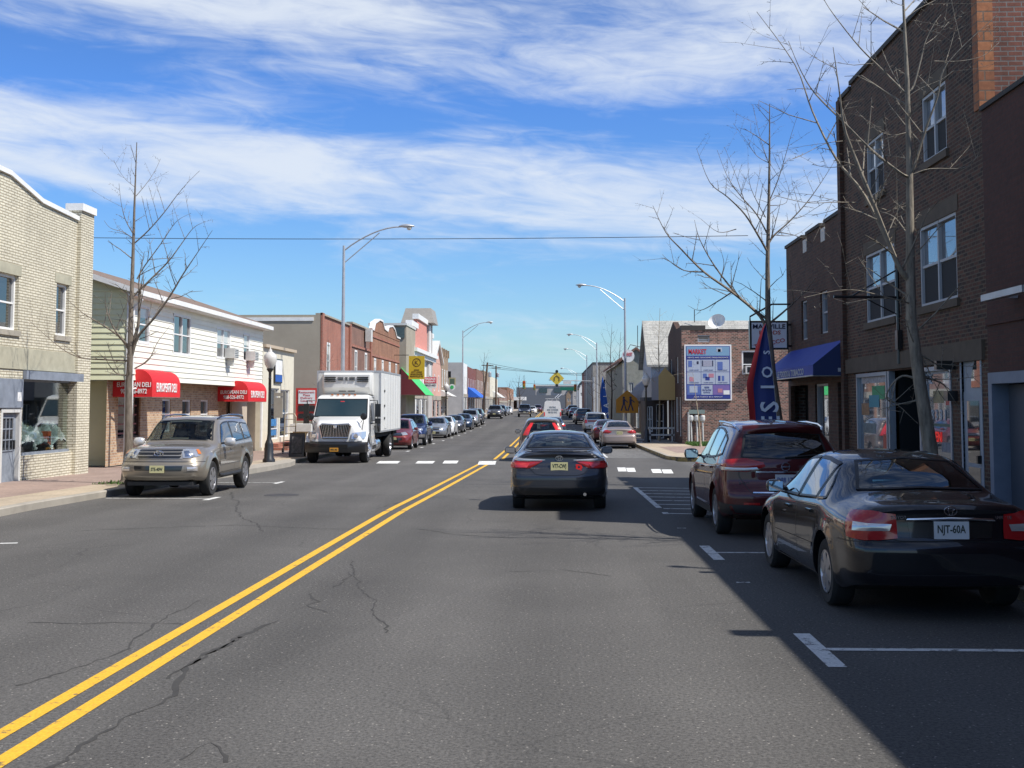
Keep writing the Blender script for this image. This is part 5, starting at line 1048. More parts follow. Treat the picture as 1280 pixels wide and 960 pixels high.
# peaked tan awning and grey curved awning
Yt = 70.5; a = FY(823, 470, Yt); b = FY(835.5, 500, Yt); t = thing('shop_awning', 'tan canvas awning with a peaked near end on the market front', 'awning', ((a.x+XM)/2, Yt, b.z)); zp = FY(827, 459, Yt).z
mb = MB(); M_TANC = mat('tan_canvas', (.52, .38, .16), .7); mb.prism([(a.x, Yt, b.z), (b.x+.5, Yt, b.z), (b.x+.5, Yt, a.z-.2), (lerp(a.x, b.x+.5, .35), Yt, zp), (a.x, Yt, a.z)], (0, 5, 0), 0, 1); mb.build('canopy', [M_TANC, mat('grey_canvas', (.16, .17, .20), .7)], t)
mb = MB(); p0 = FY(802, 500, 78); p1_ = FY(822, 468, 78); rows = []
for yy in (78, 90): rows.append([Vector((lerp(p1_.x+.6, p0.x, math.sin(PI/2*k/8)), yy, lerp(p0.z, p1_.z, math.cos(PI/2*k/8)))) for k in range(9)])
mb.grid(rows); mb.face(rows[0]+[Vector((p1_.x+.6, 78, p0.z))]); t = tag(mb.build('shop_awning', MATS['grey_canvas'], None, origin=(p0.x, 78, p0.z)), 'slate grey curved awning past the peaked tan one', 'awning')
# grey gabled shop
def cam_block(name, label, cat, px0, px1, pyt, Y, dep, m, wins=(), roofm=None, gable=None, fm=None):
    a = FY(px0, pyt, Y); b = FY(px1, pyt, Y); g = gz(Y)+.1; t = thing(name, label, cat, ((a.x+b.x)/2, Y, g)); zt = a.z; w = b.x-a.x; mb = MB(); ops = []
    for q in wins: p, q2 = FY(q[0], q[1], Y), FY(q[2], q[3], Y); ops.append([p.x-a.x, q2.z-g, q2.x-a.x, p.z-g])
    O_ = Vector((a.x, Y, g)); wall_grid(mb, O_, UF, w, zt-g, ops, .12)
    for x in (a.x, b.x): mb.face([(x, Y, g), (x, Y+dep, g), (x, Y+dep, zt), (x, Y, zt)])
    if gable: mb.prism([(a.x, Y, zt), (b.x, Y, zt), ((a.x+b.x)/2, Y, zt+gable)], (0, .1, 0))
    mb.build('wall', m, t); mb = MB()
    if gable:
        xm = (a.x+b.x)/2; mb.prism([(a.x-.3, Y-.2, zt-.1), (xm, Y-.2, zt+gable), (xm, Y-.2, zt+gable+.2), (a.x-.3, Y-.2, zt+.1)], (0, dep, 0)); mb.prism([(xm, Y-.2, zt+gable), (b.x+.3, Y-.2, zt-.1), (b.x+.3, Y-.2, zt+.1), (xm, Y-.2, zt+gable+.2)], (0, dep, 0))
    else: mb.box(a.x-.05, Y-.05, zt-.1, b.x+.05, Y+dep, zt+.12)
    mb.build('roof', roofm or M_ROOF, t)
    for o_ in ops: window(t, O_, UF, o_, .12, fm=fm, rails=(.5,), mulls=(.5,))
    return t, O_, w
cam_block('gabled_shop', 'grey gabled shop with low pitched roof left of the shingled house', 'building', 778, 812, 452, 98, 30, mat('olive_grey_render', (.30, .30, .26), .9, var=.25), wins=((786, 478, 792, 500),), gable=1.0, roofm=M_R2)
a = FY(777, 437, 97); b = FY(793, 453, 97); cxo, czo = (a.x+b.x)/2, (a.z+b.z)/2; rx, rz_ = (b.x-a.x)/2, (a.z-b.z)/2
t = thing('oval_sign', 'white oval sign lettered MARKET behind the near right street lamp pole', 'sign', (cxo, 97, b.z)); mb = MB(); mb.prism([(cxo+rx*math.cos(2*PI*k/24), 96.9, czo+rz_*math.sin(2*PI*k/24)) for k in range(24)], (0, .2, 0)); mb.build('sign_board', M_WHITE, t)
text('lettering', 'MARKET', M_TXTR, t, (cxo, 96.88, czo+rz_*.25), UF, h=rz_*.5, w=rx*1.4); mb = MB(); mb.tube([(cxo, 97.1, czo+rz_), (cxo+.2, 97.1, czo+rz_+.4), (b.x+1.4, 97.1, czo+rz_)], .03, 5); mb.build('bracket', M_BLACK, t)
a = FY(792, 505, 96); b = FY(803, 545, 96); cam_block('porch', 'dark pillared shop porch under the gabled shop', 'porch', 792, 806, 500, 93, 4, mat('dark_brown_paint', (.05, .035, .03), .6), wins=((795, 508, 799, 535),))
cam_block('stucco_building', 'two storey grey stucco building with four windows facing the vacant lot', 'building', 741, 778, 454, 150, 40, mat('grey_stucco', (.34, .32, .29), .9, var=.12, vs=.5), wins=((752, 474, 757, 484), (766, 474, 771, 484), (752, 500, 758, 511), (765, 500, 771, 511)), fm=M_OFFW)
for k, (p0, p1_, pt, yy, m_, lb) in enumerate(((733, 742, 462, 196, M_R1, 'narrow dark red brick building left of the grey stucco one'), (724, 733.5, 486, 250, M_WHITE, 'small white house far along the right side'), (716, 724, 490, 290, M_GREYW, 'small grey house far along the right side'), (708, 716, 493, 340, M_TANB, 'small tan house furthest along the right side'))):
    cam_block('town_house', lb, 'house', p0, p1_, pt, yy, 30, m_, wins=((p0+1.5, pt+5, p0+3.5, pt+9), (p1_-3.5, pt+5, p1_-1.5, pt+9)), gable=None if k == 0 else 1.6)
cam_block('shop_building', 'dark timber shop front beneath the slate grey curved awning', 'building', 806, 834, 499, 75.5, 3.5, mat('dark_brown_paint', (.05, .035, .03), .6), wins=((809, 508, 816, 540), (820, 505, 830, 548)))
# low bench-like wall before the market front
mb = MB(); 
for k, z_ in enumerate((.35, .75)): mb.box(5.6, 71, gz(71)+.13+z_, 7.2, 71.12, gz(71)+.13+z_+.1)
mb.box(5.7, 71, gz(71)+.1, 5.8, 71.1, gz(71)+.9); mb.box(7.0, 71, gz(71)+.1, 7.1, 71.1, gz(71)+.9); tag(mb.build('step_rail', M_OFFW, None, origin=(6.4, 71, gz(71)+.13)), 'pale two bar rail beside the globe lamp on the right pavement', 'railing')

# ---------------------------------------------------------------- vehicles
def pchip(tab):
    xs = [p[0] for p in tab]; ys = [p[1] for p in tab]; n = len(xs)
    h = [xs[i+1]-xs[i] for i in range(n-1)]; d = [(ys[i+1]-ys[i])/h[i] for i in range(n-1)]; m = [0]*n; m[0] = d[0]; m[-1] = d[-1]
    for i in range(1, n-1):
        if d[i-1]*d[i] <= 0: m[i] = 0
        else: w1 = 2*h[i]+h[i-1]; w2 = h[i]+2*h[i-1]; m[i] = (w1+w2)/(w1/d[i-1]+w2/d[i])
    def f(x):
        if x <= xs[0]: return ys[0]
        if x >= xs[-1]: return ys[-1]
        i = 0
        while x > xs[i+1]: i += 1
        t = (x-xs[i])/h[i]; return (2*t**3-3*t**2+1)*ys[i]+(t**3-2*t**2+t)*h[i]*m[i]+(-2*t**3+3*t**2)*ys[i+1]+(t**3-t**2)*h[i]*m[i+1]
    return f
def sst(x): x = min(max(x, 0), 1); return x*x*(3-2*x)
def catmull(P, sub):
    out = []; n = len(P)
    for i in range(n-1):
        p0 = P[max(i-1, 0)]; p1 = P[i]; p2 = P[i+1]; p3 = P[min(i+2, n-1)]
        if i == 0: p0 = (-p2[0], p2[1]) if abs(P[0][0]) < 1e-6 else p0
        if i == n-2: p3 = (-p1[0], p1[1]) if abs(P[-1][0]) < 1e-6 else p3
        for k in range(sub):
            t = k/sub; out.append(tuple(.5*((2*p1[j])+(-p0[j]+p2[j])*t+(2*p0[j]-5*p1[j]+4*p2[j]-p3[j])*t*t+(-p0[j]+3*p1[j]-3*p2[j]+p3[j])*t**3) for j in (0, 1)))
    out.append(P[-1]); return out
M_TYRE = mat('tyre_rubber', (.018, .018, .018), .85, bump=.2, bs=30); M_RIM = mat('alloy_rim', (.58, .58, .60), .28, metal=.85); M_CHROME = mat('chrome', (.78, .78, .80), .10, metal=1.0)
M_SEAL = mat('window_seal', (.010, .010, .011), .4); M_WELL = mat('wheel_well', (.006, .006, .006), .9); M_CABIN = mat('cabin_trim', (.045, .045, .050), .8); M_CABINL = mat('cabin_trim_light', (.22, .21, .19), .8)
M_CARGL = thin_glass('car_glass', (.42, .50, .52), 1.0); M_PRIV = thin_glass('privacy_glass', (.055, .065, .07), 1.15); M_WSCR = thin_glass('windscreen_glass', (.55, .62, .60), .6)
M_TAILR = mat('tail_red', (.42, .012, .014), .15, coat=1.0); M_TAILB = mat('tail_bright_red', (.75, .03, .03), .15, coat=1.0); M_CLEAR = mat('clear_lens', (.62, .60, .58), .12, metal=.5, coat=1.0); M_HEAD = mat('head_lens', (.55, .57, .60), .10, metal=.6, coat=1.0)
M_BPLAS = mat('black_plastic', (.020, .020, .021), .6); M_PLATE = mat('plate_yellow', (.62, .58, .30), .5); M_PLATEW = mat('plate_white', (.62, .64, .66), .5); M_PLTXT = mat('plate_text', (.03, .04, .03), .5); M_PLORG = mat('plate_orange', (.60, .28, .03), .5); M_PLBLUE = mat('plate_blue', (.04, .08, .30), .5)
M_MIRROR = mat('mirror_glass', (.7, .72, .75), .03, metal=1.0)
class Body:
    def __init__(s, sp):
        s.sp = sp; s.zt = pchip(sp['ztop']); s.bl = pchip(sp['belt']); s.pl = pchip(sp['plan']); s.zb = pchip(sp['zb'])
        s.rp = pchip(sp['rear']); s.fp = pchip(sp['front']); s.L = sp['L']; s.W = sp['W']/2
    def section(s, y):
        sp = s.sp; zt = s.zt(y); W = s.pl(y); zb = s.zb(y); bl = s.bl(y); e = min(bl, zt-.045); g = sst((zt-bl-.03)/.34); Wr = sp['roofw']
        if 'roofwt' in sp: Wr = pchip(sp['roofwt'])(y)
        rail = (lerp(W*.70, Wr, g), zt-lerp(.022, sp.get('raildrop', .065), g)); ep = (lerp(W*.90, W*.955, g), lerp(e, bl, g)); sh = (W*.985, e-.09)
        lo = (W*.93, zb+.04); mid = ((ep[0]+rail[0])/2+g*.022, lerp(ep[1], rail[1], lerp(.62, .5, g)))
        P = [(0, zb), (W*.78, zb), lo, (W*.985, zb+.17), (W*1.0, lerp(zb, e, .58)), sh, ep, mid, rail, (rail[0]*.55, zt-lerp(.006, .014, g)), (0, zt)]
        return catmull(P, 5)
    def place(s, x, y, z):
        B = s.sp.get('B', .9); Bf = s.sp.get('Bf', 1.0); Y = y
        if y < B: k = 1-y/B; Y += k*(s.rp(z)+s.sp.get('cr', .10)*(x/s.W)**2)
        if y > s.L-Bf: k = 1-(s.L-y)/Bf; Y -= k*(s.fp(z)+s.sp.get('cf', .22)*(x/s.W)**2)
        ax = abs(x)
        if ax > s.W*.6:
            for yw in s.sp['wheels']:
                d = math.hypot(Y-yw, z-s.sp['R'])-s.sp['R']-.05
                if d < .16: x += math.copysign(.022*s.sp.get('flare', 1)*sst(1-abs(d)/.16 if d > 0 else 1), x)
        return Vector((x, Y, z))
    def mesh(s, nst=88):
        L = s.L; ys = [0, .012, .03, .055, .09, .13]; k = int((L-.26)/.052); ys += [.13+(L-.26)*i/k for i in range(1, k)]+[L-.13, L-.09, L-.055, L-.03, L-.012, L]
        mb = MB(); rows = []
        for y in ys:
            h = s.section(y); ring = [s.place(x, y, z) for x, z in h]+[s.place(-x, y, z) for x, z in h[-2:0:-1]]
            rows.append(ring+[ring[0]])
        mb.grid(rows)
        for y, in ((0,), (L,)):
            h = s.section(y); N_ = 18; mb.grid([[s.place(x*(2*i/N_-1), y, z) for i in range(N_+1)] for x, z in h[1:-1]])
        me = bpy.data.meshes.new('b'); me.from_pydata([tuple(v) for v in mb.v], [], mb.f)
        bm = bmesh.new(); bm.from_mesh(me); bmesh.ops.remove_doubles(bm, verts=bm.verts, dist=2e-4); bmesh.ops.holes_fill(bm, edges=bm.edges); bmesh.ops.recalc_face_normals(bm, faces=bm.faces); bm.to_mesh(me); bm.free()
        return me
def pip(p, poly):
    x, y = p; c = False; j = len(poly)-1
    for i in range(len(poly)):
        xi, yi = poly[i]; xj, yj = poly[j]
        if (yi > y) != (yj > y) and x < (xj-xi)*(y-yi)/(yj-yi)+xi: c = not c
        j = i
    return c
def shrink(poly, d):
    cx_ = sum(p[0] for p in poly)/len(poly); cy_ = sum(p[1] for p in poly)/len(poly); out = []
    for x, y in poly:
        dx, dy = cx_-x, cy_-y; l = math.hypot(dx, dy); out.append((x+dx/l*min(d, l*.5), y+dy/l*min(d, l*.5)))
    return out
def resample(pts, n):
    L = [0]
    for a, b in zip(pts, pts[1:]): L.append(L[-1]+math.hypot(b[0]-a[0], b[1]-a[1]))
    out = []
    for i in range(n+1):
        t = L[-1]*i/n; k = 0
        while k < len(L)-2 and t > L[k+1]: k += 1
        f = (t-L[k])/max(L[k+1]-L[k], 1e-9); out.append((lerp(pts[k][0], pts[k+1][0], f), lerp(pts[k][1], pts[k+1][1], f)))
    return out
class Car:
    def __init__(s, sp, name, label, cat, paintm, group=None):
        s.sp = sp; s.body = Body(sp); s.L = sp['L']; s.root = thing(name, label, cat, group=group); s.paint = paintm
        me = s.body.mesh(); o = bpy.data.objects.new('body', me); COL.objects.link(o); me.materials.append(paintm); me.materials.append(M_WELL)
        s.bvh0 = BVHTree.FromPolygons([v.co.copy() for v in me.vertices], [list(p.vertices) for p in me.polygons])
        cut = MB(); R = sp['R']+.055; W = sp['W']/2
        for yw in sp['wheels']:
            for sg in (-1, 1):
                b = len(cut.v); n = 40
                for x in (sg*(W-.30), sg*(W+.2)):
                    for k in range(n): a = 2*PI*k/n; cut.v.append(Vector((x, yw+R*math.cos(a), sp['R']+.02+R*math.sin(a))))
                for k in range(n): cut.facei([b+k, b+(k+1) % n, b+n+(k+1) % n, b+n+k], 1)
                cut.facei([b+k for k in range(n)][::-1], 1); cut.facei([b+n+k for k in range(n)], 1)
        cm = bpy.data.meshes.new('c'); cm.from_pydata([tuple(v) for v in cut.v], [], cut.f); cm.materials.append(paintm); cm.materials.append(M_WELL); cm.polygons.foreach_set('material_index', cut.m)
        bm = bmesh.new(); bm.from_mesh(cm); bmesh.ops.recalc_face_normals(bm, faces=bm.faces); bm.to_mesh(cm); bm.free()
        co = bpy.data.objects.new('cutter', cm); COL.objects.link(co)
        md = o.modifiers.new('b', 'BOOLEAN'); md.operation = 'DIFFERENCE'; md.solver = 'EXACT'; md.object = co
        dg = bpy.context.evaluated_depsgraph_get(); me2 = bpy.data.meshes.new_from_object(o.evaluated_get(dg)); o.modifiers.clear(); o.data = me2; bpy.data.objects.remove(co)
        if len(me2.polygons) < 500: o.data = me; me2 = me
        # open the window apertures
        bm = bmesh.new(); bm.from_mesh(me2); bm.normal_update(); kill = []
        polys = [('s', shrink(bo+to[::-1], .045)) for bo, to in sp['side_windows']]+[('r', shrink(sp['rear_glass'][0]+sp['rear_glass'][1][::-1], .035)), ('f', shrink(sp['windscreen'][0]+sp['windscreen'][1][::-1], .035))]
        if sp.get('see', True):
            for f in bm.faces:
                if f.material_index == 1: continue
                c = f.calc_center_median(); n_ = f.normal
                for k, pl in polys:
                    if k == 's' and abs(c.x) > .35*sp['W'] and abs(n_.x) > .5 and pip((c.y, c.z), pl): kill.append(f); break
                    if k == 'r' and c.y < s.L*.45 and n_.y < -.1 and pip((c.x, c.z), pl): kill.append(f); break
                    if k == 'f' and c.y > s.L*.45 and n_.y > .1 and c.z > sp['windscreen'][0][0][1]-.03 and pip((c.x, c.z), pl): kill.append(f); break
            bmesh.ops.delete(bm, geom=kill, context='FACES')
        bm.to_mesh(me2); bm.free(); me2.materials.clear(); me2.materials.append(paintm); me2.materials.append(M_WELL)
        me2.polygons.foreach_set('use_smooth', [True]*len(me2.polygons)); me2.set_sharp_from_angle(angle=math.radians(38)); me2.name = 'body'
        o.parent = s.root; s.b = o
        s.glass(); s.wheels(); 
        if sp.get('see', True): s.cabin()
    def hit(s, proj, u, v, off):
        k = proj[0]
        if k == 's': o = Vector((3*proj[1], u, v)); d = Vector((-proj[1], 0, 0))
        elif k == 'r': o = Vector((u, -2, v)); d = Vector((0, 1, 0))
        elif k == 'f': o = Vector((u, s.L+2, v)); d = Vector((0, -1, 0))
        elif k == 't': o = Vector((u, v, 4)); d = Vector((0, 0, -1))
        elif k == 'cr': a = math.radians(u); dv = Vector((math.sin(a), -math.cos(a), 0)); o = Vector((0, .9, v))+dv*3; d = -dv
        else: a = math.radians(u); dv = Vector((math.sin(a), math.cos(a), 0)); o = Vector((0, s.L-.9, v))+dv*3; d = -dv
        h = s.bvh0.ray_cast(o, d)
        if h[0] is None: return None
        n = h[1]; n = n if n.dot(d) < 0 else -n; return h[0]+n*off
    def patch(s, name, proj, bot, top, m, off=.004, n=10, k=5, bulge=0.0, parent=None, smooth=True, label=None):
        B = resample(bot, n); T = resample(top, n); mb = MB(); rows = []
        for j in range(k+1):
            t = j/k; r = []
            for i in range(n+1):
                s_ = i/n; bb = bulge*min(1, 3*min(s_, 1-s_))*min(1, 3*min(t, 1-t)) if bulge else 0
                r.append(s.hit(proj, lerp(B[i][0], T[i][0], t), lerp(B[i][1], T[i][1], t), off+bb))
            rows.append(r)
        if all(p is None for r in rows for p in r): return None
        mb.grid(rows); o = mb.build(name, m, parent or s.root, smooth=smooth, local=True, angle=60)
        if label: o['label'] = label
        return o
    def line(s, name, proj, pts, w, m, off=.0015, step=.06, parent=None, build=True, mb=None):
        P = resample(pts, max(2, int(sum(math.hypot(b[0]-a[0], b[1]-a[1]) for a, b in zip(pts, pts[1:]))/(step if proj[0] not in ('cr', 'cf') else 4)))); mb = mb or MB(); H = [s.hit(proj, u, v, off) for u, v in P]; rows = []
        ax = {'s': Vector((1, 0, 0)), 'r': Vector((0, 1, 0)), 'f': Vector((0, 1, 0)), 't': Vector((0, 0, 1))}.get(proj[0])
        for i, p in enumerate(H):
            if p is None: rows.append([None, None]); continue
            a = H[max(i-1, 0)] or p; b = H[min(i+1, len(H)-1)] or p; t = (b-a)
            if t.length < 1e-6: t = Vector((0, 0, 1))
            axx = ax or Vector((p.x, p.y-(.9 if proj[0] == 'cr' else s.L-.9), 0)).normalized(); sd_ = t.normalized().cross(axx).normalized()*w/2; rows.append([p-sd_, p+sd_])
        mb.grid(rows)
        return mb.build(name, m, parent or s.b, local=True) if build else mb
    def glass(s):
        sp = s.sp
        def pane(nm, proj, bo, to, m):
            g = s.patch(nm, proj, bo, to, m, .006, 12, 7)
            if g is None: return
            mb = MB(); w = sp.get('sealw', .020); n = 12; wv = w*(1 if proj[0] == 's' else .45); B = resample(bo, n); T = resample(to, n)
            def strip(a, b):
                rows = []
                for p, q in zip(a, b): rows.append([s.hit(proj, p[0], p[1], .009), s.hit(proj, q[0], q[1], .009)])
                mb.grid(rows)
            hB = [(lerp(b[0], t[0], wv/max(.05, math.hypot(t[0]-b[0], t[1]-b[1]))), lerp(b[1], t[1], wv/max(.05, math.hypot(t[0]-b[0], t[1]-b[1])))) for b, t in zip(B, T)]; hT = [(lerp(t[0], b[0], wv/max(.05, math.hypot(t[0]-b[0], t[1]-b[1]))), lerp(t[1], b[1], wv/max(.05, math.hypot(t[0]-b[0], t[1]-b[1])))) for b, t in zip(B, T)]
            ob = [(b[0]+(b[0]-h[0])*.5, b[1]+(b[1]-h[1])*.5) for b, h in zip(B, hB)]; ot_ = [(b[0]+(b[0]-h[0])*.5, b[1]+(b[1]-h[1])*.5) for b, h in zip(T, hT)]
            strip(ob, hB); strip(hT, ot_)
            for a, b in ((0, 1), (n, n-1)):
                wl = math.hypot(B[b][0]-B[a][0], B[b][1]-B[a][1]) or 1; e0 = resample([B[a], T[a]], 6); dx = (B[b][0]-B[a][0])/wl*w; dx2 = (T[b][0]-T[a][0])/max(math.hypot(T[b][0]-T[a][0], T[b][1]-T[a][1]), .01)*w; e1 = [(p[0]+lerp(dx, dx2, i/6), p[1]) for i, p in enumerate(e0)]; e0 = [(p[0]-lerp(dx, dx2, i/6)*.5, p[1]) for i, p in enumerate(e0)]; strip(e0, e1)
            mb.build('seal', M_SEAL, g, local=True)
        for i, (bo, to) in enumerate(sp['side_windows']):
            for sg in (-1, 1): pane('side_window', ('s', sg), bo, to, sp.get('sidegl', [M_CARGL]*9)[i])
        pane('rear_window', ('r',), *sp['rear_glass'], sp.get('reargl', M_CARGL)); pane('windscreen', ('f',), *sp['windscreen'], M_WSCR)
    def wheels(s):
        sp = s.sp; R = sp['R']; w = .215; n = sp.get('spokes', 6); X = sp['W']/2-.125-sp.get('inset', 0)
        for yw in sp['wheels']:
            for sg in (-1, 1):
                wh = bpy.data.objects.new('wheel', None); wh.empty_display_size = .1; COL.objects.link(wh); wh.parent = s.root; wh.location = (sg*X, yw, R)
                mb = MB(); prof = [(R*.60, -w/2+.03), (R*.70, -w/2+.004), (R*.92, -w/2), (R*.985, -w/2+.025), (R, -w/2+.05), (R, w/2-.05), (R*.985, w/2-.025), (R*.92, w/2), (R*.70, w/2-.004), (R*.60, w/2-.03)]
                b = MB(); b.lathe(prof, (0, 0, 0), 'X', 36); t = b.build('tyre', M_TYRE, wh, smooth=True, local=True, angle=40)
                mb = MB(); r = R*.64; o_ = sg*w/2
                mb.lathe([(r*.97, o_*.3), (r, o_*.98), (r*.93, o_*1.0), (r*.90, o_*.80), (r*.90, o_*.2)] if sg > 0 else [(r*.97, o_*.3), (r, o_*.98), (r*.93, o_*1.0), (r*.90, o_*.80), (r*.90, o_*.2)], n=32, axis='X')
                mb.lathe([(.06, o_*.7), (.075, o_*.9), (.03, o_*.95)], n=16, axis='X')
                for k in range(n):
                    a = 2*PI*k/n+.2; u = Vector((0, math.cos(a), math.sin(a))); v_ = Vector((0, -math.sin(a), math.cos(a))); wi, wo2 = .034*6/n+.012, .048*6/n+.016; x0, x1 = o_*.86, o_*.96
                    p = [u*.05-v_*wi, u*(r*.92)-v_*wo2, u*(r*.92)+v_*wo2, u*.05+v_*wi]; fr = [q+Vector((x1 if i in (0, 3) else x1, 0, 0)) for i, q in enumerate(p)]
                    mb.prism(fr, (x0-x1, 0, 0))
                mb.build('rim', sp.get('rimm', M_RIM), wh, local=True)
                mb = MB(); mb.lathe([(r*.88, o_*.5), (r*.88, o_*.45)], n=24, axis='X'); mb.build('brake_disc', M_WELL, wh, local=True)
    def cabin(s):
        sp = s.sp; W = sp['W']/2; zf = .35; y0, y1, zbl = sp['cab']; mb = MB(); mb.box(-W+.16, y0, zf, W-.16, y1, zf+.05); mb.box(-W+.14, y1-.35, zf, W-.14, y1, zbl-.06); mb.box(-W+.16, y0-.25, zf, W-.16, y0, zbl-.08)
        for sg in (-1, 1): mb.box(sg*(W-.13), y0, zf, sg*(W-.10), y1, zbl-.07)
        mb.build('cabin', sp.get('cabm', M_CABIN), s.root, local=True)
        yf = sp['seats'][0]; yr_ = sp['seats'][1]; m = sp.get('seatm', M_CABIN)
        def seat(x, y, w):
            mb = MB(); M = Matrix.Rotation(math.radians(-14), 3, 'X').transposed() if False else Matrix.Rotation(math.radians(14), 3, 'X'); mb.box(x-w, y, zf+.05, x+w, y+.52, zf+.28); mb.obox((x, y-.05, zf+.55), (w*.96, .07, .33), M); return mb
        for x in (-.37, .37):
            mb = seat(x, yf, .25); mb.obox((x, yf-.20, zf+.99), (.13, .05, .09), Matrix.Rotation(math.radians(14), 3, 'X')); mb.tube([(x-.05, yf-.16, zf+.84), (x-.05, yf-.19, zf+.95)], .008, 4); mb.tube([(x+.05, yf-.16, zf+.84), (x+.05, yf-.19, zf+.95)], .008, 4); mb.build('seat', m, s.root, local=True)
        mb = seat(0, yr_, .60)
        for x in (-.36, .36): mb.obox((x, yr_-.16, zf+.83), (.11, .045, .07), Matrix.Rotation(math.radians(14), 3, 'X'))
        mb.build('rear_seat', m, s.root, local=True)
        mb = MB(); M = Matrix.Rotation(math.radians(65), 3, 'X'); c = Vector((-.37, y1-.50, zbl-.05)); mb.tube([c+M @ Vector((.18*math.cos(2*PI*k/18), .18*math.sin(2*PI*k/18), 0)) for k in range(19)], .014, 5, cap=False); mb.build('steering_wheel', M_SEAL, s.root, local=True)
        mb = MB(); mb.box(-.12, y1-.42, sp['ztop'][0][1] if False else s.body.zt(y1-.75)-.14, .12, y1-.40, s.body.zt(y1-.75)-.07); mb.build('rear_view_mirror', M_SEAL, s.root, local=True)
    def mirror(s, y, z, m, size=(.11, .06, .075), reach=.10):
        for sg in (-1, 1):
            h = s.hit(('s', sg), y, z, 0)
            if h is None: continue
            c = h+Vector((sg*(reach+size[0]*.6), -.03, .03)); mb = MB(); rows = []
            for j in range(7):
                ph = -PI/2+PI*j/6; rows.append([c+Vector((size[0]*math.copysign(abs(math.cos(ph)*math.cos(a))**.7, math.cos(a)), size[1]*math.copysign(abs(math.cos(ph)*math.sin(a))**.8, math.sin(a)), size[2]*math.copysign(abs(math.sin(ph))**.7, math.sin(ph)))) for a in [2*PI*k/14 for k in range(15)]])
            mb.grid(rows); o = mb.build('wing_mirror', m, s.root, smooth=True, local=True, angle=60)
            mb = MB(); mb.tube([h-Vector((sg*.02, 0, 0)), c-Vector((sg*size[0]*.5, 0, .03))], .022, 6); mb.build('mirror_arm', M_SEAL, o, local=True)
            mb = MB(); mb.box(c.x-size[0]*.78, c.y-size[1]-.004, c.z-size[2]*.7, c.x+size[0]*.78, c.y-size[1]*.8, c.z+size[2]*.7); mb.build('mirror_glass', M_MIRROR, o, local=True)
    def handles(s, pts, m):
        for y, z in pts:
            for sg in (-1, 1):
                h = s.hit(('s', sg), y, z, .0); 
                if h is None: continue
                mb = MB(); mb.obox(h+Vector((sg*.014, 0, 0)), (.014, .09, .016)); mb.build('door_handle', m, s.root, local=True)
    def plate(s, end, z, txt, m=None, tm=None, x=0.0, off=.012, tilt=0):
        p = s.hit(('r',) if end == 'r' else ('f',), x, z, off); sg = -1 if end == 'r' else 1; mb = MB(); mb.box(p.x-.155, p.y-.006, p.z-.078, p.x+.155, p.y+.006, p.z+.078); o = mb.build('number_plate', m or M_PLATE, s.root, local=True)
        text('plate_text', txt, tm or M_PLTXT, o, (p.x, p.y+sg*.0075, p.z), (-sg, 0, 0), h=.068, w=.25, depth=.001, local=True)
    def badge(s, end, x, z, r, m=None, off=.006):
        p = s.hit((end,), x, z, off); sg = -1 if end == 'r' else 1; mb = MB(); ring = lambda c, rx, rz, w: mb.tube([c+Vector((rx*math.cos(2*PI*k/20), 0, rz*math.sin(2*PI*k/20))) for k in range(21)], w, 5, cap=False)
        if s.sp.get('logo') == 'ring': ring(p, r, r, r*.14); mb.box(p.x-r*1.05, p.y-.008, p.z-r*.17, p.x+r*1.05, p.y+.004, p.z+r*.17)
        else: ring(p, r*1.25, r*.85, r*.11); ring(p, r*.42, r*.82, r*.09); ring(p+Vector((0, 0, r*.42)), r*.8, r*.38, r*.09)
        mb.build('badge', m or M_CHROME, s.root, local=True, smooth=True)
    def word(s, txt, x, z, w, h, m=None, end='r'):
        p = s.hit((end,), x, z, .004); sg = -1 if end == 'r' else 1; text('lettering', txt, m or M_CHROME, s.root, p, (-sg, 0, 0), h=h, w=w, depth=.002, local=True)
    def put(s, x, y, away=True, scale=1.0, tilt=0):
        """y: world position of the end nearest the camera"""
        L = s.L*scale; g = gz(y+L/2)
        if away: s.root.rotation_euler = (0, 0, tilt); s.root.location = (x, y, g)
        else: s.root.rotation_euler = (0, 0, PI+tilt); s.root.location = (x, y+L, g)
        s.root.scale = (scale,)*3
def mir(pts): return [(-x, z) for x, z in pts]
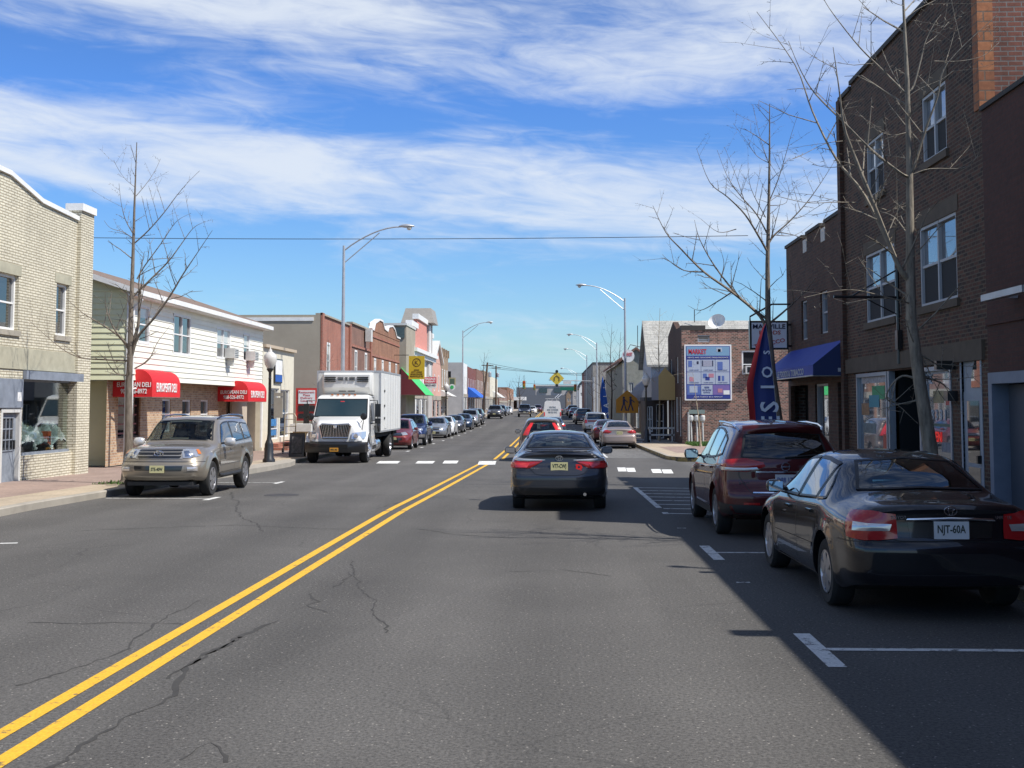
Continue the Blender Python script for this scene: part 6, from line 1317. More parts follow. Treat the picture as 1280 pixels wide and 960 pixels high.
# --- saloon parked on the right, nearest the camera
def sedan(**k):
    d = dict(L=4.80, W=1.80, R=.322, wheels=(1.04, 3.76), roofw=.565, cab=(1.30, 3.55, .95), seats=(2.35, 1.42), B=.9, Bf=1.0, cr=.11, cf=.28,
        ztop=[(0, 1.00), (.05, 1.035), (.18, 1.055), (.55, 1.085), (.80, 1.12), (1.15, 1.285), (1.50, 1.405), (1.85, 1.452), (2.25, 1.462), (2.65, 1.435), (2.95, 1.36), (3.35, 1.18), (3.66, 1.035), (3.9, .975), (4.3, .89), (4.6, .79), (4.75, .70), (4.80, .62)],
        belt=[(0, .94), (1.2, .98), (2.4, .945), (3.4, .90), (4.2, .80), (4.8, .60)], plan=[(0, .76), (.03, .80), (.10, .845), (.25, .878), (.7, .898), (1.5, .90), (3.4, .90), (4.2, .885), (4.55, .845), (4.72, .77), (4.8, .68)],
        zb=[(0, .33), (.3, .27), (.7, .20), (4.0, .19), (4.5, .20), (4.8, .26)], rear=[(.2, .10), (.34, .02), (.45, .0), (.64, .0), (.69, .015), (.72, .05), (.95, .07), (1.04, .06), (1.2, .06)], front=[(.2, .10), (.35, .01), (.5, 0), (.62, .02), (.8, .10), (1.0, .2)],
        side_windows=[([(1.18, 1.015), (1.45, .99)], [(1.46, 1.30), (1.47, 1.315)]), ([(1.50, .995), (2.18, .965)], [(1.52, 1.335), (1.9, 1.375), (2.18, 1.378)]), ([(2.26, .965), (3.22, .945)], [(2.26, 1.378), (2.6, 1.352), (2.80, 1.29)])],
        rear_glass=([(-.60, 1.115), (0, 1.135), (.60, 1.115)], [(-.46, 1.365), (0, 1.395), (.46, 1.365)]), windscreen=([(-.68, 1.03), (0, 1.045), (.68, 1.03)], [(-.52, 1.375), (0, 1.405), (.52, 1.375)]))
    d.update(k); return d
def door_lines(c, segs, m=None):
    for sg in (-1, 1):
        mb = MB()
        for pts in segs: c.line('', ('s', sg), pts, .008, None, build=False, mb=mb)
        mb.build('door_gap', m or M_SEAL, c.b, local=True)
P_BLK = paint('black_paintwork', (.006, .006, .009), rough=.25, dirt=.02)
M_CARGL2 = thin_glass('dark_car_glass', (.20, .24, .26), 1.1)
c1 = Car(sedan(reargl=M_CARGL2), 'parked_car', 'black four door saloon parked nearest the camera in the shade, plate NJT-60A', 'car', P_BLK)
door_lines(c1, [[(2.22, .25), (2.22, .97)], [(1.36, .98), (1.30, .70), (1.42, .40), (1.44, .24)], [(3.36, .90), (3.40, .6), (3.32, .25)], [(1.44, .25), (3.32, .24)]])
M_BLK2 = mat('gloss_black_trim', (.01, .01, .01), .3, coat=1)
for sg in (-1, 1):
    s_ = sg; c1.patch('tail_light', ('cr',), [(s_*30, .74), (s_*42, .715), (s_*55, .74)], [(s_*26.5, .965), (s_*38, .985), (s_*60, .985)] if False else [(s_*31, .955), (s_*42, .975), (s_*58, .965)], M_TAILR, .010, 14, 7, bulge=.015)
    c1.patch('lamp_lens', ('cr',), [(s_*34, .805), (s_*50, .80)], [(s_*33, .865), (s_*50, .875)], M_CLEAR, .028, 8, 4, bulge=.006)
    c1.patch('headlight', ('cf',), [(s_*32, .64), (s_*56, .66)], [(s_*30, .76), (s_*58, .80)], M_HEAD, .008, 10, 5, bulge=.01)
    c1.line('side_moulding', ('s', sg), [(1.48, .52), (3.32, .49)], .05, P_BLK, .008); c1.line('window_trim', ('s', sg), [(1.22, 1.005), (2.2, .955), (3.30, .935)], .016, M_CHROME, .012)
    pass
c1.line('bumper_gap', ('cr',), [(-66, .70), (0, .715), (66, .70)], .010, M_SEAL, .003); c1.line('boot_gap', ('r',), [(-.60, 1.02), (-.50, .72), (-.42, .715), (.42, .715), (.50, .72), (.60, 1.02)], .008, M_SEAL, .003)
c1.patch('plate_recess', ('r',), [(-.36, .745), (.36, .745)], [(-.38, .885), (.38, .885)], M_BLK2, .003); c1.patch('chrome_strip', ('r',), [(-.40, .895), (0, .905), (.40, .895)], [(-.38, .918), (0, .932), (.38, .918)], M_CHROME, .016, 14, 4, bulge=.014)
c1.plate('r', .815, 'NJT-60A', M_PLATEW, M_PLTXT); c1.badge('r', 0, .985, .045); c1.word('TOYOTA', -.44, .925, .17, .028); c1.word('CAMRY LE', .46, .925, .19, .028)
c1.mirror(3.02, .985, P_BLK, (.10, .06, .075), .08); c1.handles([(1.62, .86), (2.58, .83)], P_BLK)
mb = MB(); p = c1.hit(('r',), -.27, 1.18, -.06); mb.box(-.42, p.y, 1.125, -.14, p.y+.01, 1.205); mb.build('permit_card', mat('permit_blue', (.25, .50, .60), .5), c1.root, local=True)
c1.put(3.55, 10.85, tilt=.022)
# --- maroon crossover
def suv(**k):
    d = dict(L=4.63, W=1.84, R=.355, wheels=(.93, 3.64), roofw=.60, cab=(.75, 3.25, 1.08), seats=(2.1, 1.25), B=1.15, Bf=1.0, cr=.13, cf=.26, raildrop=.075,
        ztop=[(0, 1.56), (.05, 1.615), (.2, 1.648), (.6, 1.675), (1.4, 1.70), (2.0, 1.70), (2.5, 1.655), (2.85, 1.53), (3.2, 1.32), (3.5, 1.14), (3.75, 1.065), (4.1, 1.01), (4.4, .92), (4.57, .80), (4.63, .72)],
        belt=[(0, 1.12), (.8, 1.09), (1.8, 1.05), (3.2, 1.0), (4.1, .88), (4.63, .68)], plan=[(0, .80), (.03, .835), (.12, .875), (.35, .905), (.9, .92), (3.2, .92), (4.1, .90), (4.4, .855), (4.56, .78), (4.63, .70)],
        roofwt=[(0, .56), (.3, .585), (1, .60), (2.5, .60), (3.2, .62)], zb=[(0, .36), (.3, .30), (.7, .23), (3.9, .22), (4.4, .24), (4.63, .30)],
        rear=[(.3, .08), (.45, .0), (.62, 0), (.70, .02), (.80, .09), (1.05, .105), (1.25, .16), (1.5, .30), (1.6, .24), (1.72, .2)], front=[(.3, .08), (.45, .0), (.7, .02), (.9, .10), (1.1, .2)],
        side_windows=[([(.62, 1.20), (1.02, 1.15)], [(.76, 1.42), (1.02, 1.49)]), ([(1.10, 1.145), (1.92, 1.10)], [(1.10, 1.51), (1.5, 1.56), (1.92, 1.57)]), ([(2.0, 1.10), (3.06, 1.07)], [(2.0, 1.57), (2.35, 1.545), (2.60, 1.47)])],
        rear_glass=([(-.62, 1.17), (0, 1.15), (.62, 1.17)], [(-.54, 1.50), (0, 1.53), (.54, 1.50)]), windscreen=([(-.70, 1.13), (0, 1.15), (.70, 1.13)], [(-.56, 1.58), (0, 1.61), (.56, 1.58)]), sidegl=[M_PRIV, M_PRIV, M_CARGL], reargl=M_PRIV, logo='ring', spokes=5)
    d.update(k); return d
P_MAR = paint('maroon_paintwork', (.085, .008, .010), metal=.35, rough=.35, dirt=.03)
c2 = Car(suv(), 'parked_crossover', 'maroon crossover with roof rails parked in front of the black saloon', 'car', P_MAR)
door_lines(c2, [[(1.96, .38), (1.96, 1.10)], [(1.08, 1.14), (1.10, .80), (1.30, .45), (1.34, .36)], [(3.22, 1.0), (3.26, .7), (3.16, .38)], [(1.34, .37), (3.16, .36)]])
for sg in (-1, 1):
    s_ = sg; tl = c2.patch('tail_light', ('cr',), [(s_*20, 1.04), (s_*36, .96), (s_*58, .98)], [(s_*22, 1.10), (s_*38, 1.16), (s_*62, 1.12)], M_TAILR, .012, 14, 7, bulge=.02)
    c2.patch('lamp_lens', ('cr',), [(s_*26, 1.0), (s_*38, .975), (s_*56, .985)], [(s_*28, 1.03), (s_*38, 1.02), (s_*58, 1.03)], M_CLEAR, .036, 10, 3, bulge=.004)
    c2.patch('reflector', ('cr',), [(s_*24, .50), (s_*36, .50)], [(s_*24, .53), (s_*36, .53)], M_TAILR, .012, 6, 2); c2.patch('headlight', ('cf',), [(s_*28, .78), (s_*56, .84)], [(s_*28, .88), (s_*58, .95)], M_HEAD, .008, 10, 5, bulge=.01)
    mb = MB(); pts = [c2.hit(('t',), sg*.60, y, h) for y, h in ((.45, .0), (.55, .045), (.8, .055), (1.6, .055), (2.2, .05), (2.45, .0))]; mb.tube(pts, .018, 6); mb.build('roof_rail', M_CHROME, c2.root, local=True)
    c2.line('sill_trim', ('s', sg), [(1.3, .33), (3.2, .32)], .12, M_BPLAS, .008)
c2.patch('lower_bumper', ('cr',), [(-62, .36), (0, .35), (62, .36)], [(-66, .52), (0, .47), (66, .52)], M_BPLAS, .006, 30, 4); c2.line('tailgate_gap', ('r',), [(-.66, 1.14), (-.66, .9), (-.50, .66), (.50, .66), (.66, .9), (.66, 1.14)], .009, M_SEAL, .003)
c2.patch('rear_spoiler', ('r',), [(-.56, 1.535), (0, 1.56), (.56, 1.535)], [(-.54, 1.60), (0, 1.63), (.54, 1.60)], P_MAR, .03, 12, 3, bulge=.02)
c2.patch('chrome_strip', ('r',), [(-.42, .955), (.42, .955)], [(-.42, .975), (.42, .975)], M_CHROME, .015, 12, 2); c2.patch('chrome_strip', ('r',), [(-.48, .665), (.48, .665)], [(-.48, .682), (.48, .682)], M_CHROME, .012, 12, 2)
c2.badge('r', 0, 1.04, .058); c2.plate('r', .85, 'D88 17F', M_PLATEW, M_PLBLUE); c2.word('ROGUE', -.55, .80, .22, .032); c2.mirror(2.86, 1.09, M_BLK2, (.12, .07, .09), .10); c2.handles([(1.32, .98), (2.34, .95)], P_MAR)
mb = MB(); p = c2.hit(('r',), .15, 1.20, .03); mb.tube([(.0, p.y-.01, 1.17), (.45, p.y+.0, 1.21)], .012, 5); mb.build('wiper', M_SEAL, c2.root, local=True)
c2.put(3.36, 17.4, tilt=.008)
# --- charcoal saloon driving ahead
def comp(**k):
    d = sedan(L=4.64, W=1.776, R=.32, wheels=(1.0, 3.70), roofw=.56,
        ztop=[(0, 1.06), (.04, 1.10), (.12, 1.115), (.4, 1.11), (.62, 1.135), (.95, 1.28), (1.3, 1.395), (1.7, 1.45), (2.1, 1.455), (2.5, 1.425), (2.8, 1.345), (3.2, 1.16), (3.5, 1.02), (3.8, .97), (4.2, .90), (4.48, .80), (4.60, .70), (4.64, .62)],
        belt=[(0, .98), (1.2, 1.0), (2.4, .96), (3.3, .91), (4.1, .82), (4.64, .60)], plan=[(0, .77), (.03, .81), (.10, .85), (.25, .875), (.6, .888), (3.4, .888), (4.1, .87), (4.4, .82), (4.56, .74), (4.64, .66)],
        rear=[(.2, .14), (.34, .05), (.45, .0), (.62, .0), (.72, .02), (.80, .05), (1.0, .085), (1.08, .05), (1.12, .03), (1.3, .05)],
        side_windows=[([(1.02, 1.05), (1.28, 1.02)], [(1.27, 1.27), (1.29, 1.285)]), ([(1.34, 1.02), (2.06, .985)], [(1.36, 1.32), (1.75, 1.37), (2.06, 1.375)]), ([(2.14, .985), (3.05, .96)], [(2.14, 1.375), (2.45, 1.345), (2.66, 1.28)])],
        rear_glass=([(-.62, 1.15), (0, 1.17), (.62, 1.15)], [(-.48, 1.385), (0, 1.41), (.48, 1.385)]), windscreen=([(-.68, 1.02), (0, 1.04), (.68, 1.02)], [(-.52, 1.365), (0, 1.395), (.52, 1.365)]), cab=(1.1, 3.35, .97), seats=(2.15, 1.22), spokes=10)
    d.update(k); return d
P_CHR = paint('charcoal_paintwork', (.040, .042, .050), metal=.45, rough=.35, dirt=.04)
c3 = Car(comp(seatm=mat('grey_seat', (.10, .11, .13), .8)), 'driving_car', 'charcoal saloon driving ahead of the camera with a red R decal by its tail light', 'car', P_CHR)
door_lines(c3, [[(2.10, .25), (2.10, .98)], [(1.20, 1.0), (1.24, .70), (1.38, .40), (1.40, .24)], [(3.2, .92), (3.25, .6), (3.2, .25)], [(1.4, .25), (3.2, .24)]])
for sg in (-1, 1):
    s_ = sg
    c3.patch('tail_light', ('cr',), [(s_*21, .925), (s_*34, .80), (s_*60, .80)], [(s_*21, .955), (s_*36, .945), (s_*64, .97)], M_TAILR, .010, 16, 7, bulge=.018)
    c3.patch('lamp_lens', ('cr',), [(s_*17.5, .948), (s_*36, .925), (s_*62, .95)], [(s_*17.5, .957), (s_*36, .975), (s_*64, .99)], M_CLEAR, .024, 14, 3, bulge=.005)
    c3.patch('brake_lens', ('cr',), [(s_*36, .81), (s_*56, .815)], [(s_*34, .89), (s_*58, .90)], M_TAILB, .031, 8, 3, bulge=.004)
    c3.patch('headlight', ('cf',), [(s_*28, .66), (s_*56, .70)], [(s_*30, .75), (s_*60, .83)], M_HEAD, .008, 10, 5, bulge=.01)
c3.patch('lower_bumper', ('cr',), [(-58, .32), (0, .31), (58, .32)], [(-48, .46), (0, .44), (48, .46)], M_BPLAS, .006, 30, 4); c3.line('bumper_crease', ('r',), [(-.66, .37), (-.56, .475), (0, .48), (.56, .475), (.66, .37)], .022, M_CHROME if False else P_CHR, .02)
c3.line('boot_gap', ('r',), [(-.66, .93), (-.44, .70), (-.30, .675), (.30, .675), (.44, .70), (.66, .93)], .009, M_SEAL, .003); c3.line('boot_gap', ('r',), [(-.66, 1.12), (0, 1.128), (.66, 1.12)], .010, M_SEAL, .003)
mb = MB(); mb.tube([c3.hit(('r',), -.62+.124*i, 1.095, .02) for i in range(11)], .014, 6); mb.build('boot_spoiler', P_CHR, c3.root, local=True)
c3.plate('r', .835, 'V77-CWJ', M_PLATE); c3.badge('r', 0, .985, .052); c3.word('COROLLA', -.42, .80, .20, .024); c3.word('S', .50, .83, .04, .03)
c3.word('R', .38, .79, .16, .17, mat('decal_red', (.75, .02, .02), .5)); c3.mirror(2.92, 1.0, P_CHR, (.12, .07, .075), .12); c3.handles([(1.52, .88), (2.45, .86)], P_CHR)
mb = MB(); c_ = Vector((0.02, 0, 1.33)); h = c3.hit(('r',), 0.08, 1.36, -.03); mb.obox(h, (.09, .01, .02)); mb.build('shelf_toy', mat('peach_toy', (.55, .28, .20), .7), c3.root, local=True)
mb = MB(); mb.tube([(.46, .0, .34), (.46, .12, .34)], .03, 10); mb.build('exhaust_pipe', M_CHROME, c3.root, local=True)
c3.put(.13, 21.9)
# --- crossover ahead of it, tall red lamps by the rear window
P_MET = paint('bronze_paintwork', (.13, .10, .085), metal=.4, rough=.35)
c4 = Car(suv(W=1.80, logo=None, sidegl=[M_CARGL]*3, reargl=M_CARGL, see=True), 'driving_crossover', 'dull bronze crossover with tall red pillar lamps, just ahead of the charcoal saloon', 'car', P_MET)
for sg in (-1, 1):
    c4.patch('tail_light', ('cr',), [(sg*36, 1.02), (sg*47, 1.02)], [(sg*32, 1.50), (sg*40, 1.50)], M_TAILB, .014, 5, 10, bulge=.01)
    c4.patch('headlight', ('cf',), [(sg*28, .78), (sg*56, .84)], [(sg*28, .88), (sg*58, .95)], M_HEAD, .008, 10, 5, bulge=.01)
c4.patch('lower_bumper', ('cr',), [(-62, .36), (0, .35), (62, .36)], [(-66, .62), (0, .60), (66, .62)], M_BPLAS, .006, 24, 4); c4.plate('r', .88, 'R42-ABC', M_PLATE); c4.mirror(2.86, 1.09, M_BLK2, (.12, .07, .09), .12)
c4.put(-.36, 46.2)
# --- gold four-wheel-drive facing the camera
def runner(**k):
    d = dict(L=4.80, W=1.875, R=.385, wheels=(1.02, 3.81), roofw=.66, cab=(.55, 3.1, 1.15), seats=(2.15, 1.25), B=.7, Bf=.9, cr=.10, cf=.20, raildrop=.06, flare=1.5,
        ztop=[(0, 1.62), (.04, 1.68), (.2, 1.715), (.8, 1.74), (1.8, 1.745), (2.5, 1.72), (2.75, 1.66), (3.1, 1.44), (3.38, 1.22), (3.5, 1.165), (3.9, 1.135), (4.3, 1.10), (4.6, 1.045), (4.72, .98), (4.77, .90), (4.80, .82)],
        belt=[(0, 1.16), (3.0, 1.10), (3.6, 1.06), (4.4, .98), (4.8, .74)], plan=[(0, .84), (.03, .87), (.1, .90), (.3, .915), (4.0, .915), (4.45, .90), (4.68, .86), (4.76, .82), (4.8, .77)],
        zb=[(0, .48), (.4, .42), (.8, .34), (4.0, .34), (4.5, .36), (4.8, .40)], rear=[(.4, .0), (.7, 0), (.8, .04), (1.2, .08), (1.6, .16), (1.75, .2)], front=[(.4, .10), (.5, .02), (.62, 0), (.72, .01), (.78, .05), (.95, .07), (1.1, .12)],
        side_windows=[([(.35, 1.20), (.98, 1.17)], [(.40, 1.54), (.98, 1.57)]), ([(1.08, 1.17), (1.96, 1.14)], [(1.12, 1.575), (1.5, 1.60), (1.96, 1.605)]), ([(2.04, 1.14), (3.02, 1.12)], [(2.04, 1.605), (2.4, 1.595), (2.64, 1.54)])],
        rear_glass=([(-.66, 1.20), (.66, 1.20)], [(-.60, 1.58), (.60, 1.58)]), windscreen=([(-.74, 1.20), (0, 1.225), (.74, 1.20)], [(-.62, 1.625), (0, 1.655), (.62, 1.625)]), sidegl=[M_PRIV, M_CARGL, M_CARGL], reargl=M_PRIV, spokes=6)
    d.update(k); return d
P_GLD = paint('champagne_paintwork', (.30, .265, .215), metal=.55, rough=.34, dirt=.05); P_GLD2 = paint('champagne_lower', (.25, .22, .18), metal=.4, rough=.4)
c5 = Car(runner(seatm=M_CABIN, cabm=M_CABIN), 'parked_four_wheel_drive', 'champagne gold four-wheel-drive with black roof rails parked facing the camera on the left', 'car', P_GLD)
door_lines(c5, [[(2.0, .50), (2.0, 1.14)], [(1.05, 1.16), (1.08, .9), (1.42, .6), (1.46, .5)], [(3.2, 1.08), (3.24, .8), (3.3, .5)], [(1.46, .5), (3.3, .49)]])
for k_, (z0_, z1_) in enumerate(((.86, .905), (.935, .975), (1.0, 1.03))):
    c5.patch('grille', ('f',), [(-.47+.03*(2-k_)*.5, z0_), (.47-.03*(2-k_)*.5, z0_)], [(-.47+.02*k_*.5, z1_), (.47-.02*k_*.5, z1_)], M_BLK2, .016, 12, 2)
c5.patch('grille_surround', ('f',), [(-.50, .845), (.50, .845)], [(-.48, 1.045), (.48, 1.045)], mat('satin_grille', (.42, .40, .37), .3, metal=.7), .008, 14, 4)
c5.badge('f', 0, .945, .075, off=.03); c5.patch('lower_grille', ('f',), [(-.50, .60), (.50, .60)], [(-.52, .70), (.52, .70)], M_BLK2, .006, 12, 2); c5.plate('f', .635, 'STE-40W', M_PLATE, off=.02)
for sg in (-1, 1):
    hl = c5.patch('headlight', ('cf',), [(sg*33.5, .865), (sg*45, .865), (sg*57, .905)], [(sg*33.5, 1.03), (sg*45, 1.045), (sg*60, 1.04)], M_HEAD, .012, 12, 6, bulge=.02)
    c5.patch('lamp_reflector', ('cf',), [(sg*37, .90), (sg*43, .90)], [(sg*37, .99), (sg*43, .99)], M_CHROME, .036, 4, 4, bulge=.01); c5.patch('indicator', ('cf',), [(sg*54, .93), (sg*59, .93)], [(sg*55, 1.02), (sg*60, 1.02)], mat('amber', (.55, .16, .03), .2, coat=1), .030, 4, 4)
    c5.patch('fog_lamp', ('cf',), [(sg*37, .60), (sg*48, .60)], [(sg*37, .68), (sg*48, .68)], M_CLEAR, .014, 6, 3, bulge=.01); c5.patch('fog_bezel', ('cf',), [(sg*34, .575), (sg*51, .575)], [(sg*34, .70), (sg*51, .70)], P_GLD2, .006, 6, 3)
    c5.patch('tail_light', ('cr',), [(sg*42, .9), (sg*50, .9)], [(sg*42, 1.25), (sg*50, 1.25)], M_TAILR, .01)
    mb = MB(); pts = [c5.hit(('t',), sg*.64, y, h) for y, h in ((.3, .0), (.42, .05), (.8, .07), (1.6, .075), (2.3, .06), (2.55, .0))]; mb.tube(pts, .024, 6); mb.build('roof_rail', M_BLK2, c5.root, local=True)
    mb = MB(); mb.tube([(sg*.90, 1.5, .44), (sg*.93, 1.7, .42), (sg*.93, 3.1, .42), (sg*.90, 3.3, .44)], .045, 8); mb.build('side_step', M_BPLAS, c5.root, local=True)
    c5.line('side_moulding', ('s', sg), [(1.52, .72), (3.25, .70)], .09, P_GLD2, .014)
c5.line('bumper_gap', ('cf',), [(-64, .78), (0, .79), (64, .78)], .012, M_SEAL, .003); c5.line('bonnet_gap', ('cf',), [(-55, 1.045), (0, 1.05), (55, 1.045)], .010, M_SEAL, .003)
c5.mirror(2.96, 1.13, mat('silver_mirror', (.60, .60, .60), .3, metal=.3, coat=1), (.13, .08, .10), .10); c5.handles([(1.30, 1.02), (2.32, 1.0)], P_GLD)
mb = MB(); mb.box(-.7, 3.9, .28, .7, 4.6, .36); mb.build('skid_plate', M_BPLAS, c5.root, local=True)
mb = MB(); h = c5.hit(('f',), .30, 1.235, -.05); mb.obox(h, (.13, .02, .035)); mb.build('paper', mat('yellow_paper', (.55, .58, .25), .7), c5.root, local=True)
c5.put(-8.36, 25.3, away=False)
# --- pickup truck
def pick(**k):
    d = runner(L=5.3, W=1.96, R=.39, wheels=(1.15, 4.35), cab=(1.95, 3.75, 1.2), seats=(2.9, 2.25), roofw=.68,
        ztop=[(0, 1.08), (.05, 1.12), (1.70, 1.13), (1.80, 1.20), (1.95, 1.68), (2.2, 1.80), (2.8, 1.84), (3.3, 1.80), (3.5, 1.70), (3.8, 1.45), (4.02, 1.25), (4.2, 1.20), (4.8, 1.15), (5.1, 1.08), (5.22, .98), (5.3, .86)],
        belt=[(0, 1.06), (1.7, 1.07), (1.9, 1.18), (3.8, 1.15), (4.2, 1.10), (5.3, .78)], plan=[(0, .88), (.03, .92), (.1, .94), (4.6, .96), (5.0, .93), (5.2, .88), (5.3, .82)], zb=[(0, .55), (5.3, .42)],
        side_windows=[([(1.98, 1.24), (2.55, 1.22)], [(2.06, 1.66), (2.55, 1.69)]), ([(2.63, 1.22), (3.72, 1.18)], [(2.63, 1.69), (3.0, 1.69), (3.34, 1.62)])],
        rear_glass=([(-.62, 1.25), (.62, 1.25)], [(-.55, 1.62), (.55, 1.62)]), windscreen=([(-.76, 1.27), (0, 1.29), (.76, 1.27)], [(-.64, 1.72), (0, 1.75), (.64, 1.72)]), sidegl=[M_PRIV, M_CARGL])
    d.update(k); return d
def front_kit(c, kind='car', plate='K21-RTS'):
    sp = c.sp; f = sp['front']; z = {'car': .70, 'suv': .88, 'pick': .95, 'run': .95}[kind]; w = {'car': .42, 'suv': .45, 'pick': .62, 'run': .48}[kind]
    c.patch('grille', ('f',), [(-w, z-.12), (w, z-.12)], [(-w, z+.05), (w, z+.05)], M_BLK2, .010, 12, 3); c.patch('chrome_strip', ('f',), [(-w, z-.05), (w, z-.05)], [(-w, z-.015), (w, z-.015)], M_CHROME, .02, 12, 2)
    for sg in (-1, 1):
        c.patch('headlight', ('cf',), [(sg*33, z-.10), (sg*56, z-.06)], [(sg*33, z+.04), (sg*58, z+.08)], M_HEAD, .010, 8, 4, bulge=.02)
        c.patch('tail_light', ('cr',), [(sg*33, .82), (sg*52, .82)], [(sg*33, .96), (sg*54, .98)], M_TAILR, .010, 8, 4, bulge=.015)
    c.patch('lower_grille', ('f',), [(-w, z-.36), (w, z-.36)], [(-w, z-.24), (w, z-.24)], M_BLK2, .006, 10, 2); c.plate('f', z-.28, plate, off=.02)
P_NVY = paint('navy_paintwork', (.012, .022, .075), metal=.3, rough=.3); P_DRD = paint('brick_red_paintwork', (.16, .025, .025), metal=.2, rough=.35); P_SLV = paint('silver_paintwork', (.34, .36, .38), metal=.6, rough=.32); P_GRY = paint('gunmetal_paintwork', (.065, .07, .08), metal=.4, rough=.35)
P_WHT = paint('white_paintwork', (.68, .68, .68), rough=.35); P_BGE = paint('beige_paintwork', (.40, .325, .285), metal=.45, rough=.33); P_DBL = paint('dark_blue_paintwork', (.025, .045, .085), metal=.4, rough=.33)
c6 = Car(pick(), 'parked_pickup', 'navy blue pickup parked facing the camera behind the small red car', 'pickup', P_NVY); front_kit(c6, 'pick'); c6.patch('chrome_bumper', ('cf',), [(-60, .50), (60, .50)], [(-60, .66), (60, .66)], M_CHROME, .03, 24, 3); c6.mirror(3.62, 1.22, P_NVY, (.14, .09, .13), .12); c6.put(-8.05, 67.2, away=False, scale=.97)
c7 = Car(comp(logo=None), 'parked_car', 'silver saloon parked facing the camera right behind the navy pickup', 'car', P_SLV); front_kit(c7); c7.mirror(2.92, 1.0, P_SLV); c7.put(-8.15, 82.4, away=False)
c8 = Car(suv(sidegl=[M_PRIV]*3), 'parked_car', 'small brick red car parked tight behind the white box truck', 'car', P_DRD); front_kit(c8, 'suv'); c8.mirror(2.86, 1.09, P_DRD); c8.put(-8.0, 60.6, away=False, scale=.93)
c9 = Car(sedan(), 'parked_car', 'beige saloon parked facing away beside the yellow kerb corner', 'car', P_BGE)
for sg in (-1, 1): c9.patch('tail_light', ('cr',), [(sg*28, .86), (sg*36, .80), (sg*56, .82)], [(sg*26, .90), (sg*38, .975), (sg*60, .97)], M_TAILR, .010, 12, 6, bulge=.018); c9.patch('headlight', ('cf',), [(sg*32, .64), (sg*56, .66)], [(sg*30, .76), (sg*58, .80)], M_HEAD, .008)
c9.plate('r', .83, 'BCY-19L', M_PLATE); c9.line('bumper_gap', ('cr',), [(-66, .70), (0, .715), (66, .70)], .012, M_SEAL, .003); c9.patch('chrome_strip', ('r',), [(-.36, .925), (.36, .925)], [(-.36, .95), (.36, .95)], M_CHROME, .014, 12, 2); c9.mirror(3.02, .985, P_BGE); c9.put(3.50, 62.6)
c10 = Car(runner(), 'parked_estate', 'silver off-roader with a brown tailgate band parked beyond the beige saloon', 'car', P_SLV)
for sg in (-1, 1): c10.patch('tail_light', ('cr',), [(sg*40, .9), (sg*50, .9)], [(sg*40, 1.15), (sg*50, 1.15)], M_TAILR, .01)
c10.patch('tailgate_band', ('r',), [(-.62, .98), (.62, .98)], [(-.62, 1.12), (.62, 1.12)], mat('brown_red_trim', (.12, .03, .025), .4, coat=.5), .01); c10.plate('r', .86, 'TXK-88', M_PLATEW); c10.mirror(2.96, 1.13, M_BLK2); c10.put(3.35, 92)
# copies for the rest of the parked and moving cars
KM = kidmap()
def clone(c, label, name, x, y, away, scale, pm, group=None, cat=None):
    o = copy_tree(c.root, KM); o.name = name; o['label'] = label; L = c.L*scale; o.scale = (scale,)*3
    if group: o['group'] = group
    elif 'group' in o: del o['group']
    g = gz(y+L/2); o.rotation_euler = (0, 0, 0 if away else PI); o.location = (x, y if away else y+L, g)
    for ch in bpy.data.objects:
        if ch.parent == o:
            for i, sl in enumerate(ch.material_slots):
                if sl.material == c.paint: sl.link = 'OBJECT'; sl.material = pm
    if cat: o['category'] = cat
    return o
GL = 'cars parked nose towards the camera along the left kerb'
for o_ in (c6, c7, c8): o_.root['group'] = GL
clone(c7, 'white saloon half hidden behind the silver saloon on the left kerb', 'parked_car', -8.15, 88.6, False, 1.0, P_WHT, GL)
clone(c7, 'gunmetal grey saloon third behind the navy pickup on the left kerb', 'parked_car', -8.1, 97.0, False, 1.0, P_GRY, GL)
clone(c7, 'dark blue saloon squeezed between the gunmetal saloon and the pale off-roader', 'parked_car', -8.1, 107.5, False, 1.0, P_DBL, GL)
clone(c5, 'pale silver off-roader parked before the far left junction', 'parked_four_wheel_drive', -8.2, 117.5, False, 1.0, P_SLV, GL)
clone(c5, 'black off-roader just behind the pale silver one on the left', 'parked_four_wheel_drive', -8.2, 125.5, False, 1.0, P_BLK, GL)
clone(c5, 'dark grey off-roader parked alone past the crossing by the leaning pole', 'parked_four_wheel_drive', -7.6, 158, False, 1.05, P_GRY, GL)
clone(c7, 'dark blue saloon parked behind the lone grey off-roader', 'parked_car', -7.9, 172, False, 1.0, P_DBL, GL)
clone(c8, 'black crossover parked third past the leaning pole', 'parked_car', -7.9, 183, False, 1.0, P_BLK, GL)
clone(c7, 'silver saloon furthest but one along the left kerb', 'parked_car', -7.9, 196, False, 1.0, P_SLV, GL)
clone(c7, 'white saloon parked furthest along the left kerb', 'parked_car', -7.9, 212, False, 1.0, P_WHT, GL)
GM = 'cars moving on the road ahead'
clone(c6, 'black pickup coming towards the camera left of the yellow line', 'driving_pickup', -3.95, 172, False, 1.0, P_BLK, GM)
clone(c7, 'white saloon following the oncoming black pickup', 'driving_car', -3.6, 215, False, 1.0, P_WHT, GM)
clone(c8, 'maroon crossover coming on far behind the oncoming pickup', 'driving_car', -2.9, 245, False, 1.0, P_MAR, GM)
clone(c3, 'black saloon driving between the bronze crossover and the white van', 'driving_car', .05, 84, True, 1.0, P_DBL, GM)
GR = 'cars parked facing away along the right kerb'
for o_ in (c9, c10): o_.root['group'] = GR
clone(c9, 'dark red saloon parked just ahead of the beige one', 'parked_car', 3.3, 71.5, True, .97, P_MAR, GR)
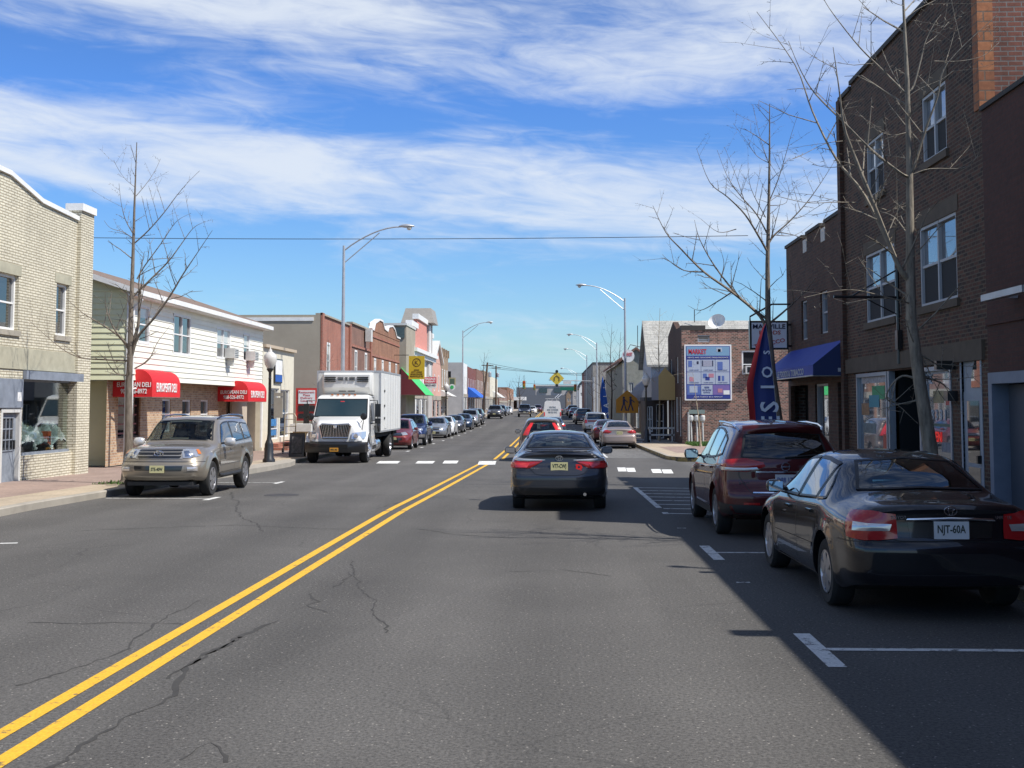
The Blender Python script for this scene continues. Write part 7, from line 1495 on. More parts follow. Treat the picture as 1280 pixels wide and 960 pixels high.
clone(c10, 'grey off-roader parked well beyond the silver one on the right', 'parked_estate', 3.4, 128, True, 1.0, P_GRY, GR)
clone(c9, 'pale silver saloon parked ahead of the grey off-roader on the right', 'parked_car', 3.3, 137, True, 1.0, P_SLV, GR)
clone(c9, 'dark blue saloon parked fifth along the right kerb', 'parked_car', 3.2, 165, True, 1.0, P_DBL, GR)
clone(c2, 'maroon crossover parked far along the right kerb', 'parked_crossover', 3.2, 186, True, 1.0, P_MAR, GR)
clone(c9, 'white saloon parked far along on the right near the signals', 'parked_car', 3.2, 205, True, 1.0, P_WHT, GR)
clone(c9, 'black saloon driving away at the right of the white van', 'driving_car', .9, 196, True, 1.0, P_BLK, GM)
# --- white van with ladders
t = thing('ladder_van', 'white van with ladders on its roof driving away in the centre lane', 'van', (.05, 138, gz(138)), group=GM); x0, x1, y0, g = -.95, 1.05, 138, gz(138)
mb = MB(); pr = [(x0+.05, .45), (x1-.05, .45), (x1, .7), (x1, 1.5), (x1-.12, 2.35), (x1-.3, 2.5), (x0+.3, 2.5), (x0+.12, 2.35), (x0, 1.5), (x0, .7)]; mb.prism([(x, y0, g+z) for x, z in pr], (0, 4.2, 0)); mb.prism([(x, y0+4.2, g+z) for x, z in [(x0+.05, .45), (x1-.05, .45), (x1, .7), (x1-.1, 1.2), (x0+.1, 1.2), (x0, .7)]], (0, 1.1, 0)); mb.build('body', M_WHITE, t)
mb = MB(); mb.box(x0+.2, y0-.02, g+.42, x1-.2, y0, g+.5); mb.box(x0+.06, y0-.12, g+.38, x1-.06, y0, g+.55); mb.build('bumper', M_BPLAS, t)
for s_ in (0, 1): mb = MB(); xx = (x0+.02, x1-.14)[s_]; mb.box(xx, y0-.02, g+.75, xx+.12, y0, g+1.2); mb.build('tail_light', M_TAILB, t)
text('lettering', 'HEATING\nAND COOLING\n908 555 0142', mat('sign_grey_blue', (.12, .16, .2), .5), t, (.05, y0-.006, g+1.45), UF, h=.8, w=1.3, depth=.003)
for s_ in (0, 1):
    for yy in (139, 142): mb = MB(); mb.lathe([(.36, -.12), (.36, .12)], ((x0+.15, x1-.15)[s_], yy, g+.36), 'X', 18); mb.build('wheel', M_TYRE, t)
mb = MB(); 
for k in range(3): mb.tube([(x0+.4+.55*k, y0+.3, g+2.5), (x0+.4+.55*k, y0+.3, g+2.72)], .03, 5); mb.tube([(x0+.4+.55*k, y0+.1, g+2.72), (x0+.4+.55*k, y0+4, g+2.72)], .03, 5)
mb.tube([(x0+.2, y0+.3, g+2.72), (x1-.2, y0+.3, g+2.72)], .03, 5); mb.build('roof_rack', M_GALV, t)
mb = MB(); a = Vector((.3, y0-.1, g+2.8)); mb.tube([a, a+Vector((.5, 1.5, .45))], .04, 5); mb.tube([a+Vector((.3, 0, 0)), a+Vector((.8, 1.5, .45))], .04, 5); tag(mb.build('ladder', M_GALV, None, origin=tuple(a)), 'ladder lying on the rack of the white van', 'ladder')

# ---------------------------------------------------------------- white refrigerated box truck, facing the camera
TX, TY = -8.05, 44.3; tg = gz(47); TS = 1.0
tr = thing('box_truck', 'white refrigerated box truck with black bumper parked facing the camera on the left', 'truck', (TX, TY, tg))
M_TW = paint('truck_white', (.72, .72, .70), rough=.35, dirt=.05); M_BOXW = mat('box_white', (.66, .66, .63), .5, var=.08, vs=.8)
def tb(nm, m, f, par=None, **k):
    mb = MB(); f(mb); return mb.build(nm, m, par or tr, **k)
def T(x, y, z): return Vector((TX+x, TY+y, tg+z))
hw = 1.16
def loft(mb, secs, mi=0):
    """closed loft through sections of equal point count"""
    rows = [s_+[s_[0]] for s_ in secs]; mb.grid(rows, mi); mb.face(secs[0][::-1], mi); mb.face(secs[-1], mi)
def rsec(y, w, z0, z1, r=.12, tw=None, n=4):
    tw = tw or w; P = []
    for cx_, cz_, a0 in ((w-r*.4, z0+r*.4, -90), (tw-r, z1-r, 0), (-tw+r, z1-r, 90), (-w+r*.4, z0+r*.4, 180)):
        rr = r if cz_ > (z0+z1)/2 else r*.4
        for k in range(n+1): a = math.radians(a0+90*k/n); P.append(T(cx_+rr*math.cos(a), y, cz_+rr*math.sin(a)))
    return P
# bonnet tapering to the nose, cab with raked windscreen
tb('bonnet', M_TW, lambda mb: loft(mb, [rsec(.22, .86, .82, 1.36, .14, .66), rsec(.32, .98, .80, 1.50, .16, .74), rsec(.8, 1.04, .80, 1.62, .18, .84), rsec(1.35, 1.08, .80, 1.74, .18, .98)]), smooth=True, angle=50)
for sg in (-1, 1):
    def wing(mb, sg=sg):
        rows = []
        for x in (.78, 1.12, 1.16): rows.append([T(sg*x, 1.02+.66*math.cos(a), .52+.66*math.sin(a)-(.03 if x > 1.13 else 0)) for a in np.linspace(-.05, PI+.0, 14)])
        mb.grid(rows)
    tb('mudguard', M_TW, wing, smooth=True)
tb('cab', M_TW, lambda mb: loft(mb, [rsec(1.33, 1.08, .75, 1.70, .05), rsec(1.86, 1.08, .60, 2.46, .06, 1.0), rsec(1.98, 1.09, .60, 2.53, .08, .98), rsec(2.3, 1.10, .60, 2.58, .12, .98), rsec(3.0, 1.10, .60, 2.56, .12, .98)]), smooth=True, angle=40)
def wsp(x, z): return T(x, 1.33+(z-1.70)*.697-.012, z)
tb('windscreen', mat('truck_windscreen', (.012, .03, .035), .03, coat=1, spec=1.0), lambda mb: mb.grid([[wsp(lerp(-.98, .98, i/8)*lerp(1, .95, j/4), lerp(1.76, 2.38, j/4))+Vector((0, -.012, 0)) for i in range(9)] for j in range(5)]))
tb('windscreen_frame', M_SEAL, lambda mb: mb.grid([[wsp(lerp(-1.02, 1.02, i/8)*lerp(1, .95, j/4), lerp(1.72, 2.42, j/4))+Vector((0, 0, 0)) for i in range(9)] for j in range(5)]))
for sg in (-1, 1):
    tb('side_window', M_DGLASS, lambda mb: mb.prism([T(sg*1.092, 1.85, 1.55), T(sg*1.102, 2.65, 1.55), T(sg*1.06, 2.65, 2.25), T(sg*1.05, 2.0, 2.25)], (sg*.015, 0, 0)))
    d_ = tb('door_gap', M_SEAL, lambda mb: (mb.box(*T(sg*1.095, 2.78, .7), *T(sg*1.112, 2.80, 2.3)), mb.box(*T(sg*1.085, 1.66, .7), *T(sg*1.105, 1.68, 1.7))))
    tb('door_handle', M_BLACK, lambda mb: mb.box(*T(sg*1.10, 2.5, 1.30), *T(sg*1.14, 2.65, 1.35)))
    tb('step', M_GALV, lambda mb: (mb.box(*T(sg*.85, 1.85, .40), *T(sg*1.12, 2.7, .45)), mb.box(*T(sg*.9, 1.85, .68), *T(sg*1.12, 2.7, .72))))
    # mirrors: tall arm mirror and round wing mirror
    tb('wing_mirror', M_BLACK, lambda mb: (mb.tube([T(sg*1.05, 1.8, 2.35), T(sg*1.35, 1.65, 2.35), T(sg*1.38, 1.65, 1.5), T(sg*1.08, 1.8, 1.45)], .022, 6), mb.box(*T(sg*1.28, 1.58, 1.72), *T(sg*1.48, 1.70, 2.22)), mb.box(*T(sg*1.28, 1.58, 1.46), *T(sg*1.48, 1.70, 1.66))))
    tb('hood_mirror', M_BLACK, lambda mb: (mb.tube([T(sg*.86, .75, 1.52), T(sg*1.0, .62, 1.70), T(sg*.96, .70, 1.46)], .014, 5), mb.tube([T(sg*.9, .8, 1.2), T(sg*1.0, .62, 1.70)], .014, 5), mb.lathe([(.06, -.05), (.13, -.02), (.13, .02)], T(sg*1.0, .60, 1.74), 'Y', 16)))
    hl = tb('headlight', M_HEAD, lambda mb: mb.grid([[T(sg*(.62+.48*i/6), .15+.08*(i/6)+.34*(i/6)**2.2+.05*j/3, lerp(.92, 1.14+.05*i/6, j/3)) for i in range(7)] for j in range(4)]), smooth=True)
    tb('lamp_reflector', M_CHROME, lambda mb: mb.lathe([(.085, -.03), (.07, -.05), (.03, -.05)], T(sg*.78, .19, 1.03), 'Y', 14), hl)
# grille with chrome surround and vertical bars
def gx(z): return lerp(.46, .56, (z-.98)/.5)
tb('grille_surround', M_CHROME, lambda mb: mb.tube([T(-.48, .20, .96), T(-.58, .20, 1.40), T(-.50, .22, 1.47), T(0, .20, 1.44), T(.50, .22, 1.47), T(.58, .20, 1.40), T(.48, .20, .96), T(-.48, .20, .96)], .035, 6))
tb('grille', M_WELL, lambda mb: mb.prism([T(-.47, .215, .96), T(.47, .215, .96), T(.57, .215, 1.44), T(-.57, .215, 1.44)], (0, .02, 0)))
tb('grille_bars', M_CHROME, lambda mb: [mb.tube([T(gx(.98)*k/8.6, .195, .97), T(gx(1.46)*k/8.6, .195, 1.44)], .0085, 5) for k in range(-8, 9)])
tb('bumper', M_BLACK, lambda mb: loft(mb, [[T(x*1.0, y, z) for y, z in ((yy, .42), (yy-.03, .55), (yy-.03, .72), (yy, .80), (yy+.22, .80), (yy+.22, .42))] for x, yy in ((-1.17, .42), (-1.12, .22), (-.9, .08), (-.4, .02), (.4, .02), (.9, .08), (1.12, .22), (1.17, .42))]), smooth=True, angle=40)
tb('bumper_opening', M_WELL, lambda mb: mb.box(*T(-.5, -.02, .60), *T(.5, .0, .72)))
pl_ = tb('number_plate', M_PLORG, lambda mb: mb.box(*T(-.16, -.035, .46), *T(.16, -.015, .60))); text('plate_text', '58821-MG', M_PLTXT, pl_, T(0, -.037, .53), UF, h=.06, w=.25, depth=.001)
tb('badge', M_CHROME, lambda mb: mb.lathe([(.07, -.02), (.05, -.035)], T(0, .20, 1.36), 'Y', 14))
for k in range(-2, 3): tb('marker_lamp', mat('amber', (.55, .16, .03), .2), lambda mb: mb.box(*T(k*.22-.04, 1.93, 2.545), *T(k*.22+.04, 2.0, 2.60)))
tb('roof_sticker', M_TAILB, lambda mb: mb.box(*T(-.08, 1.72, 2.29), *T(.08, 1.73, 2.33)))
# box
by0, by1, bz0, bz1, bw = 3.15, 9.35, 1.12, 3.52, 1.25
bx_ = tb('cargo_box', M_BOXW, lambda mb: mb.box(*T(-bw, by0, bz0), *T(bw, by1, bz1)))
tb('box_rail', M_GALV, lambda mb: [mb.box(*T(-bw-.012, by0-.012, z), *T(bw+.012, by1+.012, z+.07)) for z in (bz0-.03, bz1-.05)]+[mb.box(*T(sx_*bw-.03, yy-.013, bz0), *T(sx_*bw+.03, yy+.013, bz1)) for sx_ in (-1, 1) for yy in (by0, by1)], bx_)
tb('side_door', M_BOXW, lambda mb: mb.box(*T(bw, by0+1.1, bz0+.1), *T(bw+.018, by0+1.85, bz1-.28)), bx_)
for z in (1.6, 2.1, 2.7): tb('hinge', M_BLACK, lambda mb: mb.box(*T(bw+.018, by0+1.05, z), *T(bw+.04, by0+1.17, z+.09)), bx_)
tb('panel_seam', M_GALV, lambda mb: [mb.box(*T(bw, by0+2.2+.8*k, bz0+.05), *T(bw+.008, by0+2.215+.8*k, bz1-.05)) for k in range(5)], bx_)
ru = tb('refrigeration_unit', M_BOXW, lambda mb: loft(mb, [[T(x, y, z) for y, z in ((by0, 2.55), (by0-yy*.55, 2.60), (by0-yy, 2.86), (by0-yy, 3.36), (by0-yy*.8, 3.44), (by0, 3.44))] for x, yy in ((-.98, .42), (-.9, .56), (-.4, .62), (.4, .62), (.9, .56), (.98, .42))]), smooth=True, angle=30)
for (xa_, xb_) in ((-.86, -.42), (-.34, -.12), (-.05, .05), (.12, .34), (.42, .86)): tb('louvre', M_BLACK, lambda mb: [mb.box(*T(xa_, by0-.66, z), *T(xb_, by0-.54, z+.035)) for z in ((3.08, 3.16, 3.24) if abs(xa_) > .4 else (3.14, 3.22))], ru)
tb('brand_panel', M_BLACK, lambda mb: [mb.box(*T(xa_, by0-.50, 2.70), *T(xa_+.28, by0-.46, 2.73)) for xa_ in (-.32, .04)], ru)
tb('bracket_bar', M_GALV, lambda mb: (mb.tube([T(-1.0, by0-.35, 2.50), T(1.0, by0-.35, 2.50)], .03, 6), mb.tube([T(-1.0, by0-.35, 2.5), T(-1.0, by0, 2.5)], .02, 5), mb.tube([T(1.0, by0-.35, 2.5), T(1.0, by0, 2.5)], .02, 5)), ru)
tb('chassis', M_WELL, lambda mb: (mb.box(*T(-.45, .6, .55), *T(.45, by1, .85)), mb.box(*T(-1.1, by0, .9), *T(1.1, by1, 1.12)), mb.box(*T(-.95, 1.3, .6), *T(.95, 3.0, 1.0)), mb.box(*T(-1.2, by1-.1, .5), *T(1.2, by1, .62))))
tb('fuel_tank', M_CHROME, lambda mb: mb.lathe([(.27, 0), (.3, .03), (.3, .9), (.27, .93)], T(.88, 2.95, .62), 'Y', 18), smooth=True)
tb('air_tank', M_GALV, lambda mb: mb.lathe([(.14, 0), (.16, .03), (.16, .6), (.14, .63)], T(-.9, 3.2, .62), 'Y', 14))
tb('spare_reel', M_BLACK, lambda mb: mb.lathe([(.22, -.04), (.25, 0), (.22, .04)], T(1.22, 3.02, 1.35), 'X', 16))
def twheel(x, y, dual=False):
    w_ = bpy.data.objects.new('wheel', None); COL.objects.link(w_); w_.empty_display_size = .1; w_.parent = tr; w_.location = (x, y, .5); sg = 1 if x > 0 else -1
    mb = MB(); R = .5; wd = .28
    for k in range(2 if dual else 1):
        c_ = (-sg*k*.33, 0, 0); mb.lathe([(R*.55, -wd/2+.05), (R*.7, -wd/2), (R*.93, -wd/2), (R, -wd/2+.05), (R, wd/2-.05), (R*.93, wd/2), (R*.7, wd/2), (R*.55, wd/2-.05)], c_, 'X', 32)
    mb.build('tyre', M_TYRE, w_, smooth=True, local=True, angle=40)
    mb = MB(); o_ = sg*wd/2; mb.lathe([(R*.56, o_*.6), (R*.58, o_*1.02), (R*.50, o_*.95), (R*.42, o_*(.2 if dual else 1.15)), (R*.2, o_*(.3 if dual else 1.4)), (R*.12, o_*(1.3 if dual else 1.7))], n=24, axis='X')
    for k in range(8): a = 2*PI*k/8; mb.lathe([(.02, o_*(.3 if dual else 1.2)), (.02, o_*(.6 if dual else 1.4))], (0, .18*math.cos(a), .18*math.sin(a)), 'X', 6)
    mb.build('rim', M_RIM, w_, local=True, smooth=True, angle=30)
for sg in (-1, 1): twheel(sg*.98, 1.02); twheel(sg*1.02, 6.9, True)
for sg in (-1, 1): tb('mud_flap', M_BPLAS, lambda mb: mb.box(*T(sg*.75, 7.6, .35), *T(sg*1.2, 7.62, 1.1)))
# ---------------------------------------------------------------- street lamps, poles, signals, wires
M_BLKM = mat('lamp_black', (.015, .016, .016), .4, coat=.4); M_GLOBE = mat('lamp_globe', (.62, .60, .55), .25, coat=.5); M_POLEW = mat('utility_wood', (.13, .085, .06), .9, var=.3, vs=3, stretch=(1, 1, .2)); M_WIRE = mat('wire', (.02, .02, .022), .6)
GC = 'tall cobra head street lamps'; GP = 'black globe lamp posts'
def cobra(px, X, ptop, arm, label, H=None, flag=None):
    Y = None; lo, hi = 20, 400
    for _ in range(60):
        m_ = (lo+hi)/2; d = ray(px, 450); t_ = X/d.x; Y = d.y*t_; break
    g = gz(Y)+.137; top = FX(px, ptop, X).z if H is None else g+H; t = thing('street_lamp', label, 'street lamp', (X, Y, g), group=GC); s_ = 1 if arm > 0 else -1
    mb = MB(); mb.tube([(X, Y, g), (X, Y, lerp(g, top, .5)), (X, Y, top)], [.11, .09, .06], 10); mb.lathe([(.2, 0), (.2, .04), (.13, .3)], (X, Y, g), n=12); mb.build('pole', M_GALV, t, smooth=True)
    A = Vector((X, Y, top-.25)); mb = MB(); pts = [A+Vector((arm*k/8, 0, 1.15*math.sin(PI/2*k/8)**.9)) for k in range(9)]; mb.tube(pts, .035, 6)
    mb.tube([Vector((X, Y, top-.85)), A+Vector((arm*.30, 0, .10)), A+Vector((arm*.62, 0, .86))], .025, 6); mb.build('arm', M_GALV, t)
    e = pts[-1]; mb = MB(); rows = []
    for j in range(9):
        u = j/8; r = .16*math.sin(PI*min(.98, .08+.9*u))**.6; rows.append([e+Vector((s_*(-.1+.75*u), r*math.cos(a), .02+(.11 if math.sin(a) > 0 else .07)*math.sin(PI*min(.97, .1+.85*u))*math.sin(a))) for a in [2*PI*k/12 for k in range(13)]])
    mb.grid(rows); mb.build('lamp_head', M_GALV, t, smooth=True, angle=60)
    mb = MB(); mb.lathe([(.02, -.17), (.10, -.13), (.13, -.04)], e+Vector((s_*.38, 0, 0)), n=12); mb.build('lens', M_GLOBE, t, smooth=True)
    return t
cobra(428.5, -9.95, 306, 2.75, 'tall grey cobra head street lamp rising behind the white box truck'); cobra(578.5, -9.95, 413, 2.75, 'second grey cobra head street lamp on the left, beyond the parked saloons')
lr = cobra(781.5, 5.05, 372, -2.75, 'nearest right hand cobra head street lamp, behind the school crossing sign'); cobra(746, 5.05, 428, -2.75, 'second right hand cobra head street lamp with a round camera on top'); cobra(733.5, 5.05, 444, -2.75, 'third right hand cobra head street lamp'); cobra(721, 5.05, 466, -2.75, 'furthest right hand cobra head street lamp')
def globe(px, py, X, label, basket=False):
    Y = None; p = G(px, py, .137); Y = p.y; X = p.x if X is None else X; g = p.z; t = thing('lamp_post', label, 'lamp post', (X, Y, g), group=GP); H = 3.25
    mb = MB(); mb.lathe([(.22, 0), (.22, .10), (.17, .16), (.155, .62), (.13, .70), (.085, .80), (.062, 1.0), (.050, H-.35), (.06, H-.33), (.05, H-.30), (.05, H-.12), (.12, H-.02), (.12, H+.02)], (X, Y, g), n=14); mb.build('post', M_BLKM, t, smooth=True, angle=40)
    mb = MB(); mb.lathe([(.10, H+.02), (.19, H+.16), (.235, H+.34), (.22, H+.47), (.13, H+.57), (.07, H+.60), (.06, H+.66), (.02, H+.72), (.015, H+.80)], (X, Y, g), n=18); mb.build('globe', M_GLOBE, t, smooth=True, angle=50); return t, X, Y, g
t, X, Y, g = globe(336, 578, None, 'black post lamp with a white acorn globe near the champagne four-wheel-drive')
mb = MB(); mb.box(X+.16, Y-.05, g+1.55, X+.46, Y+.02, g+2.25); mb.box(X+.16, Y-.05, g+2.3, X+.46, Y+.02, g+2.42); mb.tube([(X, Y, g+2.0), (X+.2, Y, g+2.0)], .02, 5); mb.build('sign_plate', mat('weathered_sign', (.33, .30, .24), .7, var=.2), t)
globe(808, 553, None, 'black post lamp with a white acorn globe by the young tree on the right corner'); globe(557.5, 545-6, None, 'small black post lamp beside the round projecting sign')
# school crossing sign on the near right lamp pole
Yl = FX(782, 450, 5.05).y-.3; c = FY(784, 503, Yl); a = FY(770, 503, Yl); r = c.x-a.x; t = thing('crossing_sign', 'amber five sided school crossing sign with two walking figures', 'sign', (c.x, Yl, c.z-r)); M_AMB = mat('sign_amber', (.50, .21, .01), .5)
mb = MB(); mb.prism([(c.x-r, Yl, c.z-r*.95), (c.x+r, Yl, c.z-r*.95), (c.x+r, Yl, c.z+r*.25), (c.x, Yl, c.z+r*1.1), (c.x-r, Yl, c.z+r*.25)], (0, .03, 0)); mb.build('sign_plate', M_AMB, t)
mb = MB()
for dx, k in ((-.3, 1.0), (.3, .9)):
    q = Vector((c.x+dx*r, Yl-.012, c.z)); mb.lathe([(.11*r, 0), (.11*r, .008)], q+Vector((0, 0, .42*r)), 'Y', 10)
    for P_ in (((-.1, .3), (.12, .3), (.10, -.15), (-.10, -.15)), ((-.10, -.15), (.02, -.15), (-.18, -.75), (-.30, -.75)), ((0, -.15), (.10, -.15), (.28, -.72), (.16, -.75)), ((.1, .28), (.12, .15), (.36, -.05), (.36, .05))): mb.prism([q+Vector((x*r, 0, z*r)) for x, z in P_], (0, .008, 0))
mb.build('walking_figures', M_TXTB, t)
# utility poles and wires
def upole(px, pyb, pyt, lean, label, X):
    Y = FX(px, pyb, X).y; g = gz(Y)+.1; top = FX(px, pyt, X); t = thing('utility_pole', label, 'utility pole', (X, Y, g), group='wooden utility poles'); mb = MB(); mb.tube([(X, Y, g), (X+lean, Y, top.z)], [.19, .13], 8); mb.build('pole', M_POLEW, t, smooth=True)
    e = Vector((X+lean, Y, top.z)); mb = MB(); mb.box(e.x-.9, e.y-.06, e.z-.5, e.x+.9, e.y+.06, e.z-.38); mb.build('crossarm', M_POLEW, t)
    mb = MB(); mb.lathe([(.22, 0), (.24, .1), (.24, .7), (.2, .8)], (e.x+.35, e.y, e.z-2.2), n=12); mb.build('transformer', M_GALV, t); return e
e1 = upole(603, 545, 453, .75, 'thick brown utility pole leaning right beside the tan building', -10.4); e2 = upole(620, 520, 457, .0, 'thin dark utility pole near the far left crossing', -10.6)
def wire(a, b, sag, label, r=.016, group=None, n=24):
    mb = MB(); a = Vector(a); b = Vector(b); mb.tube([lerp(a, b, k/n)-ZV*sag*4*(k/n)*(1-k/n) for k in range(n+1)], r, 4, cap=False); tag(mb.build('overhead_wire', M_WIRE, None, origin=tuple(a)), label, 'wire', group)
wa = FY(95, 297, 62); wb = FY(935, 294.5, 62); wire(wa, wb, .12, 'single overhead cable crossing the sky above the street lamps', .017)
e3 = Vector((6.5, 178, e1.z+.3))
for k, (dz, px1, py1) in enumerate(((0, 760, 464), (-.5, 772, 455), (-.9, 784, 446))):
    wire(e1+Vector((.2, 0, -.1+dz*.8)), FY(px1, py1+12*k*.5+6, 175), .5, ('uppermost', 'middle', 'lowest')[k]+' of the three utility wires slung from the leaning pole to the right side', .024)
# signals and the diamond sign at the far junction
Yj = 150.0; t = thing('signal_gantry', 'span pole and arm carrying signs over the far junction', 'traffic signal', (5.6, Yj, gz(Yj))); a = FY(686, 475, Yj); b = FY(742, 476.5, Yj)
mb = MB(); mb.tube([a, b], .06, 6); mb.tube([(b.x, Yj, gz(Yj)), (b.x, Yj, b.z+.5)], .11, 8); mb.build('mast_arm', M_GALV, t)
c = FY(696, 473, Yj); r = .92; t2 = thing('diamond_sign', 'yellow diamond warning sign hung over the far junction', 'sign', (c.x, Yj-.1, c.z-r)); mb = MB(); mb.prism([(c.x, Yj-.12, c.z-r), (c.x+r, Yj-.12, c.z), (c.x, Yj-.12, c.z+r), (c.x-r, Yj-.12, c.z)], (0, .04, 0)); mb.build('sign_plate', mat('sign_yellow', (.62, .48, .06), .5), t2)
mb = MB()
for s_ in (-1, 1): mb.lathe([(.19, -.04), (.19, .2)], (c.x, Yj-.15, c.z+s_*r*.95), 'Y', 12)
mb.build('beacon', M_BLACK, t2); mb = MB(); mb.tube([(c.x-.3, Yj-.13, c.z-.3), (c.x-.3, Yj-.13, c.z+.1), (c.x, Yj-.13, c.z+.35), (c.x+.3, Yj-.13, c.z+.1), (c.x+.3, Yj-.13, c.z-.3)], .045, 5); mb.build('symbol', M_TXTB, t2)
a = FY(704, 480, Yj); b = FY(714, 476.5, Yj); mb = MB(); mb.box(a.x, Yj-.05, a.z, b.x, Yj, b.z); o = mb.build('street_name_sign', M_OFFW, None, origin=tuple(a)); tag(o, 'pale street name plate hanging from the signal arm', 'sign')
def signal(px, py, Y, label, amber=True):
    c = FY(px, py, Y); t = thing('traffic_signal', label, 'traffic signal', tuple(c), group='hanging traffic signals'); mb = MB(); mb.box(c.x-.2, Y, c.z-.55, c.x+.2, Y+.3, c.z+.55); mb.build('housing', mat('signal_amber', (.50, .24, .02), .5), t)
    for k, m_ in enumerate((mat('lamp_red', (.5, .02, .02), .3), mat('lamp_amber', (.4, .2, .02), .3), mat('lamp_green', (.02, .25, .12), .3))): mb = MB(); mb.lathe([(.13, -.08), (.13, 0)], (c.x, Y-.0, c.z+.35-.35*k), 'Y', 12); mb.build('lens', m_, t)
    mb = MB(); mb.tube([(c.x, Y+.1, c.z+.5), (c.x, Y+.1, c.z+1.3)], .03, 5); mb.build('hanger', M_BLACK, t)
signal(655, 481, 165, 'amber traffic signal hanging left of the diamond sign'); signal(719, 485, 185, 'amber traffic signal right of the diamond sign'); signal(668, 484, 230, 'small distant traffic signal before the warehouse')
wire(FY(640, 477, 165), FY(740, 479, 165), .3, 'signal span wire over the far junction')
c = FY(709, 486, 260); mb = MB(); mb.box(c.x-1.5, 260, c.z-.35, c.x+1.5, 260.1, c.z+.35); tag(mb.build('direction_sign', mat('sign_dark_green', (.01, .16, .10), .5), None, origin=tuple(c)), 'small green direction sign before the warehouse', 'sign')
# banner flag, antennas
feather(761, 100, FY(758, 470, 100).z, 'blue feather banner standing on the pavement before the stucco building', mat('royal_flag', (.02, .10, .40), .7), mat('royal_flag', (.02, .10, .40), .7), M_TXTW, 'SALE', lean=.5, wd=.55)
for px, p0, p1, Y, lb in ((797, 407, 437, 99, 'thin aerial mast on the gabled shop'), (868, 387, 401, 83, 'short aerial on the shingled roof ridge')):
    a = FY(px, p0, Y); b = FY(px, p1+2, Y); mb = MB(); mb.tube([b, a], .03, 5); tag(mb.build('aerial', M_WIRE, None, origin=tuple(b)), lb, 'aerial')

# ---------------------------------------------------------------- bare street trees, limbs traced in the picture and given depth
def bark(name, c): return mat(name, c, .9, var=.5, vs=14, bump=1.0, bs=22, stretch=(1, 1, .25))
B_GREY = bark('grey_bark', (.20, .165, .13)); B_PALE = bark('pale_bark', (.25, .22, .175)); B_DARK = bark('dark_bark', (.085, .065, .055)); B_YEL = bark('yellowish_bark', (.42, .35, .24))
def tree(name, label, Y, base, trunk, limbs, bm, r0, twig=1.0, seed=1, depth=.8, group=None, spur=True, lbk=.40):
    """trunk and limbs as pixel polylines, each limb leaning its own way in depth"""
    rnd = random.Random(seed); b = G(*base, .14) if len(base) == 2 else Vector(base); t = thing(name, label, 'tree', tuple(b), group=group)
    def P(p, dy): return FY(p[0], p[1], b.y+dy)
    tp = [P(p, .0) for p in trunk]; tp[0] = Vector((tp[0].x, b.y, b.z)); H = tp[-1].z-b.z; mb = MB()
    def rad(z): return max(.010, r0*(1-.93*((z-b.z)/H)**.85))
    pts = []
    for a, c in zip(tp, tp[1:]):
        for k in range(3): pts.append(lerp(a, c, k/3))
    pts.append(tp[-1]); pts.insert(1, lerp(pts[0], pts[1], .3))
    rr = [rad(p.z) for p in pts]; rr[0] *= 1.45; mb.tube(pts, rr, 9); mb.build('trunk', bm, t, smooth=True, angle=60)
    tw = MB()
    def twigs(pl, rs, dens, ln):
        for a, c, r in zip(pl, pl[1:], rs):
            d = c-a; n = int(d.length*dens+rnd.random())
            for _ in range(n):
                p = lerp(a, c, rnd.random()); u = d.normalized(); s_ = Vector((rnd.gauss(0, 1), rnd.gauss(0, 1), rnd.gauss(.35, .8))); s_ = (s_-u*s_.dot(u)).normalized(); v = (u*.55+s_*.8).normalized(); l = ln*rnd.uniform(.25, 1); m_ = p+v*l*.5+ZV*l*.04; e = p+v*l+ZV*l*.20*rnd.random()
                w = min(r*.6, .012*l/ln+.003); tw.tube([p, m_, e], [w, w*.7, w*.35], 4, cap=False)
                if l > ln*.45:
                    for _k in range(2): q = lerp(m_, e, rnd.random()); v2 = (v+Vector((rnd.gauss(0, .7), rnd.gauss(0, .7), rnd.gauss(.2, .5)))).normalized(); tw.tube([q, q+v2*l*.35], [w*.55, w*.25], 3, cap=False)
                if spur:
                    for k in range(4): q = lerp(p, e, (k+.5)/4); v3 = Vector((rnd.gauss(0, 1), rnd.gauss(0, 1), rnd.gauss(0, 1))).normalized(); tw.tube([q, q+v3*.035*twig], [.004, .003], 3, cap=False)
    for i, L_ in enumerate(limbs):
        w0 = L_[0] if isinstance(L_[0], (int, float)) else None; pl = L_[1:] if w0 else L_; dd = rnd.uniform(-1, 1)*depth; n = len(pl); P3 = [P(p, dd*k/(n-1)) for k, p in enumerate(pl)]
        sm = []
        for k in range(n-1):
            p0 = P3[max(k-1, 0)]; p3 = P3[min(k+2, n-1)]
            for j in range(4):
                u = j/4; sm.append(.5*((2*P3[k])+(P3[k+1]-p0)*u+(2*p0-5*P3[k]+4*P3[k+1]-p3)*u*u+(3*P3[k]-p0-3*P3[k+1]+p3)*u**3))
        sm.append(P3[-1]); r1 = (w0 or .5)*rad(P3[0].z); R_ = [max(.004, r1*(1-.9*k/(len(sm)-1))) for k in range(len(sm))]
        mb = MB(); mb.tube(sm, R_, 6); mb.build('limb', bm, t, smooth=True, angle=60); twigs(sm, R_, 2.6*twig, .85 if depth > .5 else .5)
    twigs(pts[len(pts)//3:], rr[len(pts)//3:], 1.6*twig, .8)
    o_ = tw.build('twigs', bm, t); o_['kind'] = 'stuff'; return t
def Z1(*pp): return [(810+x/2.723, y/2.723) for x, y in pp]
def Z2(*pp): return [(x/3.765, 200+y/3.765) for x, y in pp]
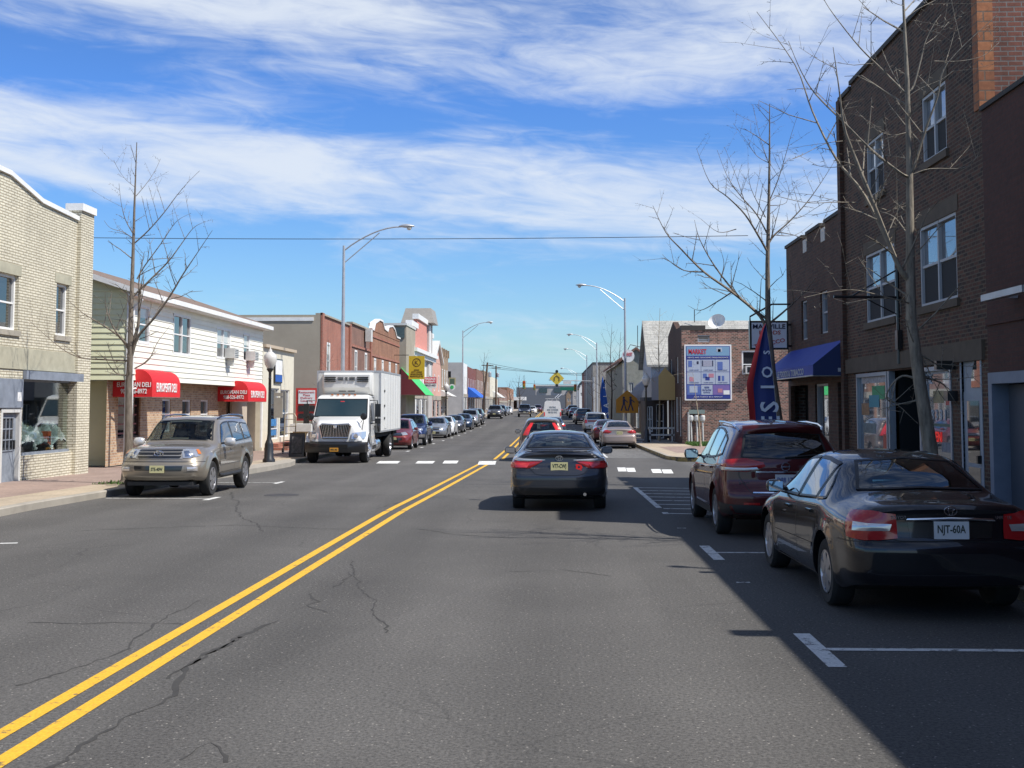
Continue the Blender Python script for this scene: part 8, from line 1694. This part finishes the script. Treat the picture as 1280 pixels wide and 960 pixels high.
tA = tree('street_tree', 'large pale bare tree leaning beside the black saloon, branches over the sky', 16.3, (5.2, 16.3, .137), [(1172, 640), (1163, 560), (1150, 480), (1139, 400), (1138, 330), (1137, 217), (1134, 100), (1129, 0), (1127, -60)],
  [[.62]+Z1((885, 950), (850, 900), (770, 700), (690, 500), (665, 420), (650, 300), (630, 160)), [.50]+Z1((880, 940), (860, 920), (740, 670), (640, 540), (560, 380), (500, 220), (370, 40)),
   [.52]+Z1((885, 600), (860, 590), (760, 510), (670, 420), (570, 320), (520, 240), (478, 140)), [.5]+Z1((883, 320), (870, 310), (800, 240), (720, 160), (640, 60), (600, 0), (580, -50)),
   [.5]+Z1((888, 590), (905, 570), (945, 440), (985, 330), (1005, 240), (1070, 160), (1190, 50)), [.45]+Z1((886, 315), (905, 290), (930, 200), (945, 140), (975, 80), (997, 50)), [.22]+Z1((945, 150), (985, 120), (1023, 75)),
   [.25]+Z1((900, 595), (960, 575), (1070, 572), (1115, 540), (1130, 505)), [.25]+Z1((975, 208), (1060, 208), (1140, 190), (1195, 145)), [.2]+Z1((878, 60), (920, 30), (980, 0)), [.2]+Z1((872, 20), (840, 10), (800, -20)),
   [.18]+Z1((715, 690), (640, 688), (540, 690), (430, 665)), [.18]+Z1((690, 560), (620, 570), (560, 560)), [.16]+Z1((662, 480), (600, 490), (520, 530), (480, 545)), [.2]+Z1((770, 700), (820, 715), (880, 700)), [.2]+Z1((885, 800), (840, 740), (790, 720)),
   [.25, (1149, 475), (1128, 470), (1112, 485), (1110, 500), (1135, 505), (1148, 495)], [.22, (1150, 470), (1175, 478), (1190, 490)], [.2, (1145, 440), (1170, 455), (1195, 470)], [.18, (1150, 500), (1125, 505), (1100, 512)],
   [.2, (1140, 380), (1110, 372), (1060, 362), (1005, 372)], [.2]+Z1((883, 330), (930, 300), (1000, 270), (1040, 240)), [.18]+Z1((885, 450), (830, 460), (780, 445)), [.18]+Z1((890, 540), (820, 530), (740, 520))],
  B_PALE, .118, 1.5, 3, .9)
tB = tree('street_tree', 'grey bare tree rising through the white box sign in front of the battlemented shop', 29.4, (5.35, 29.4, .137), [(980, 600), (974, 530), (966, 470), (960, 400), (959.5, 330), (961, 260), (962, 190), (962, 130)],
  [[.55]+Z1((410, 830), (430, 800), (480, 755), (540, 690), (590, 620), (640, 540)), [.6]+Z1((408, 860), (380, 810), (330, 730), (270, 670), (210, 620), (165, 505)), [.45]+Z1((408, 800), (370, 730), (310, 660), (270, 600), (235, 510)), [.3]+Z1((330, 690), (300, 600), (260, 500)),
   [.4]+Z1((412, 555), (370, 530), (335, 480), (290, 420)), [.4]+Z1((410, 690), (440, 620), (465, 540), (490, 450), (512, 385)), [.35]+Z1((412, 560), (385, 480), (370, 420), (357, 355)), [.3]+Z1((416, 420), (450, 400), (485, 350)), [.3]+Z1((412, 700), (470, 690), (480, 630)),
   [.65, (961, 420), (950, 395), (915, 365), (880, 340), (850, 310), (832, 290), (816, 257)], [.5, (960, 400), (925, 372), (895, 335), (875, 300), (868, 275)], [.35, (880, 340), (855, 338), (835, 325), (828, 318)], [.45, (961, 405), (985, 385), (1010, 360), (1030, 330)],
   [.3]+Z1((300, 780), (240, 790), (180, 745)), [.3]+Z1((400, 740), (350, 640), (340, 560)), [.3, (915, 365), (895, 378), (875, 388), (860, 382)], [.25, (900, 352), (905, 330), (900, 310)], [.25]+Z1((430, 800), (500, 800), (560, 760))],
  B_GREY, .130, 1.5, 5, 1.0)
tC = tree('street_tree', 'tall slender bare tree between the cream shop and the deli beside the champagne car', 29.0, (156.5, 604), [(156.5, 604), (161, 560), (161, 480), (163, 440), (163.5, 400), (166, 330), (168, 260), (171, 178)],
  [[.6]+Z2((620, 920), (650, 830), (720, 750), (800, 640), (860, 540), (920, 450), (1000, 330)), [.5]+Z2((618, 650), (700, 570), (790, 480), (850, 400), (910, 320), (965, 290)), [.45]+Z2((645, 560), (680, 500), (760, 390), (830, 290), (900, 250)), [.5]+Z2((635, 390), (700, 330), (770, 250), (830, 170), (880, 110), (940, 50)),
   [.4]+Z2((640, 170), (690, 110), (730, 50), (755, -5)), [.4]+Z2((628, 350), (590, 280), (570, 200), (560, 110)), [.3]+Z2((638, 130), (590, 90), (555, 40), (535, 0)), [.45]+Z2((605, 890), (560, 830), (480, 775), (390, 720), (310, 650)), [.4]+Z2((605, 945), (500, 940), (380, 930), (280, 880), (130, 750)),
   [.35]+Z2((628, 370), (580, 340), (520, 320), (490, 285)), [.7]+Z2((615, 880), (650, 780), (655, 640), (655, 560), (680, 430)), [.4]+Z2((600, 870), (540, 800), (500, 700), (495, 620)), [.3]+Z2((630, 1010), (560, 1010), (510, 960), (490, 900)), [.3]+Z2((635, 980), (700, 940), (740, 860), (800, 780))],
  B_GREY, .115, 1.6, 8, .7)
def ppl(Y, x, z): return (690+x/Y*1500, 506-(z-CAMH)/Y*1500)
def small_tree(px, py, ptop, label, bm, r0, seed, spread=26, n=9, twig=1.0, name='street_tree', start=.35):
    rnd = random.Random(seed); b = G(px, py, .14); tr_ = [(px, py), (px+1, lerp(py, ptop, .35)), (px-1, lerp(py, ptop, .7)), (px+1, ptop)]; L_ = []
    for k in range(n):
        f = lerp(start, .86, k/(n-1)); y_ = lerp(py, ptop, f); s_ = -1 if k % 2 else 1; sp = spread*(1.1-f*.75)*rnd.uniform(.6, 1.1); up = spread*rnd.uniform(.5, 1.3); L_.append([.5, (px, y_), (px+s_*sp*.45, y_-up*.3), (px+s_*sp, y_-up)])
    return tree(name, label, b.y, (px, py), tr_, L_, bm, r0, twig, seed, .8)
small_tree(824, 551, 385, 'young pale tree planted by the globe lamp on the right corner', B_YEL, .075, 11, 30, 12, .8, start=.38)
tree('street_tree', 'thin forked pale sapling with drooping branches in front of the advertising board', 62.5, G(829, 552, .14).to_tuple() if False else (FY(873, 560, 62.0).x, 62.0, gz(62)+.14), [(876, 560), (873, 520), (869, 490), (866, 466)], [[.6, (866, 466), (850, 467), (838, 470)], [.5, (868, 484), (880, 482), (892, 481)], [.5, (869, 495), (862, 505), (861, 520)]], B_YEL, .05, .3, 4, .3)
small_tree(410, 566, 425, 'slim bare tree between the small shop and the truck', B_GREY, .06, 21, 20, 10, .7)
small_tree(764, 535, 405, 'bare tree standing by the blue feather banner', B_DARK, .10, 31, 24, 12, .8); small_tree(750, 528, 440, 'bare tree between the street lamp and the stucco building', B_DARK, .10, 33, 20, 10, .7); small_tree(775, 536, 415, 'bare tree right behind the near right lamp pole', B_DARK, .09, 35, 22, 10, .7)
small_tree(740, 524, 455, 'small bare tree left of the stucco building', B_DARK, .10, 37, 14, 8, .6)
small_tree(649, 513, 468, 'broad bare tree behind the oncoming pickup', B_DARK, .25, 41, 14, 10, .5, 'bare_tree', .25); small_tree(637, 514, 475, 'bare tree beside the low brick shops', B_DARK, .2, 43, 10, 8, .5, 'bare_tree', .3); small_tree(605, 520, 440, 'bare tree poking above the leaning pole', B_DARK, .16, 45, 14, 9, .5, 'bare_tree', .6)
pit(tC.location.x, tC.location.y, .55); pit(tA.location.x, tA.location.y, .55); pit(FY(824, 551, 62).x, G(824, 551, .14).y, .6)
grass('grass', tC.location.x-.6, tC.location.x+.7, tC.location.y-.6, tC.location.y+.6, 260, .07)
